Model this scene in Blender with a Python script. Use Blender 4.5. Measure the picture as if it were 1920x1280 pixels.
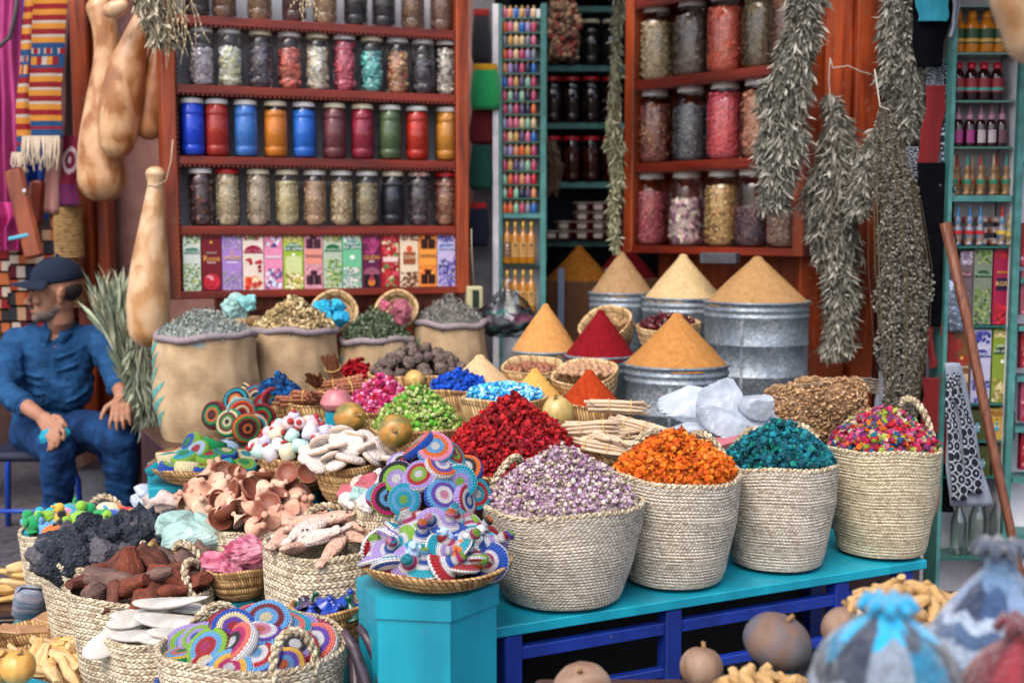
import bpy, math, random
import numpy as np
from mathutils import Vector, Matrix, Euler
for _o in list(bpy.data.objects): bpy.data.objects.remove(_o)
R = math.radians
S = bpy.context.scene
COL = S.collection
# ------------------------------------------------------------ camera
CAMZ, PITCH, FPX = 1.42, R(5.46), 2300.0
cam_d = bpy.data.cameras.new('camera'); cam = bpy.data.objects.new('camera', cam_d); COL.objects.link(cam)
cam.location = (0, 0, CAMZ); cam.rotation_euler = (R(90) - PITCH, 0, 0)
cam_d.sensor_width = 36; cam_d.lens = FPX / 1920 * 36; cam_d.clip_end = 500; cam_d.clip_start = .05
cam_d.dof.use_dof = True; cam_d.dof.focus_distance = 3.4; cam_d.dof.aperture_fstop = 2.3
S.camera = cam
# ------------------------------------------------------------ sky, sun, exposure
SUN_EL, SUN_AZ = R(52), R(205)          # azimuth clockwise from +Y: behind the camera, a little to its left
w = bpy.data.worlds.new('World'); S.world = w; w.use_nodes = True
nt = w.node_tree; bg = nt.nodes['Background']
sky = nt.nodes.new('ShaderNodeTexSky'); sky.sky_type = 'NISHITA'; sky.sun_disc = False
sky.sun_elevation = SUN_EL; sky.sun_rotation = SUN_AZ; sky.dust_density = 4.0; sky.air_density = 1.0; sky.ozone_density = .7
nt.links.new(sky.outputs[0], bg.inputs[0]); bg.inputs[1].default_value = .15
sd = bpy.data.lights.new('sun', 'SUN'); sun = bpy.data.objects.new('sun', sd); COL.objects.link(sun)
sd.energy = 0.85; sd.angle = R(40); sd.color = (1, .96, .92)
_d = Vector((math.sin(SUN_AZ) * math.cos(SUN_EL), math.cos(SUN_AZ) * math.cos(SUN_EL), math.sin(SUN_EL)))
sun.rotation_euler = _d.to_track_quat('Z', 'Y').to_euler(); sun.location = (-2, -3, 6)
S.view_settings.view_transform = 'Standard'; S.view_settings.look = 'None'
S.view_settings.exposure = 1.05; S.view_settings.gamma = 1.0
# ------------------------------------------------------------ helpers
rnd = random.Random(7)
def ray(px, py):
    x = (px - 960) / FPX; y = -(py - 640) / FPX
    return Vector((x, y * math.sin(PITCH) + math.cos(PITCH), y * math.cos(PITCH) - math.sin(PITCH)))
def P(px, py, d):                        # the world point at distance y=d seen at that place of the photograph
    r = ray(px, py); return Vector((0, 0, CAMZ)) + r * (d / r.y)
def W(px, d): return px * d / FPX         # a length at that distance
def lin(h):
    if isinstance(h, str):
        h = h.lstrip('#'); c = [int(h[i:i+2], 16) / 255 for i in (0, 2, 4)]
        return tuple(((x + .055) / 1.055) ** 2.4 if x > .04045 else x / 12.92 for x in c)
    return tuple(h)
def tag(o, label=None, cat=None, group=None, kind=None):
    if label: o['label'] = label
    if cat: o['category'] = cat
    if group: o['group'] = group
    if kind: o['kind'] = kind
    return o
def thing(name, label, cat, loc=(0, 0, 0), rot=(0, 0, 0), group=None):
    o = bpy.data.objects.new(name, None); COL.objects.link(o); o.empty_display_size = .05
    o.location = loc; o.rotation_euler = rot if hasattr(rot, '__len__') else (0, 0, rot)
    return tag(o, label, cat, group)
def children_of(o): return [c for c in bpy.data.objects if c.parent == o]
def copy_tree(o, parent=None):
    c = o.copy(); COL.objects.link(c); c.parent = parent
    for ch in o.children: copy_tree(ch, c)
    return c
ORD = ['first', 'second', 'third', 'fourth', 'fifth', 'sixth', 'seventh', 'eighth', 'ninth', 'tenth', 'eleventh', 'twelfth',
       'thirteenth', 'fourteenth', 'fifteenth', 'sixteenth', 'seventeenth', 'eighteenth', 'nineteenth', 'twentieth']
def ordn(i):
    if i < 20: return ORD[i]
    t = ['twenty', 'thirty', 'forty', 'fifty', 'sixty', 'seventy'][(i + 1) // 10 - 2]
    return t + '-' + ORD[(i + 1) % 10 - 1] if (i + 1) % 10 else {2: 'twentieth', 3: 'thirtieth', 4: 'fortieth', 5: 'fiftieth', 6: 'sixtieth', 7: 'seventieth'}[(i + 1) // 10]
# ---- materials
MATS = {}
def nd(nt, t, **k):
    n = nt.nodes.new('ShaderNode' + t)
    for a, b in k.items(): setattr(n, a, b)
    return n
def mathn(nt, op, a, b=None, c=None):
    n = nt.nodes.new('ShaderNodeMath'); n.operation = op
    for i, v in enumerate((a, b, c)):
        if v is None: continue
        if isinstance(v, (int, float)): n.inputs[i].default_value = v
        else: nt.links.new(v, n.inputs[i])
    return n.outputs[0]
def mixc(nt, f, a, b, mode='MIX'):
    n = nt.nodes.new('ShaderNodeMix'); n.data_type = 'RGBA'; n.blend_type = mode
    for i, v in ((0, f), (6, a), (7, b)):
        if isinstance(v, (int, float)): n.inputs[i].default_value = v
        elif isinstance(v, (tuple, list)): n.inputs[i].default_value = (*v[:3], 1)
        else: nt.links.new(v, n.inputs[i])
    return n.outputs[2]
def ramp(nt, f, stops, interp='LINEAR'):
    n = nt.nodes.new('ShaderNodeValToRGB'); n.color_ramp.interpolation = interp
    e = n.color_ramp.elements
    while len(e) < len(stops): e.new(.5)
    for q, (p, c) in zip(e, stops): q.position = p; q.color = (*c[:3], 1)
    nt.links.new(f, n.inputs[0]); return n.outputs[0]
def newmat(name):
    m = bpy.data.materials.new(name); m.use_nodes = True
    return m, m.node_tree, m.node_tree.nodes['Principled BSDF']
def mat(name, col='#808080', rough=.7, noise=None, bump=None, metal=0, attr=False, spec=.4, col2=None, coord='Object', stretch=None, vor=None, sheen=0, coat=0, trans=0, sub=0):
    """noise=(scale, amount): value variation; col2: second colour mixed by noise; bump=(scale, distance); vor=(scale, amount)"""
    if name in MATS: return MATS[name]
    m, nt, b = newmat(name); col = lin(col)
    tc = nd(nt, 'TexCoord'); vec = tc.outputs[coord]
    if stretch:
        mp = nd(nt, 'Mapping'); mp.inputs['Scale'].default_value = stretch; nt.links.new(vec, mp.inputs[0]); vec = mp.outputs[0]
    if attr:
        a = nd(nt, 'Attribute'); a.attribute_name = 'Col'; c = a.outputs[0]
    else: c = None
    base = c if c else col
    if noise:
        n = nd(nt, 'TexNoise'); n.inputs['Scale'].default_value = noise[0]; n.inputs['Detail'].default_value = 6; n.inputs['Roughness'].default_value = .65
        nt.links.new(vec, n.inputs['Vector'])
        if col2:
            rmp = nd(nt, 'MapRange'); rmp.inputs[1].default_value = .38; rmp.inputs[2].default_value = .62; nt.links.new(n.outputs[0], rmp.inputs[0])
            base = mixc(nt, rmp.outputs[0], base, lin(col2))
        h = nd(nt, 'HueSaturation')
        mr = nd(nt, 'MapRange'); mr.inputs[1].default_value = .3; mr.inputs[2].default_value = .7
        mr.inputs[3].default_value = 1 - noise[1]; mr.inputs[4].default_value = 1 + noise[1]
        n2 = nd(nt, 'TexNoise'); n2.inputs['Scale'].default_value = noise[0] * 2.7; n2.inputs['Detail'].default_value = 5; nt.links.new(vec, n2.inputs['Vector'])
        nt.links.new(n2.outputs[0], mr.inputs[0]); nt.links.new(mr.outputs[0], h.inputs['Value'])
        if isinstance(base, tuple): h.inputs['Color'].default_value = (*base, 1)
        else: nt.links.new(base, h.inputs['Color'])
        base = h.outputs[0]
    if vor:
        v = nd(nt, 'TexVoronoi'); v.inputs['Scale'].default_value = vor[0]; nt.links.new(vec, v.inputs['Vector'])
        sp = nd(nt, 'SeparateColor'); nt.links.new(v.outputs['Color'], sp.inputs[0])
        h = nd(nt, 'HueSaturation'); mr = nd(nt, 'MapRange'); mr.inputs[3].default_value = 1 - vor[1]; mr.inputs[4].default_value = 1 + vor[1]
        nt.links.new(sp.outputs[0], mr.inputs[0]); nt.links.new(mr.outputs[0], h.inputs['Value'])
        if isinstance(base, tuple): h.inputs['Color'].default_value = (*base, 1)
        else: nt.links.new(base, h.inputs['Color'])
        base = h.outputs[0]
    if isinstance(base, tuple): b.inputs['Base Color'].default_value = (*base, 1)
    else: nt.links.new(base, b.inputs['Base Color'])
    b.inputs['Roughness'].default_value = rough; b.inputs['Metallic'].default_value = metal
    b.inputs['Specular IOR Level'].default_value = spec
    if sheen: b.inputs['Sheen Weight'].default_value = sheen
    if coat: b.inputs['Coat Weight'].default_value = coat
    if trans: b.inputs['Transmission Weight'].default_value = trans
    if sub: b.inputs['Subsurface Weight'].default_value = sub; b.inputs['Subsurface Radius'].default_value = (.02, .008, .005)
    if bump:
        if len(bump) > 2 and bump[2] == 'v':
            t = nd(nt, 'TexVoronoi'); t.inputs['Scale'].default_value = bump[0]
        else:
            t = nd(nt, 'TexNoise'); t.inputs['Scale'].default_value = bump[0]; t.inputs['Detail'].default_value = 4
        nt.links.new(vec, t.inputs['Vector'])
        bp = nd(nt, 'Bump'); bp.inputs['Strength'].default_value = 1; bp.inputs['Distance'].default_value = bump[1]
        nt.links.new(t.outputs[0], bp.inputs['Height']); nt.links.new(bp.outputs[0], b.inputs['Normal'])
    MATS[name] = m; return m
def glassmat(name='clear_glass', tint=(1, 1, 1), alpha=.12):
    if name in MATS: return MATS[name]
    m, nt, b = newmat(name); out = nt.nodes['Material Output']; nt.nodes.remove(b)
    tr = nd(nt, 'BsdfTransparent'); tr.inputs[0].default_value = (*tint, 1)
    gl = nd(nt, 'BsdfGlossy'); gl.inputs['Roughness'].default_value = .06
    fr = nd(nt, 'LayerWeight'); fr.inputs[0].default_value = .28
    tcn = nd(nt, 'TexCoord'); no = nd(nt, 'TexNoise'); no.inputs['Scale'].default_value = 14; nt.links.new(tcn.outputs['Object'], no.inputs['Vector'])
    bp = nd(nt, 'Bump'); bp.inputs['Distance'].default_value = .004; nt.links.new(no.outputs[0], bp.inputs['Height'])
    nt.links.new(bp.outputs[0], gl.inputs['Normal'])
    nt.links.new(bp.outputs[0], fr.inputs['Normal'])
    f = mathn(nt, 'MULTIPLY_ADD', fr.outputs[0], .75, alpha * .25)
    mx = nd(nt, 'MixShader'); nt.links.new(f, mx.inputs[0]); nt.links.new(tr.outputs[0], mx.inputs[1]); nt.links.new(gl.outputs[0], mx.inputs[2])
    nt.links.new(mx.outputs[0], out.inputs[0]); MATS[name] = m; return m
def woodmat(name, c1, c2, scale=(14, 14, 1.2), rough=.38, wear=None, coat=.25, wt=.62):
    if name in MATS: return MATS[name]
    m, nt, b = newmat(name); tc = nd(nt, 'TexCoord'); mp = nd(nt, 'Mapping'); mp.inputs['Scale'].default_value = scale
    nt.links.new(tc.outputs['Object'], mp.inputs[0])
    n = nd(nt, 'TexNoise'); n.inputs['Scale'].default_value = 2.2; n.inputs['Detail'].default_value = 8; n.inputs['Distortion'].default_value = .6; nt.links.new(mp.outputs[0], n.inputs['Vector'])
    n2 = nd(nt, 'TexNoise'); n2.inputs['Scale'].default_value = 3.1; n2.inputs['Detail'].default_value = 3; nt.links.new(tc.outputs['Object'], n2.inputs['Vector'])
    f = mathn(nt, 'ADD', mathn(nt, 'MULTIPLY', n.outputs[0], .7), mathn(nt, 'MULTIPLY', n2.outputs[0], .35))
    c = ramp(nt, f, [(.36, lin(c1)), (.66, lin(c2))])
    if wear:
        n3 = nd(nt, 'TexNoise'); n3.inputs['Scale'].default_value = 40; n3.inputs['Detail'].default_value = 8; nt.links.new(tc.outputs['Object'], n3.inputs['Vector'])
        c = mixc(nt, ramp(nt, n3.outputs[0], [(wt, (0, 0, 0)), (wt + .05, (1, 1, 1))]), c, lin(wear))
    nt.links.new(c, b.inputs['Base Color']); b.inputs['Roughness'].default_value = rough; b.inputs['Coat Weight'].default_value = coat; b.inputs['Coat Roughness'].default_value = .35
    bp = nd(nt, 'Bump'); bp.inputs['Distance'].default_value = .0012; nt.links.new(n.outputs[0], bp.inputs['Height']); nt.links.new(bp.outputs[0], b.inputs['Normal'])
    MATS[name] = m; return m
def weavemat(name, c1, c2, c3, nu, nv, depth=.003, coil=False, slant=.6, stain=.35):
    """woven palm: rows along UV v, plaited chevrons (or slanted stitches) along u"""
    if name in MATS: return MATS[name]
    m, nt, b = newmat(name); uv = nd(nt, 'UVMap'); tc = nd(nt, 'TexCoord')
    nz = nd(nt, 'TexNoise'); nz.inputs['Scale'].default_value = 9; nt.links.new(tc.outputs['Object'], nz.inputs['Vector'])
    sp = nd(nt, 'SeparateXYZ'); nt.links.new(uv.outputs[0], sp.inputs[0])
    u = mathn(nt, 'MULTIPLY', sp.outputs[0], nu); v0 = mathn(nt, 'MULTIPLY', sp.outputs[1], nv)
    v = mathn(nt, 'ADD', v0, mathn(nt, 'MULTIPLY', nz.outputs[0], .9))
    row = mathn(nt, 'FLOOR', v); fv = mathn(nt, 'FRACT', v)
    tri = mathn(nt, 'ABSOLUTE', mathn(nt, 'SUBTRACT', fv, .5))
    sk = mathn(nt, 'ADD', u, mathn(nt, 'MULTIPLY', fv if coil else tri, slant * (1 if coil else 2)))
    sk = mathn(nt, 'ADD', sk, mathn(nt, 'MULTIPLY', row, .37))
    fs = mathn(nt, 'FRACT', sk); cell = mathn(nt, 'FLOOR', sk)
    cx = nd(nt, 'CombineXYZ'); nt.links.new(cell, cx.inputs[0]); nt.links.new(row, cx.inputs[1])
    if not coil: nt.links.new(mathn(nt, 'GREATER_THAN', fv, .5), cx.inputs[2])
    wn = nd(nt, 'TexWhiteNoise'); nt.links.new(cx.outputs[0], wn.inputs['Vector'])
    n3 = nd(nt, 'TexNoise'); n3.inputs['Scale'].default_value = 5; n3.inputs['Detail'].default_value = 5; nt.links.new(tc.outputs['Object'], n3.inputs['Vector'])
    f = mathn(nt, 'ADD', mathn(nt, 'MULTIPLY', wn.outputs[0], .62), mathn(nt, 'MULTIPLY', n3.outputs[0], stain))
    c = ramp(nt, f, [(.0, lin(c3)), (.28, lin(c2)), (.5, lin(c1)), (.95, tuple(min(1, x * 1.15) for x in lin(c1)))])
    hs = mathn(nt, 'SINE', mathn(nt, 'MULTIPLY', fs, math.pi)); hv = mathn(nt, 'SINE', mathn(nt, 'MULTIPLY', fv, math.pi))
    hh = mathn(nt, 'MULTIPLY', mathn(nt, 'POWER', hs, .6), mathn(nt, 'ADD', mathn(nt, 'MULTIPLY', hv, .75), .25))
    # low spots between strands are coloured a darker brown
    gap = ramp(nt, hh, [(.12, (0, 0, 0)), (.42, (1, 1, 1))])
    c = mixc(nt, gap, tuple(x * .45 for x in lin(c3)), c)
    nt.links.new(c, b.inputs['Base Color']); b.inputs['Roughness'].default_value = .75; b.inputs['Specular IOR Level'].default_value = .25
    bp = nd(nt, 'Bump'); bp.inputs['Distance'].default_value = depth; bp.inputs['Strength'].default_value = 1
    nt.links.new(hh, bp.inputs['Height']); nt.links.new(bp.outputs[0], b.inputs['Normal'])
    MATS[name] = m; return m
# ---- geometry
class G:
    def __init__(s): s.v = []; s.f = []; s.n = 0
    def add(s, v, f, mi=0, col=None, uv=None):
        """f: int array (m,k). col: (3,) or (m,3) per face. uv: (len(v),2) per vertex or (m,k,2)"""
        v = np.asarray(v, float).reshape(-1, 3); f = np.asarray(f, int)
        if uv is not None:
            uv = np.asarray(uv, float)
            if uv.ndim == 2: uv = uv[f]
        s.v.append(v); s.f.append((f + s.n, mi, col, uv)); s.n += len(v); return s
    def box(s, c, size, rot=None, mi=0, col=None, bev=0, taper=1):
        x, y, z = [a / 2 for a in size]; c = Vector(c)
        if bev <= 0:
            v = [(-x, -y, -z), (x, -y, -z), (x, y, -z), (-x, y, -z), (-x * taper, -y * taper, z), (x * taper, -y * taper, z), (x * taper, y * taper, z), (-x * taper, y * taper, z)]
            f = [(0, 3, 2, 1), (4, 5, 6, 7), (0, 1, 5, 4), (1, 2, 6, 5), (2, 3, 7, 6), (3, 0, 4, 7)]
            fs = [np.array(f)]
        else:
            b = min(bev, x * .9, y * .9, z * .9); v = []
            ring = lambda ox, oy, zz: [(-ox, -oy + b, zz), (-ox + b, -oy, zz), (ox - b, -oy, zz), (ox, -oy + b, zz), (ox, oy - b, zz), (ox - b, oy, zz), (-ox + b, oy, zz), (-ox, oy - b, zz)]
            v = ring(x - b, y - b, -z) + ring(x, y, -z + b) + ring(x, y, z - b) + ring(x - b, y - b, z)
            q = [(i * 8 + j, i * 8 + (j + 1) % 8, i * 8 + 8 + (j + 1) % 8, i * 8 + 8 + j) for i in range(3) for j in range(8)]
            fs = [np.array(q), np.array([list(range(7, -1, -1))]), np.array([list(range(24, 32))])]
        v = np.array(v)
        if rot is not None: v = v @ np.array(rot.to_3x3() if isinstance(rot, Matrix) else Euler(rot).to_matrix()).T
        v = v + np.array(c); n0 = s.n; s.v.append(v); s.n += len(v)
        for f in fs: s.f.append((f + n0, mi, col, None))
        return s
    def lathe(s, prof, n=24, mi=0, col=None, M=None, a0=0, a1=2 * math.pi, wob=None, sx=1, sy=1, uv=True):
        """prof: [(r,z)..]; UV u around, v along the profile"""
        prof = np.array(prof, float); m = len(prof); th = np.linspace(a0, a1, n + 1)
        rr = prof[:, 0][:, None] * np.ones(n + 1)[None]; zz = prof[:, 1][:, None] * np.ones(n + 1)[None]
        if wob: rr, zz = wob(rr, zz, th[None])
        v = np.stack([rr * np.cos(th) * sx, rr * np.sin(th) * sy, zz], -1).reshape(-1, 3)
        if M is not None: v = v @ np.array(M.to_3x3()).T + np.array(M.translation if isinstance(M, Matrix) and len(M) == 4 else (0, 0, 0))
        L = np.r_[0, np.cumsum(np.hypot(*np.diff(prof, axis=0).T))]; L = L / max(L[-1], 1e-9)
        U = np.stack([np.broadcast_to(np.linspace(0, 1, n + 1)[None], (m, n + 1)), np.broadcast_to(L[:, None], (m, n + 1))], -1).reshape(-1, 2)
        i, j = np.meshgrid(np.arange(m - 1), np.arange(n), indexing='ij'); a = (i * (n + 1) + j).ravel()
        f = np.stack([a, a + 1, a + n + 2, a + n + 1], 1)
        return s.add(v, f, mi, col, U if uv else None)
    def tube(s, pts, rad, n=8, mi=0, col=None, caps=True, closed=False, twist=0):
        pts = [Vector(p) for p in pts]; m = len(pts)
        if not hasattr(rad, '__len__'): rad = [rad] * m
        rings = []; up = None
        for k in range(m):
            if closed: t = pts[(k + 1) % m] - pts[k - 1]
            else: t = pts[min(k + 1, m - 1)] - pts[max(k - 1, 0)]
            if t.length < 1e-9: t = Vector((0, 0, 1))
            t.normalize()
            if up is None: up = t.orthogonal().normalized()
            up = (up - t * up.dot(t)); up = up.normalized() if up.length > 1e-6 else t.orthogonal().normalized()
            w_ = t.cross(up)
            rings.append([tuple(pts[k] + (up * math.cos(2 * math.pi * j / n) + w_ * math.sin(2 * math.pi * j / n)) * rad[k]) for j in range(n + 1)])
        v = np.array(rings).reshape(-1, 3); mm = m + 1 if closed else m
        f = [(((k % m) * (n + 1) + j), ((k % m) * (n + 1) + j + 1), (((k + 1) % m) * (n + 1) + j + 1), (((k + 1) % m) * (n + 1) + j)) for k in range(mm - 1) for j in range(n)]
        L = np.r_[0, np.cumsum([(pts[i + 1] - pts[i]).length for i in range(m - 1)])]
        U = np.stack([np.broadcast_to(np.linspace(0, 1, n + 1)[None], (m, n + 1)), np.broadcast_to(L[:, None], (m, n + 1))], -1).reshape(-1, 2)
        n0 = s.n; s.add(v, f, mi, col, U)
        if caps and not closed:
            s.f.append((np.array([[n0 + j for j in range(n)][::-1]]), mi, col, None)); s.f.append((np.array([[n0 + (m - 1) * (n + 1) + j for j in range(n)]]), mi, col, None))
        return s
    def ell(s, c, r, rot=None, n=12, m=8, mi=0, col=None, jit=0, seed=0, fn=None):
        if not hasattr(r, '__len__'): r = (r, r, r)
        v = [(0, 0, -1)] + [(math.cos(t) * math.sin(p), math.sin(t) * math.sin(p), -math.cos(p)) for p in [math.pi * (i + 1) / m for i in range(m - 1)] for t in [2 * math.pi * j / n for j in range(n)]] + [(0, 0, 1)]
        v = np.array(v)
        if fn is not None: v = fn(v)
        if jit:
            q = np.random.RandomState(seed); v = v * (1 + jit * q.uniform(-1, 1, (len(v), 1)))
        v = v * np.array(r)
        if rot is not None: v = v @ np.array(rot.to_3x3() if isinstance(rot, Matrix) else Euler(rot).to_matrix()).T
        v = v + np.array(c)
        q4 = [(1 + i * n + j, 1 + i * n + (j + 1) % n, 1 + (i + 1) * n + (j + 1) % n, 1 + (i + 1) * n + j) for i in range(m - 2) for j in range(n)]
        e = len(v) - 1; t3 = [(0, 1 + (j + 1) % n, 1 + j) for j in range(n)] + [(e, 1 + (m - 2) * n + j, 1 + (m - 2) * n + (j + 1) % n) for j in range(n)]
        n0 = s.n; s.v.append(v); s.n += len(v); s.f.append((np.array(q4) + n0, mi, col, None)); s.f.append((np.array(t3) + n0, mi, col, None)); return s
    def inst(s, tv, tf, pos, rot, scl, cols=None, mi=0):
        """many copies of a template: pos (N,3), rot (N,3,3), scl (N,) or (N,3)"""
        tv = np.asarray(tv, float); tf = np.asarray(tf, int); N = len(pos); scl = np.asarray(scl, float)
        if scl.ndim == 1: scl = scl[:, None]
        v = tv[None] * scl[:, None, :] if scl.shape[1] == 3 else tv[None] * scl[:, :, None]
        v = np.einsum('nij,nkj->nki', rot, v) + np.asarray(pos)[:, None, :]
        f = tf[None] + (np.arange(N) * len(tv))[:, None, None]
        c = None if cols is None else np.repeat(np.asarray(cols), len(tf), axis=0)
        return s.add(v.reshape(-1, 3), f.reshape(-1, tf.shape[1]), mi, c)
    def prism(s, poly, z0, z1, M=None, mi=0, col=None):
        n = len(poly); v = np.array([(x, y, z0) for x, y in poly] + [(x, y, z1) for x, y in poly], float)
        if M is not None: v = v @ np.array(M.to_3x3()).T + np.array(M.translation)
        n0 = s.n; s.v.append(v); s.n += 2 * n
        s.f.append((np.array([[n0 + i for i in range(n)][::-1]]), mi, col, None)); s.f.append((np.array([[n0 + n + i for i in range(n)]]), mi, col, None))
        s.f.append((np.array([(i, (i + 1) % n, n + (i + 1) % n, n + i) for i in range(n)]) + n0, mi, col, None)); return s
    def mesh(s, name, mats, smooth=True):
        v = np.concatenate(s.v); fl = s.f
        lv = np.concatenate([f.ravel() for f, _, _, _ in fl]); tot = np.concatenate([np.full(len(f), f.shape[1]) for f, _, _, _ in fl])
        st = np.r_[0, np.cumsum(tot)[:-1]]
        me = bpy.data.meshes.new(name); me.vertices.add(len(v)); me.vertices.foreach_set('co', v.ravel())
        me.loops.add(len(lv)); me.loops.foreach_set('vertex_index', lv.astype(np.int32)); me.polygons.add(len(tot))
        me.polygons.foreach_set('loop_start', st.astype(np.int32)); me.polygons.foreach_set('loop_total', tot.astype(np.int32))
        me.polygons.foreach_set('material_index', np.concatenate([np.full(len(f), mi) for f, mi, _, _ in fl]).astype(np.int32))
        me.polygons.foreach_set('use_smooth', np.full(len(tot), bool(smooth)))
        if any(c is not None for _, _, c, _ in fl):
            cs = []
            for f, _, c, _ in fl:
                c = (1, 1, 1) if c is None else c; c = np.asarray(c, float)
                if c.ndim == 1: c = np.broadcast_to(c, (len(f), 3))
                cs.append(np.repeat(np.c_[c, np.ones(len(f))], f.shape[1], axis=0))
            a = me.color_attributes.new('Col', 'FLOAT_COLOR', 'CORNER'); a.data.foreach_set('color', np.concatenate(cs).ravel().astype(np.float32))
        if any(u is not None for _, _, _, u in fl):
            us = [np.zeros((f.size, 2)) if u is None else u.reshape(-1, 2) for f, _, _, u in fl]
            l = me.uv_layers.new(name='UVMap'); l.data.foreach_set('uv', np.concatenate(us).ravel().astype(np.float32))
        for m_ in (mats if isinstance(mats, (list, tuple)) else [mats]): me.materials.append(m_)
        me.validate(); me.update(); return me
    def build(s, name, mats, parent=None, smooth=True, loc=None, rot=None, angle=None):
        me = s.mesh(name, mats, smooth)
        o = bpy.data.objects.new(name, me); COL.objects.link(o)
        if parent: o.parent = parent
        if loc is not None: o.location = loc
        if rot is not None: o.rotation_euler = rot
        if angle: 
            md = o.modifiers.new('edge', 'EDGE_SPLIT'); md.split_angle = R(angle)
        return o
def rotmats(N, rs, full=True, up=None, lean=.4):
    """random rotations; up: (N,3) direction the local z leans to"""
    if up is None:
        q = rs.normal(size=(N, 4)); q /= np.linalg.norm(q, axis=1)[:, None]
        a, b, c, d = q.T
        return np.stack([1-2*(c*c+d*d), 2*(b*c-a*d), 2*(b*d+a*c), 2*(b*c+a*d), 1-2*(b*b+d*d), 2*(c*d-a*b), 2*(b*d-a*c), 2*(c*d+a*b), 1-2*(b*b+c*c)], -1).reshape(N, 3, 3)
    z = np.broadcast_to(np.asarray(up, float), (N, 3)) + rs.normal(size=(N, 3)) * lean; z = z / np.linalg.norm(z, axis=1)[:, None]
    x = np.cross(rs.normal(size=(N, 3)), z); x /= np.linalg.norm(x, axis=1)[:, None]; y = np.cross(z, x)
    return np.stack([x, y, z], -1)
def eul(R3): return Matrix([list(r) for r in R3]).to_euler()
# ---- particle templates (unit size)
def t_ico():
    t = (1 + 5 ** .5) / 2; v = np.array([(-1,t,0),(1,t,0),(-1,-t,0),(1,-t,0),(0,-1,t),(0,1,t),(0,-1,-t),(0,1,-t),(t,0,-1),(t,0,1),(-t,0,-1),(-t,0,1)]) / 1.902
    return v, np.array([(0,11,5),(0,5,1),(0,1,7),(0,7,10),(0,10,11),(1,5,9),(5,11,4),(11,10,2),(10,7,6),(7,1,8),(3,9,4),(3,4,2),(3,2,6),(3,6,8),(3,8,9),(4,9,5),(2,4,11),(6,2,10),(8,6,7),(9,8,1)])
def t_petal(w_=.5, c=.35):                 # a curled petal, 2x3 quads
    v = [(0, 0, 0), (w_ * .8, .35, c * .3), (0, .4, 0), (-w_ * .8, .35, c * .3), (w_, .75, c * .8), (0, .8, c * .3), (-w_, .75, c * .8), (0, 1.05, c)]
    return np.array(v), np.array([(0, 1, 2), (0, 2, 3), (1, 4, 5), (1, 5, 2), (2, 5, 6), (2, 6, 3), (4, 7, 5), (5, 7, 6)])
def t_leaf(w_=.12, c=.25):
    v = [(0, 0, 0), (w_ * .8, .3, 0), (-w_ * .8, .3, 0), (w_, .6, c * .4), (-w_, .6, c * .4), (0, 1, c), (0, .3, w_ * .5), (0, .6, c * .4 + w_ * .5)]
    return np.array(v), np.array([(0, 1, 6), (0, 6, 2), (1, 3, 7), (1, 7, 6), (6, 7, 4), (6, 4, 2), (3, 5, 7), (7, 5, 4)])
def t_flower(n=5, w_=.42, c=.5, open_=.7):
    vs, fs = [], []; pv, pf = t_petal(w_, c)
    for k in range(n):
        a = 2 * math.pi * k / n; ca, sa = math.cos(a), math.sin(a); q = pv.copy()
        y = q[:, 1] * open_; z = q[:, 2] + q[:, 1] * (1 - open_) * 1.2
        vs.append(np.stack([q[:, 0] * ca - y * sa, q[:, 0] * sa + y * ca, z], 1)); fs.append(pf + 8 * k)
    return np.concatenate(vs), np.concatenate(fs)
def t_bud():                               # crumpled bud: closed cup with sepals
    v, f = t_ico(); rs = np.random.RandomState(3); v = v * (1 + .28 * rs.uniform(-1, 1, (12, 1))); v[:, 2] *= 1.25
    fv, ff = t_flower(5, .4, .3, .55); fv = fv * .95; fv[:, 2] -= .55
    return np.concatenate([v * .8, fv]), np.concatenate([f, ff + 12])
def t_crumb(seed=1, j=.35):
    v, f = t_ico(); rs = np.random.RandomState(seed); return v * (1 + j * rs.uniform(-1, 1, (12, 1))) * np.array([1, .8, .7]), f
def t_stick():
    v = [(math.cos(a) * .06, math.sin(a) * .06, z) for z in (-.5, .5) for a in (0, 2.09, 4.19)]
    return np.array(v), np.array([(0, 1, 4), (0, 4, 3), (1, 2, 5), (1, 5, 4), (2, 0, 3), (2, 3, 5)])
TPL = {'petal': t_petal(), 'leaf': t_leaf(), 'flower': t_flower(), 'bud': t_bud(), 'crumb': t_crumb(), 'stick': t_stick(), 'ico': t_ico(),
       'curl': t_petal(.35, .9), 'wideleaf': t_leaf(.25, .3)}
def moundz(r, h, p=1.0): return h * np.clip(1 - r ** 1, 0, 1) ** p
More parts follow.
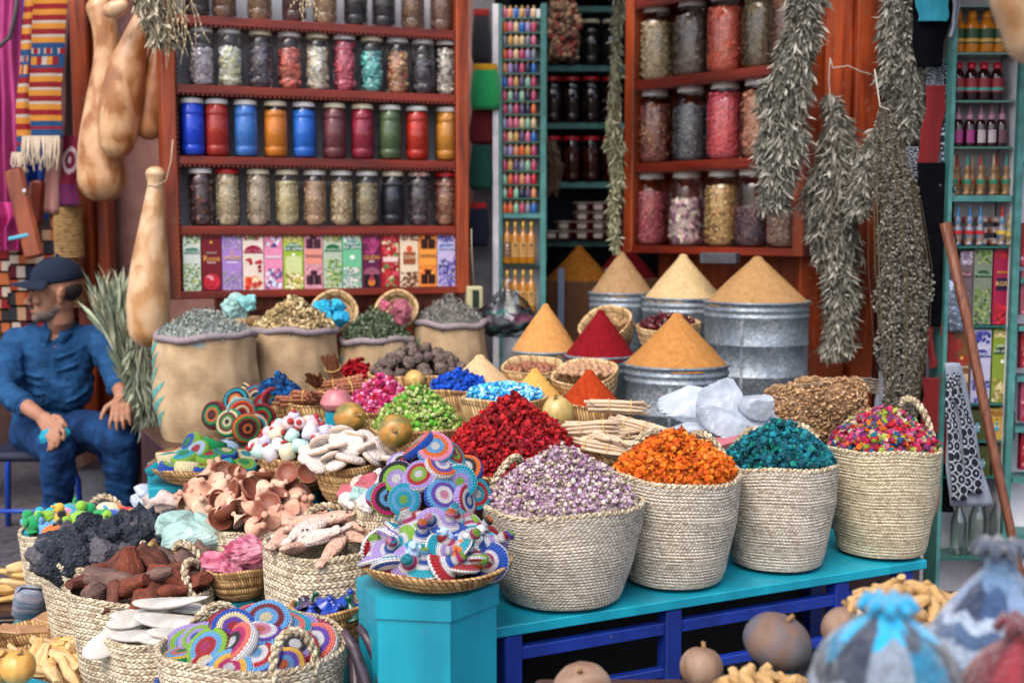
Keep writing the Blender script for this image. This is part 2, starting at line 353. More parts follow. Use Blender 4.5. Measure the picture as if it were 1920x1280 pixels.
def heap(name, loc, rx, ry, h, tpls, n, size, pal, label, cat, parent=None, p=.8, base=None, seed=1, lean=.6, asp=None, up=True, tilt=0, layers=.02, rough=.8, rot=0, kind='stuff', group=None, sheen=0, trans=0, rim=1.0):
    """a loose heap: a mound with n small pieces scattered through its skin"""
    rs = np.random.RandomState(seed); g = G(); pal = [lin(c) for c in pal]
    bc = lin(base) if base else tuple(np.mean(pal, axis=0) * .8)
    pr = [(1.0 * q, float(moundz(np.array(q), h * .93, p)) - size * .3) for q in (0, .1, .2, .35, .5, .65, .8, .9, 1.0)] + [(1.0, -.03)]
    g.lathe([(q, z) for q, z in pr], 32, sx=rx, sy=ry, mi=1, col=bc, wob=lambda rr, zz, th: (rr, zz + size * .25 * np.sin(rr * 19 + th * 7)))
    per = n // len(tpls)
    for tn in tpls:
        tv, tf = TPL[tn]; q = np.sqrt(rs.uniform(0, 1, per)) * rim; a = rs.uniform(0, 2 * math.pi, per)
        lump = size * .9 * (np.sin(a * 3 + q * 5 + seed) + np.sin(a * 5 - q * 9)) * .5
        z = moundz(q, h, p) + rs.uniform(-1, 1, per) * layers + lump * (1 - q)
        pos = np.stack([q * rx * np.cos(a), q * ry * np.sin(a), z], 1)
        nrm = np.stack([np.cos(a) * .5 * h / max(rx, ry), np.sin(a) * .5 * h / max(rx, ry), np.ones(per)], 1)
        rm = rotmats(per, rs, up=nrm, lean=lean) if up else rotmats(per, rs)
        sc = size * rs.uniform(.7, 1.3, per)
        if asp: sc = sc[:, None] * np.array(asp)[None] * rs.uniform(.85, 1.15, (per, 3))
        ci = rs.randint(0, len(pal), per); c = np.array(pal)[ci] * rs.uniform(.75, 1.25, (per, 1))
        g.inst(tv, tf, pos, rm, sc, np.clip(c, 0, 1))
    m = mat(name + '_pieces', attr=True, rough=rough, noise=(60, .2), spec=.3, sheen=sheen, trans=trans)
    o = g.build(name, [m, m], parent, smooth=False, loc=loc, rot=(tilt, 0, rot))
    if not parent: tag(o, label, cat, group, kind)
    return o
# ------------------------------------------------------------ common materials
RED = woodmat('red_varnished_wood', '#5c1a06', '#a34416', wear='#80503a', coat=.08)
REDD = woodmat('dark_red_varnished_wood', '#380c04', '#661c08', coat=.08)
REDH = woodmat('red_varnished_shelf_wood', '#480c04', '#7c240a', scale=(1.2, 14, 14), coat=.06)
TEALP = mat('teal_paint', '#45807e', .5, (9, .2), bump=(30, .0006), col2='#356866')
TURQ = woodmat('turquoise_paint', '#057a90', '#0c96ac', scale=(5, 5, .7), rough=.45, wear='#4c7478', coat=.1, wt=.69)
BLUEP = woodmat('royal_blue_paint', '#081e64', '#12308c', scale=(6, 6, 1), rough=.45, wear='#4c4a54', coat=.1, wt=.68)
WHITEP = mat('white_paint', '#cfcdd4', .55, (5, .12), col2='#b5b3bd')
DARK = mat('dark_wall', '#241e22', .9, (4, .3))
PLASTER = mat('pink_plaster', '#8a5f58', .9, (3, .15), bump=(22, .003), col2='#9c736a')
GREYP = mat('grey_plaster', '#6d6b6f', .9, (5, .25), bump=(22, .003), col2='#57555a')
BLACK = mat('black_cloth', '#0e0f16', .9, (20, .3), bump=(60, .002))
STRING = mat('string', '#b5a58c', .9, (90, .2))
GLASS = glassmat(); GLASSD = glassmat('dark_glass', (.55, .6, .6), .2)
# ------------------------------------------------------------ ground
g = G()
gx = np.linspace(-60, 60, 3)
g.add([(-60, -30, 0), (60, -30, 0), (60, 60, 0), (-60, 60, 0)], [(0, 1, 2, 3)])
mg, nt, b = newmat('stone_paving'); tc = nd(nt, 'TexCoord'); mp = nd(nt, 'Mapping'); mp.inputs['Scale'].default_value = (2.2, 3.4, 1); nt.links.new(tc.outputs['Object'], mp.inputs[0])
br = nd(nt, 'TexBrick'); br.inputs['Scale'].default_value = 1; br.inputs['Mortar Size'].default_value = .012
for k, c in (('Color1', '#4a4850'), ('Color2', '#5a565c'), ('Mortar', '#2c2a2e')): br.inputs[k].default_value = (*lin(c), 1)
nt.links.new(mp.outputs[0], br.inputs[0]); n = nd(nt, 'TexNoise'); n.inputs['Scale'].default_value = 14; n.inputs['Detail'].default_value = 8; nt.links.new(tc.outputs['Object'], n.inputs['Vector'])
nt.links.new(mixc(nt, .6, br.outputs[0], ramp(nt, n.outputs[0], [(.3, (.35, .34, .36)), (.7, (1.1, 1.05, 1.05))]), 'MULTIPLY'), b.inputs['Base Color'])
bp = nd(nt, 'Bump'); bp.inputs['Distance'].default_value = .01; nt.links.new(n.outputs[0], bp.inputs['Height']); nt.links.new(bp.outputs[0], b.inputs['Normal']); b.inputs['Roughness'].default_value = .7
tag(g.build('ground', mg, smooth=False), kind='structure')
# ------------------------------------------------------------ the shop building
shop = thing('shop_building', 'pink plastered shop front with red wooden door posts and a dark open interior', 'building', (0, 6, 0))
def sp(g, name, m, **k): return g.build(name, m, shop, smooth=False, loc=(0, -6, 0), **k)
sp(G().box((-1.02, 6.05, 1.5), (1.86, .2, 3.0)), 'plaster_wall', PLASTER)
sp(G().box((-.13, 5.78, 1.5), (.1, .12, 3.0)), 'grey_pillar', GREYP)
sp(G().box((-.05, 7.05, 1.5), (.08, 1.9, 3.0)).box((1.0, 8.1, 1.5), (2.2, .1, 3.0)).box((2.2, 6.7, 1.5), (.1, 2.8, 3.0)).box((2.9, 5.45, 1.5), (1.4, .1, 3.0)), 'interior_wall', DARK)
sp(G().box((-3.6, 7.6, 1.5), (3.4, .1, 3.0)).box((-2.1, 6.8, 1.5), (.06, 1.4, 3.0)), 'neighbour_wall', mat('dark_brown_wall', '#3a2522', .9, (4, .3)))
sp(G().box((0, 7.05, 3.03), (8.6, 2.8, .06)).box((0, 5.65, 2.97), (8.6, .06, .2)).box((3.0, 4.3, 2.52), (3.3, 1.96, .05)).box((.33, 5.0, 2.6), (.9, .62, .05)), 'added_shade_roof', mat('shade_roof_cloth', '#8a7c6a', .9, (6, .1)))  # unseen roof and panels, added to darken the interior and both racks
def post(px0, px1, d, m, name='door_post', dep=.1):
    x0 = P(px0, 300, d).x; x1 = P(px1, 300, d).x
    return sp(G().box(((x0 + x1) / 2, d, 1.32), (x1 - x0, dep, 2.64), bev=.006), name, m)
post(145, 176, 5.75, RED); post(184, 206, 5.8, RED)
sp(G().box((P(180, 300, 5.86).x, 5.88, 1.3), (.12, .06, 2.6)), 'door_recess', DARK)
# wood wall on the right: two upright boards and a panelled door leaf
post(1500, 1590, 5.12, RED, 'door_board', .07); post(1596, 1640, 5.08, RED, 'door_board', .1); post(1640, 1652, 5.14, REDD, 'door_board', .06)
sp(G().box((P(1593, 300, 5.2).x, 5.2, 1.3), (.03, .05, 2.6)), 'door_gap', DARK)
def frame_of(Lp, Rp):
    u = (Rp - Lp); u.z = 0; wd = u.length; u.normalize(); n = Vector((-u.y, u.x, 0)); return u, n, wd, math.atan2(u.y, u.x)
L2 = P(1168, 470, 5.75); R2 = P(1505, 470, 5.0); u2, n2, w2, a2 = frame_of(L2, R2)
dl = G().box((w2 / 2, .27, 1.3), (w2, .04, 2.6))
for x0, x1, z0, z1 in ((.08, .44, .15, .62), (.52, w2 - .06, .15, .62), (.08, .44, .72, 1.12), (.52, w2 - .06, .72, 1.12)):
    for q in ((x0, z0, x1, z0), (x0, z1, x1, z1), (x0, z0, x0, z1), (x1, z0, x1, z1)):
        dl.box(((q[0] + q[2]) / 2, .242, (q[1] + q[3]) / 2), (abs(q[2] - q[0]) + .022, .016, abs(q[3] - q[1]) + .022), bev=.005)
    dl.box(((x0 + x1) / 2, .245, (z0 + z1) / 2), (x1 - x0 - .1, .012, z1 - z0 - .1), bev=.005)
o = dl.build('door_leaf', RED, shop, smooth=False, loc=(L2.x, L2.y - 6, 0), rot=(0, 0, a2))
# ------------------------------------------------------------ cabinets and their jars
def px_to_t(L, u, n, px, py, off):
    r = ray(px, py); k = r.x / r.y; bx = L.x + off * n.x; by = L.y + off * n.y
    return (k * by - bx) / (u.x - k * u.y)
def teeth(g, x0, x1, y, z, vertical=False, s=.011):
    n = int(abs(x1 - x0) / (s * 1.7)); 
    for i in range(n):
        c = x0 + (i + .5) * (x1 - x0) / n
        p = [(s * .5 * math.cos(a) * 1.5, s * .9 * math.sin(a)) for a in np.linspace(math.pi, 2 * math.pi, 5)]
        if vertical: g.add([(p_[1] * vertical + y, z - .006, c + p_[0]) for p_ in p] + [(p_[1] * vertical + y, z + .0, c + p_[0]) for p_ in p], [(j, j + 1, 6 + j, 5 + j) for j in range(4)]); g.s = 0
        else: g.box((c, y, z - s * .45), (s * 1.15, .006, s * .9), bev=.003)
def cabinet(name, label, L, R_, zs, ztop, depth, th=.03, back=None):
    """zs: heights of the shelf tops from the bottom one up"""
    u, n, wd, a = frame_of(L, R_)
    t = thing(name, label, 'cabinet', (L.x, L.y, zs[0] - th), (0, 0, a)); z0 = zs[0] - th; H = ztop - z0
    fw = .055
    for xx in (fw / 2, wd - fw / 2): G().box((xx, depth / 2, H / 2), (fw, depth, H), bev=.004).build('side_post', RED, t, smooth=False)
    for s_ in (0, 1):
        g = G()
        x = fw if s_ == 0 else wd - fw
        k = int(H / .019)
        for i in range(k): g.box((x + (.004 if s_ == 0 else -.004), .008, (i + .5) * H / k), (.009, .008, .012), bev=.003)
        g.build('scalloped_strip', REDD, t, smooth=False)
    G().box((wd / 2, depth + .006, H / 2), (wd - .01, .012, H - .01)).build('back_panel', back or GREYP, t, smooth=False)
    for i, z in enumerate(zs):
        tt = th * (1.15 if i else 1.0)
        sh = G().box((wd / 2, depth / 2 + (.004 if i else -.004), z - z0 - tt / 2), (wd - 2 * fw - .002 if i else wd + .012, depth - .01, tt), bev=.003).build('shelf', REDH, t, smooth=False)
        if i:
            g = G(); k = int((wd - 2 * fw) / .019)
            for j in range(k): g.box((fw + (j + .5) * (wd - 2 * fw) / k, .012, z - z0 - tt - .004), (.013, .006, .012), bev=.003)
            g.build('scalloped_edge', REDD, sh, smooth=False)
    return t, u, n, wd, a
L1 = P(313, 545, 4.9); R1 = P(880, 545, 5.35)
zz1 = [P(345, y, 4.92).z for y in (547, 424, 292, 157, 26)]
cab1, u1, n1, w1, a1 = cabinet('display_cabinet', 'wide red wooden cabinet with five shelves of jars and incense boxes', L1, R1, zz1, 2.5, .2,
                               back=mat('pale_grey_back', '#b4b6c0', .8, (5, .1)))
zz2 = [P(1180, y, 5.74).z for y in (460, 307, 153, 0)]
cab2, u2, n2, w2, a2 = cabinet('display_cabinet', 'red wooden cabinet of big herb jars hung on the open door at right', L2, R2, zz2, 2.5, .24, th=.035, back=RED)
# cupboard base under the left cabinet, panelled
t = thing('base_cupboard', 'low red panelled cupboard below the left jar cabinet, behind the sacks', 'cupboard', (L1.x, L1.y, 0), (0, 0, a1))
zb = zz1[0] - .03
G().box((w1 / 2 + .1, .16, zb / 2 - .002), (w1 - .22, .1, zb - .004)).build('carcass', RED, t, smooth=False)
for i in range(4):
    x0 = .24 + i * .27
    G().box((x0 + .12, .105, zb / 2), (.22, .012, zb - .12), bev=.004).build('door_panel', REDD, t, smooth=False)

def jar_glass(R_, H):
    nk = .80; r = R_
    p = [(0, .004), (r * .86, .002), (r * .97, .012), (r, .03), (r, .16 * H)]
    for z in (.18, .70): p += [(r * .985, z * H), (r * .955, (z + .012) * H), (r * .985, (z + .024) * H), (r, (z + .03) * H)]
    p += [(r, .76 * H), (r * .97, .82 * H), (r * .86, .875 * H), (r * nk, .90 * H), (r * nk, .955 * H)]
    return p
def jar_big(R_, H):
    r = R_; return [(0, .004), (r * .84, .002), (r * .96, .014), (r, .04), (r, .70 * H), (r * .97, .76 * H), (r * .86, .83 * H), (r * .7, .875 * H), (r * .68, .89 * H), (r * .68, .955 * H)]
JARM = {}
def jar_meshes(kind, R_, H):
    if kind not in JARM:
        p = (jar_big if kind == 'big' else jar_glass)(R_, H); nk = p[-1][0]
        gm = G().lathe(p, 28).mesh('jar_glass', GLASS)
        lr = nk + .005; lz = H * .93 if kind != 'big' else H * .925
        lp = [(lr, lz - .004), (lr + .001, lz), (lr, H - .004), (lr - .003, H), (lr - .007, H - .0005), (lr - .009, H - .002), (0, H - .0015)]
        lm = G().lathe(lp, 28).mesh('jar_lid', WHITEP); JARM[kind] = (gm, lm, p)
    return JARM[kind]
LIDW = mat('white_enamel_lid', '#d8d6d4', .4, (20, .08)); LIDR = mat('red_lid', '#b3141c', .35, (30, .1)); LIDC = mat('cream_lid', '#d9ccb0', .45, (20, .1)); LIDD = mat('dark_lid', '#2b2426', .5)
def setmat(o, m):
    o.material_slots[0].link = 'OBJECT'; o.material_slots[0].material = m
CM = {}
def jar(name, label, group, loc, kind, R_, H, fill, ctype, cols, lid=LIDW, rz=0, seed=0, glass=None):
    gm, lm, p = jar_meshes(kind, R_, H)
    t = thing(name, label, 'jar', loc, (0, 0, rz), group)
    o = bpy.data.objects.new('glass', gm); COL.objects.link(o); o.parent = t
    if glass: setmat(o, glass)
    o = bpy.data.objects.new('lid', lm); COL.objects.link(o); o.parent = t; setmat(o, lid)
    q = [(max(0, r - .004), z + .004) for r, z in p if z <= fill * H]; rt = q[-1][0]
    q += [(rt, fill * H), (rt * .6, fill * H + R_ * .12), (0, fill * H + R_ * .18)]
    if ctype == 'chunk' or ctype == 'bits':
        rs = np.random.RandomState(seed + 5); g = G(); pal = np.array([lin(c) for c in cols]); pal = np.minimum(pal * 1.7 + pal.mean(1, keepdims=True) * .5 + .03, .85)
        g.lathe([(max(0, r - .012), z) for r, z in q], 16, col=tuple(pal.mean(0) * .8))
        big = ctype == 'chunk'; N = 150 if big else 800; s = R_ * (.25 if big else .085)
        a = rs.uniform(0, 2 * math.pi, N); zz = rs.uniform(.02, fill * H, N)
        rr = np.interp(zz, [z for r, z in q[:-2]], [r for r, z in q[:-2]]) - s * .75
        top = rs.uniform(0, 1, N) < .12; rr = np.where(top, rr * np.sqrt(rs.uniform(0, 1, N)), rr); zz = np.where(top, fill * H, zz)
        tv, tf = TPL['crumb']; c = pal[rs.randint(0, len(pal), N)] * rs.uniform(.6, 1.35, (N, 1))
        g.inst(tv, tf, np.stack([rr * np.cos(a), rr * np.sin(a), np.maximum(zz, s)], 1), rotmats(N, rs), s * rs.uniform(.7, 1.1, N), np.clip(c, 0, 1))
        g.build('contents', mat('jar_chunks', attr=True, rough=.7, noise=(80, .25)), t, smooth=False)
    else:
        c1 = cols[0]; c2 = cols[1] if len(cols) > 1 else None
        m = mat('powder_' + c1 + str(c2) , c1, .9, (70, .22), bump=(220, .002), col2=c2)
        G().lathe(q, 24, uv=False).build('contents', m, t)
    return t
def cab_pos(L, u, n, px, py, off, z):
    tt = px_to_t(L, u, n, px, py, off); p = L + u * tt + n * off; p.z = z; return p
row_names = ['the lowest jar row', 'the row of coloured powders', 'the row of resin lumps', 'the dim top row']
rows = [
 (1, [375, 425, 483, 537, 589, 639, 687, 736, 785, 835], [
  ('dark purple dried flowers', .9, 'chunk', ['#2a1018', '#3a1620', '#6b3a22', '#1a0c12'], LIDW), ('pale tan seeds', .93, 'bits', ['#a98d66', '#bfa67e', '#7c6444'], LIDR),
  ('greyish brown seeds', .93, 'bits', ['#8c7a60', '#6f5f4a', '#a8977a'], LIDC), ('yellowish seeds', .78, 'bits', ['#a8945a', '#8a7846', '#c2ae76'], LIDC),
  ('light brown dried seeds', .78, 'bits', ['#9c7550', '#b38c62', '#6e5238'], LIDW), ('mixed tan and brown flakes', .78, 'bits', ['#a88456', '#6b4c30', '#c9a878'], LIDW),
  ('fine olive brown seeds', .76, 'bits', ['#7d6e4c', '#5f5338', '#94855f'], LIDW), ('blue-black nigella seeds', .74, 'powder', ['#12141f', '#1b1e2e'], LIDC),
  ('dark brown nut balls', .86, 'chunk', ['#33262a', '#45353a', '#221a1e'], mat('worn_lid', '#a8504a', .5, (60, .5), col2='#cfc4b8')), ('dark red chillies and yellow seeds', .86, 'bits', ['#5a0c12', '#7c1418', '#42080e', '#b08a4a'], LIDR)]),
 (2, [362, 408, 462, 518, 571, 628, 680, 732, 782, 838], [
  ('bright cobalt blue powder', .93, 'powder', ['#0648d8', '#0a50e6'], LIDW), ('scarlet red powder', .95, 'powder', ['#b02818', '#c0321f'], LIDW), ('sky blue granules', .93, 'powder', ['#3577c8', '#4a8ad6'], LIDW),
  ('orange powder', .82, 'powder', ['#d07a10', '#dd8a1e'], LIDC), ('azure blue granules', .84, 'powder', ['#156ad0', '#2a7ad8'], LIDW), ('brownish mauve powder', .9, 'powder', ['#6e3238', '#7d4045'], LIDC),
  ('crimson powder', .93, 'powder', ['#8e1630', '#9d2340'], LIDC), ('moss green powder', .92, 'powder', ['#49603c', '#5a7049'], LIDW), ('vermilion powder', .88, 'powder', ['#b4200c', '#c02c12'], LIDW), ('golden ochre powder', .94, 'powder', ['#b97a1a', '#c88a2c'], LIDW)]),
 (3, [382, 435, 492, 546, 598, 648, 699, 747, 794, 838], [
  ('pale lilac-grey crystals', .62, 'chunk', ['#8f868c', '#a39aa0', '#7c7278'], LIDW), ('pale yellow-green lumps', .66, 'chunk', ['#b9b98a', '#cfcf9e', '#9fa070'], LIDW), ('dark plum coloured bits', .74, 'chunk', ['#302630', '#463a46', '#5c525c'], LIDC),
  ('orange-red bark pieces', .7, 'chunk', ['#a8432a', '#8a3420', '#b85a3a'], LIDW), ('ivory coloured resin lumps', .74, 'chunk', ['#b3a283', '#cbbd9e', '#8d7d62'], LIDC), ('deep pink stones', .86, 'chunk', ['#94243e', '#b03a54', '#7c1a30'], LIDW),
  ('teal green crystals', .72, 'chunk', ['#137a76', '#2a9a92', '#6fb8ae', '#0e5a5c'], LIDC), ('amber and brown lumps', .72, 'chunk', ['#8c6238', '#b58a52', '#5f4028', '#8a3020'], LIDW), ('dark blue-grey chips', .6, 'chunk', ['#22222c', '#3a3038', '#484850'], LIDW), ('grey and tan shells', .82, 'chunk', ['#75685a', '#93867a', '#50463c', '#b0a494'], LIDW)]),
 (4, [376, 426, 492, 556, 613, 670, 722, 776, 830], [
  ('dark seeds', .6, 'bits', ['#3a2a22'], LIDD), ('brown seeds', .6, 'bits', ['#5a3a22', '#7a5434'], LIDD), ('tan bits', .55, 'bits', ['#8a6a42', '#6b4c2e'], LIDD), ('dark red bits', .6, 'bits', ['#4a1c18'], LIDD), ('hazel coloured seeds', .7, 'bits', ['#7a5a38', '#8f7048'], LIDD),
  ('black seeds', .7, 'bits', ['#1a181c'], LIDD), ('blackish flakes', .7, 'bits', ['#201c22'], LIDD), ('speckled brown seeds', .7, 'bits', ['#6a4a30', '#8a643e', '#3a2a1e'], LIDD), ('reddish brown seeds', .7, 'bits', ['#5f4030', '#7b5640'], LIDD)])]
for ri, pxs, items in rows:
    for k, (px, (desc, fill, ct, cols, lid)) in enumerate(zip(pxs, items)):
        p = cab_pos(L1, u1, n1, px, 300, .075, zz1[ri] + .001)
        jar('spice_jar', f'jar of {desc}, {ordn(k)} from left in {row_names[ri-1]}', 'glass jars on the wide left cabinet', p, 'small', .0515, .232, fill, ct, cols, lid, rz=rnd.uniform(0, 6), seed=ri * 20 + k)
rows2 = [
 (0, [1221, 1288, 1356, 1414, 1476], [('crimson dried petals', .72, 'bits', ['#7c1424', '#9a1c30', '#b8484a', '#5a0c1a']), ('pink and cream rosebuds', .6, 'chunk', ['#8a5a72', '#a88a86', '#6e3c58', '#b3a486']),
   ('yellow and brown dried blossoms', .78, 'bits', ['#b07a26', '#8a5a1a', '#c99a48', '#4a2e14']), ('dark violet petals', .5, 'bits', ['#2a1c2c', '#3c2a40', '#6a4038']), ('fine brown seeds', .42, 'bits', ['#6b5040', '#826450'])]),
 (1, [1227, 1294, 1358, 1422, 1480], [('dark red chillies with pale seeds', .78, 'bits', ['#5a0a14', '#74101c', '#8a1a20', '#a8884e', '#3c060c']), ('grey-black slivers', .72, 'bits', ['#2c2c34', '#4a4c54', '#1c1c22', '#6c6e74']),
   ('bright coral pink crystals', .85, 'bits', ['#c01e34', '#d03a44', '#a81428']), ('brown almonds', .82, 'chunk', ['#8a5230', '#9c643e', '#70401f']), ('deep red hips', .8, 'chunk', ['#6a0f18', '#841a22'])]),
 (2, [1228, 1294, 1356, 1422, 1476], [('fine beige stalks', .78, 'bits', ['#8f7c58', '#a8946c', '#6f5e40']), ('dusky brown nuts', .8, 'chunk', ['#4a3c34', '#5f4e44', '#382c26']),
   ('vivid orange threads', .82, 'bits', ['#c03a0c', '#d04a14', '#a82c08']), ('olive brown herb', .84, 'bits', ['#4e3c1e', '#66502a', '#3a2c14']), ('rusty bark', .8, 'bits', ['#5f3a24'])])]
rn2 = ['the bottom row', 'the middle row', 'the top row']
for ri, pxs, items in rows2:
    for k, (px, (desc, fill, ct, cols)) in enumerate(zip(pxs, items)):
        p = cab_pos(L2, u2, n2, px, 300, .11 - (.03 if k == 4 else 0), zz2[ri] + .001)
        jar('herb_jar', f'big jar of {desc}, {ordn(k)} in {rn2[ri]} at right', 'big herb jars on the right cabinet', p, 'big', .083, .335, fill, ct, cols, LIDW, rz=rnd.uniform(0, 6), seed=200 + ri * 9 + k)
# ------------------------------------------------------------ lettering
def text_mesh(s, size, depth=.0006):
    c = bpy.data.curves.new('lettering', 'FONT'); c.body = s; c.size = size; c.extrude = depth; c.align_x = 'CENTER'; c.align_y = 'CENTER'; c.resolution_u = 2
    o = bpy.data.objects.new('tmp', c); COL.objects.link(o); dg = bpy.context.evaluated_depsgraph_get(); me = bpy.data.meshes.new_from_object(o.evaluated_get(dg))
    bpy.data.objects.remove(o); return me
def flat(name): return mat('print_' + name, name, .45)
def lettering(s, size, col, parent, loc, name='lettering', maxw=None):
    me = text_mesh(s, size); me.materials.clear(); me.materials.append(flat(col))
    o = bpy.data.objects.new(name, me); COL.objects.link(o); o.parent = parent; o.location = loc; o.rotation_euler = (R(90), 0, 0)
    if maxw:
        xs = [v.co.x for v in me.vertices]; ww = max(xs) - min(xs)
        if ww > maxw: o.scale.x = maxw / ww
    return o
def flora(g, w_, z0, z1, cols, n, s, y, rs, kind='flower'):
    """a printed spray of blossoms: thin coloured discs on the face of the box"""
    for i in range(n):
        x = rs.uniform(-w_ / 2 + s * .7, w_ / 2 - s * .7); z = rs.uniform(z0 + s * .6, z1 - s * .6); c = np.array(lin(cols[rs.randint(len(cols))])) * rs.uniform(.75, 1.2); r = s * rs.uniform(.5, 1)
        k = 6; a0 = rs.uniform(0, 6); pts = [(x + r * (.7 + .4 * (j % 2)) * math.cos(a0 + j * math.pi / k), y - .0002 - i * .000004, z + r * (.7 + .4 * (j % 2)) * math.sin(a0 + j * math.pi / k)) for j in range(2 * k)]
        pts = [(min(max(p[0], -w_ / 2), w_ / 2), p[1], min(max(p[2], z0), z1)) for p in pts]
        g.add(pts[::-1], [list(range(2 * k))], 0, np.clip(c, 0, 1))
def incense(label, loc, rz, bg, w_, h, spec, seed=0, dep=.03, grp='upright incense boxes'):
    """spec: list of (kind, args..) in box heights 0..1"""
    t = thing('incense_box', label, 'incense box', loc, (0, 0, rz), grp); rs = np.random.RandomState(seed + 40)
    G().box((0, dep / 2, h / 2), (w_, dep, h), bev=.0015).build('carton', mat('carton_' + bg, bg, .4, (20, .08)), t, smooth=False)
    g = G(); y = -.0006; have = False
    for q in spec:
        if q[0] == 'flora': flora(g, w_ * .99, q[1] * h, q[2] * h, q[3], q[4], q[5] * w_, y, rs); have = True
        if q[0] == 'rect': x0, x1, z0, z1, c = q[1:]; g.add([(x0 * w_, y - .0009, z0 * h), (x1 * w_, y - .0009, z0 * h), (x1 * w_, y - .0009, z1 * h), (x0 * w_, y - .0009, z1 * h)], [(0, 1, 2, 3)], 0, lin(c)); have = True
        if q[0] == 'arch':
            z0, c = q[1] * h, q[2]; r = w_ * .46; pts = [(r * math.cos(a), y - .001, z0 + r * .85 * math.sin(a)) for a in np.linspace(0, math.pi, 14)]; g.add(pts, [list(range(14))[::-1]], 0, lin(c)); have = True
        if q[0] == 'disc':
            x, z, r, c = q[1] * w_, q[2] * h, q[3] * w_, q[4]; pts = [(x + r * math.cos(a), y - .0012 - rs.uniform(0, .0003), z + r * math.sin(a)) for a in np.linspace(0, 2 * math.pi, 17)[:-1]]; g.add(pts, [list(range(16))[::-1]], 0, lin(c)); have = True
        if q[0] == 'tree':
            z0, c = q[1] * h, lin(q[2])
            for s_ in (-1, 1):
                for k in range(4):
                    x1 = s_ * w_ * (.1 + .09 * k); pts = [(0, z0 + w_ * .75), (x1 * .4, z0 + w_ * .5), (x1, z0)]
                    for a_, b_ in zip(pts, pts[1:]): g.box(((a_[0] + b_[0]) / 2, y - .001, (a_[1] + b_[1]) / 2), (.0035 + abs(b_[0] - a_[0]), .0006, abs(b_[1] - a_[1])), col=c)
            have = True
    if have: g.build('printed_picture', mat('printed_colours', attr=True, rough=.45, noise=(70, .12)), t, smooth=False)
    for q in spec:
        if q[0] == 'text': lettering(q[1], q[2] * w_, q[3], t, (0, -.0032, q[4] * h), maxw=w_ * .88)
    return t
GR = ['#7c9a4a', '#a9b86a', '#4c7a38', '#c8c890', '#5d8a50']; WHT = ['#e0ded8', '#c9c6b0', '#b8b6c4', '#9a9fb8', '#6f7a5a']; LAV = ['#9a86b0', '#8873a6', '#b0a0b8', '#7f9070']
edges = [343, 377, 416, 455, 495, 531, 570, 606, 642, 679, 714, 750, 785, 820, 855]
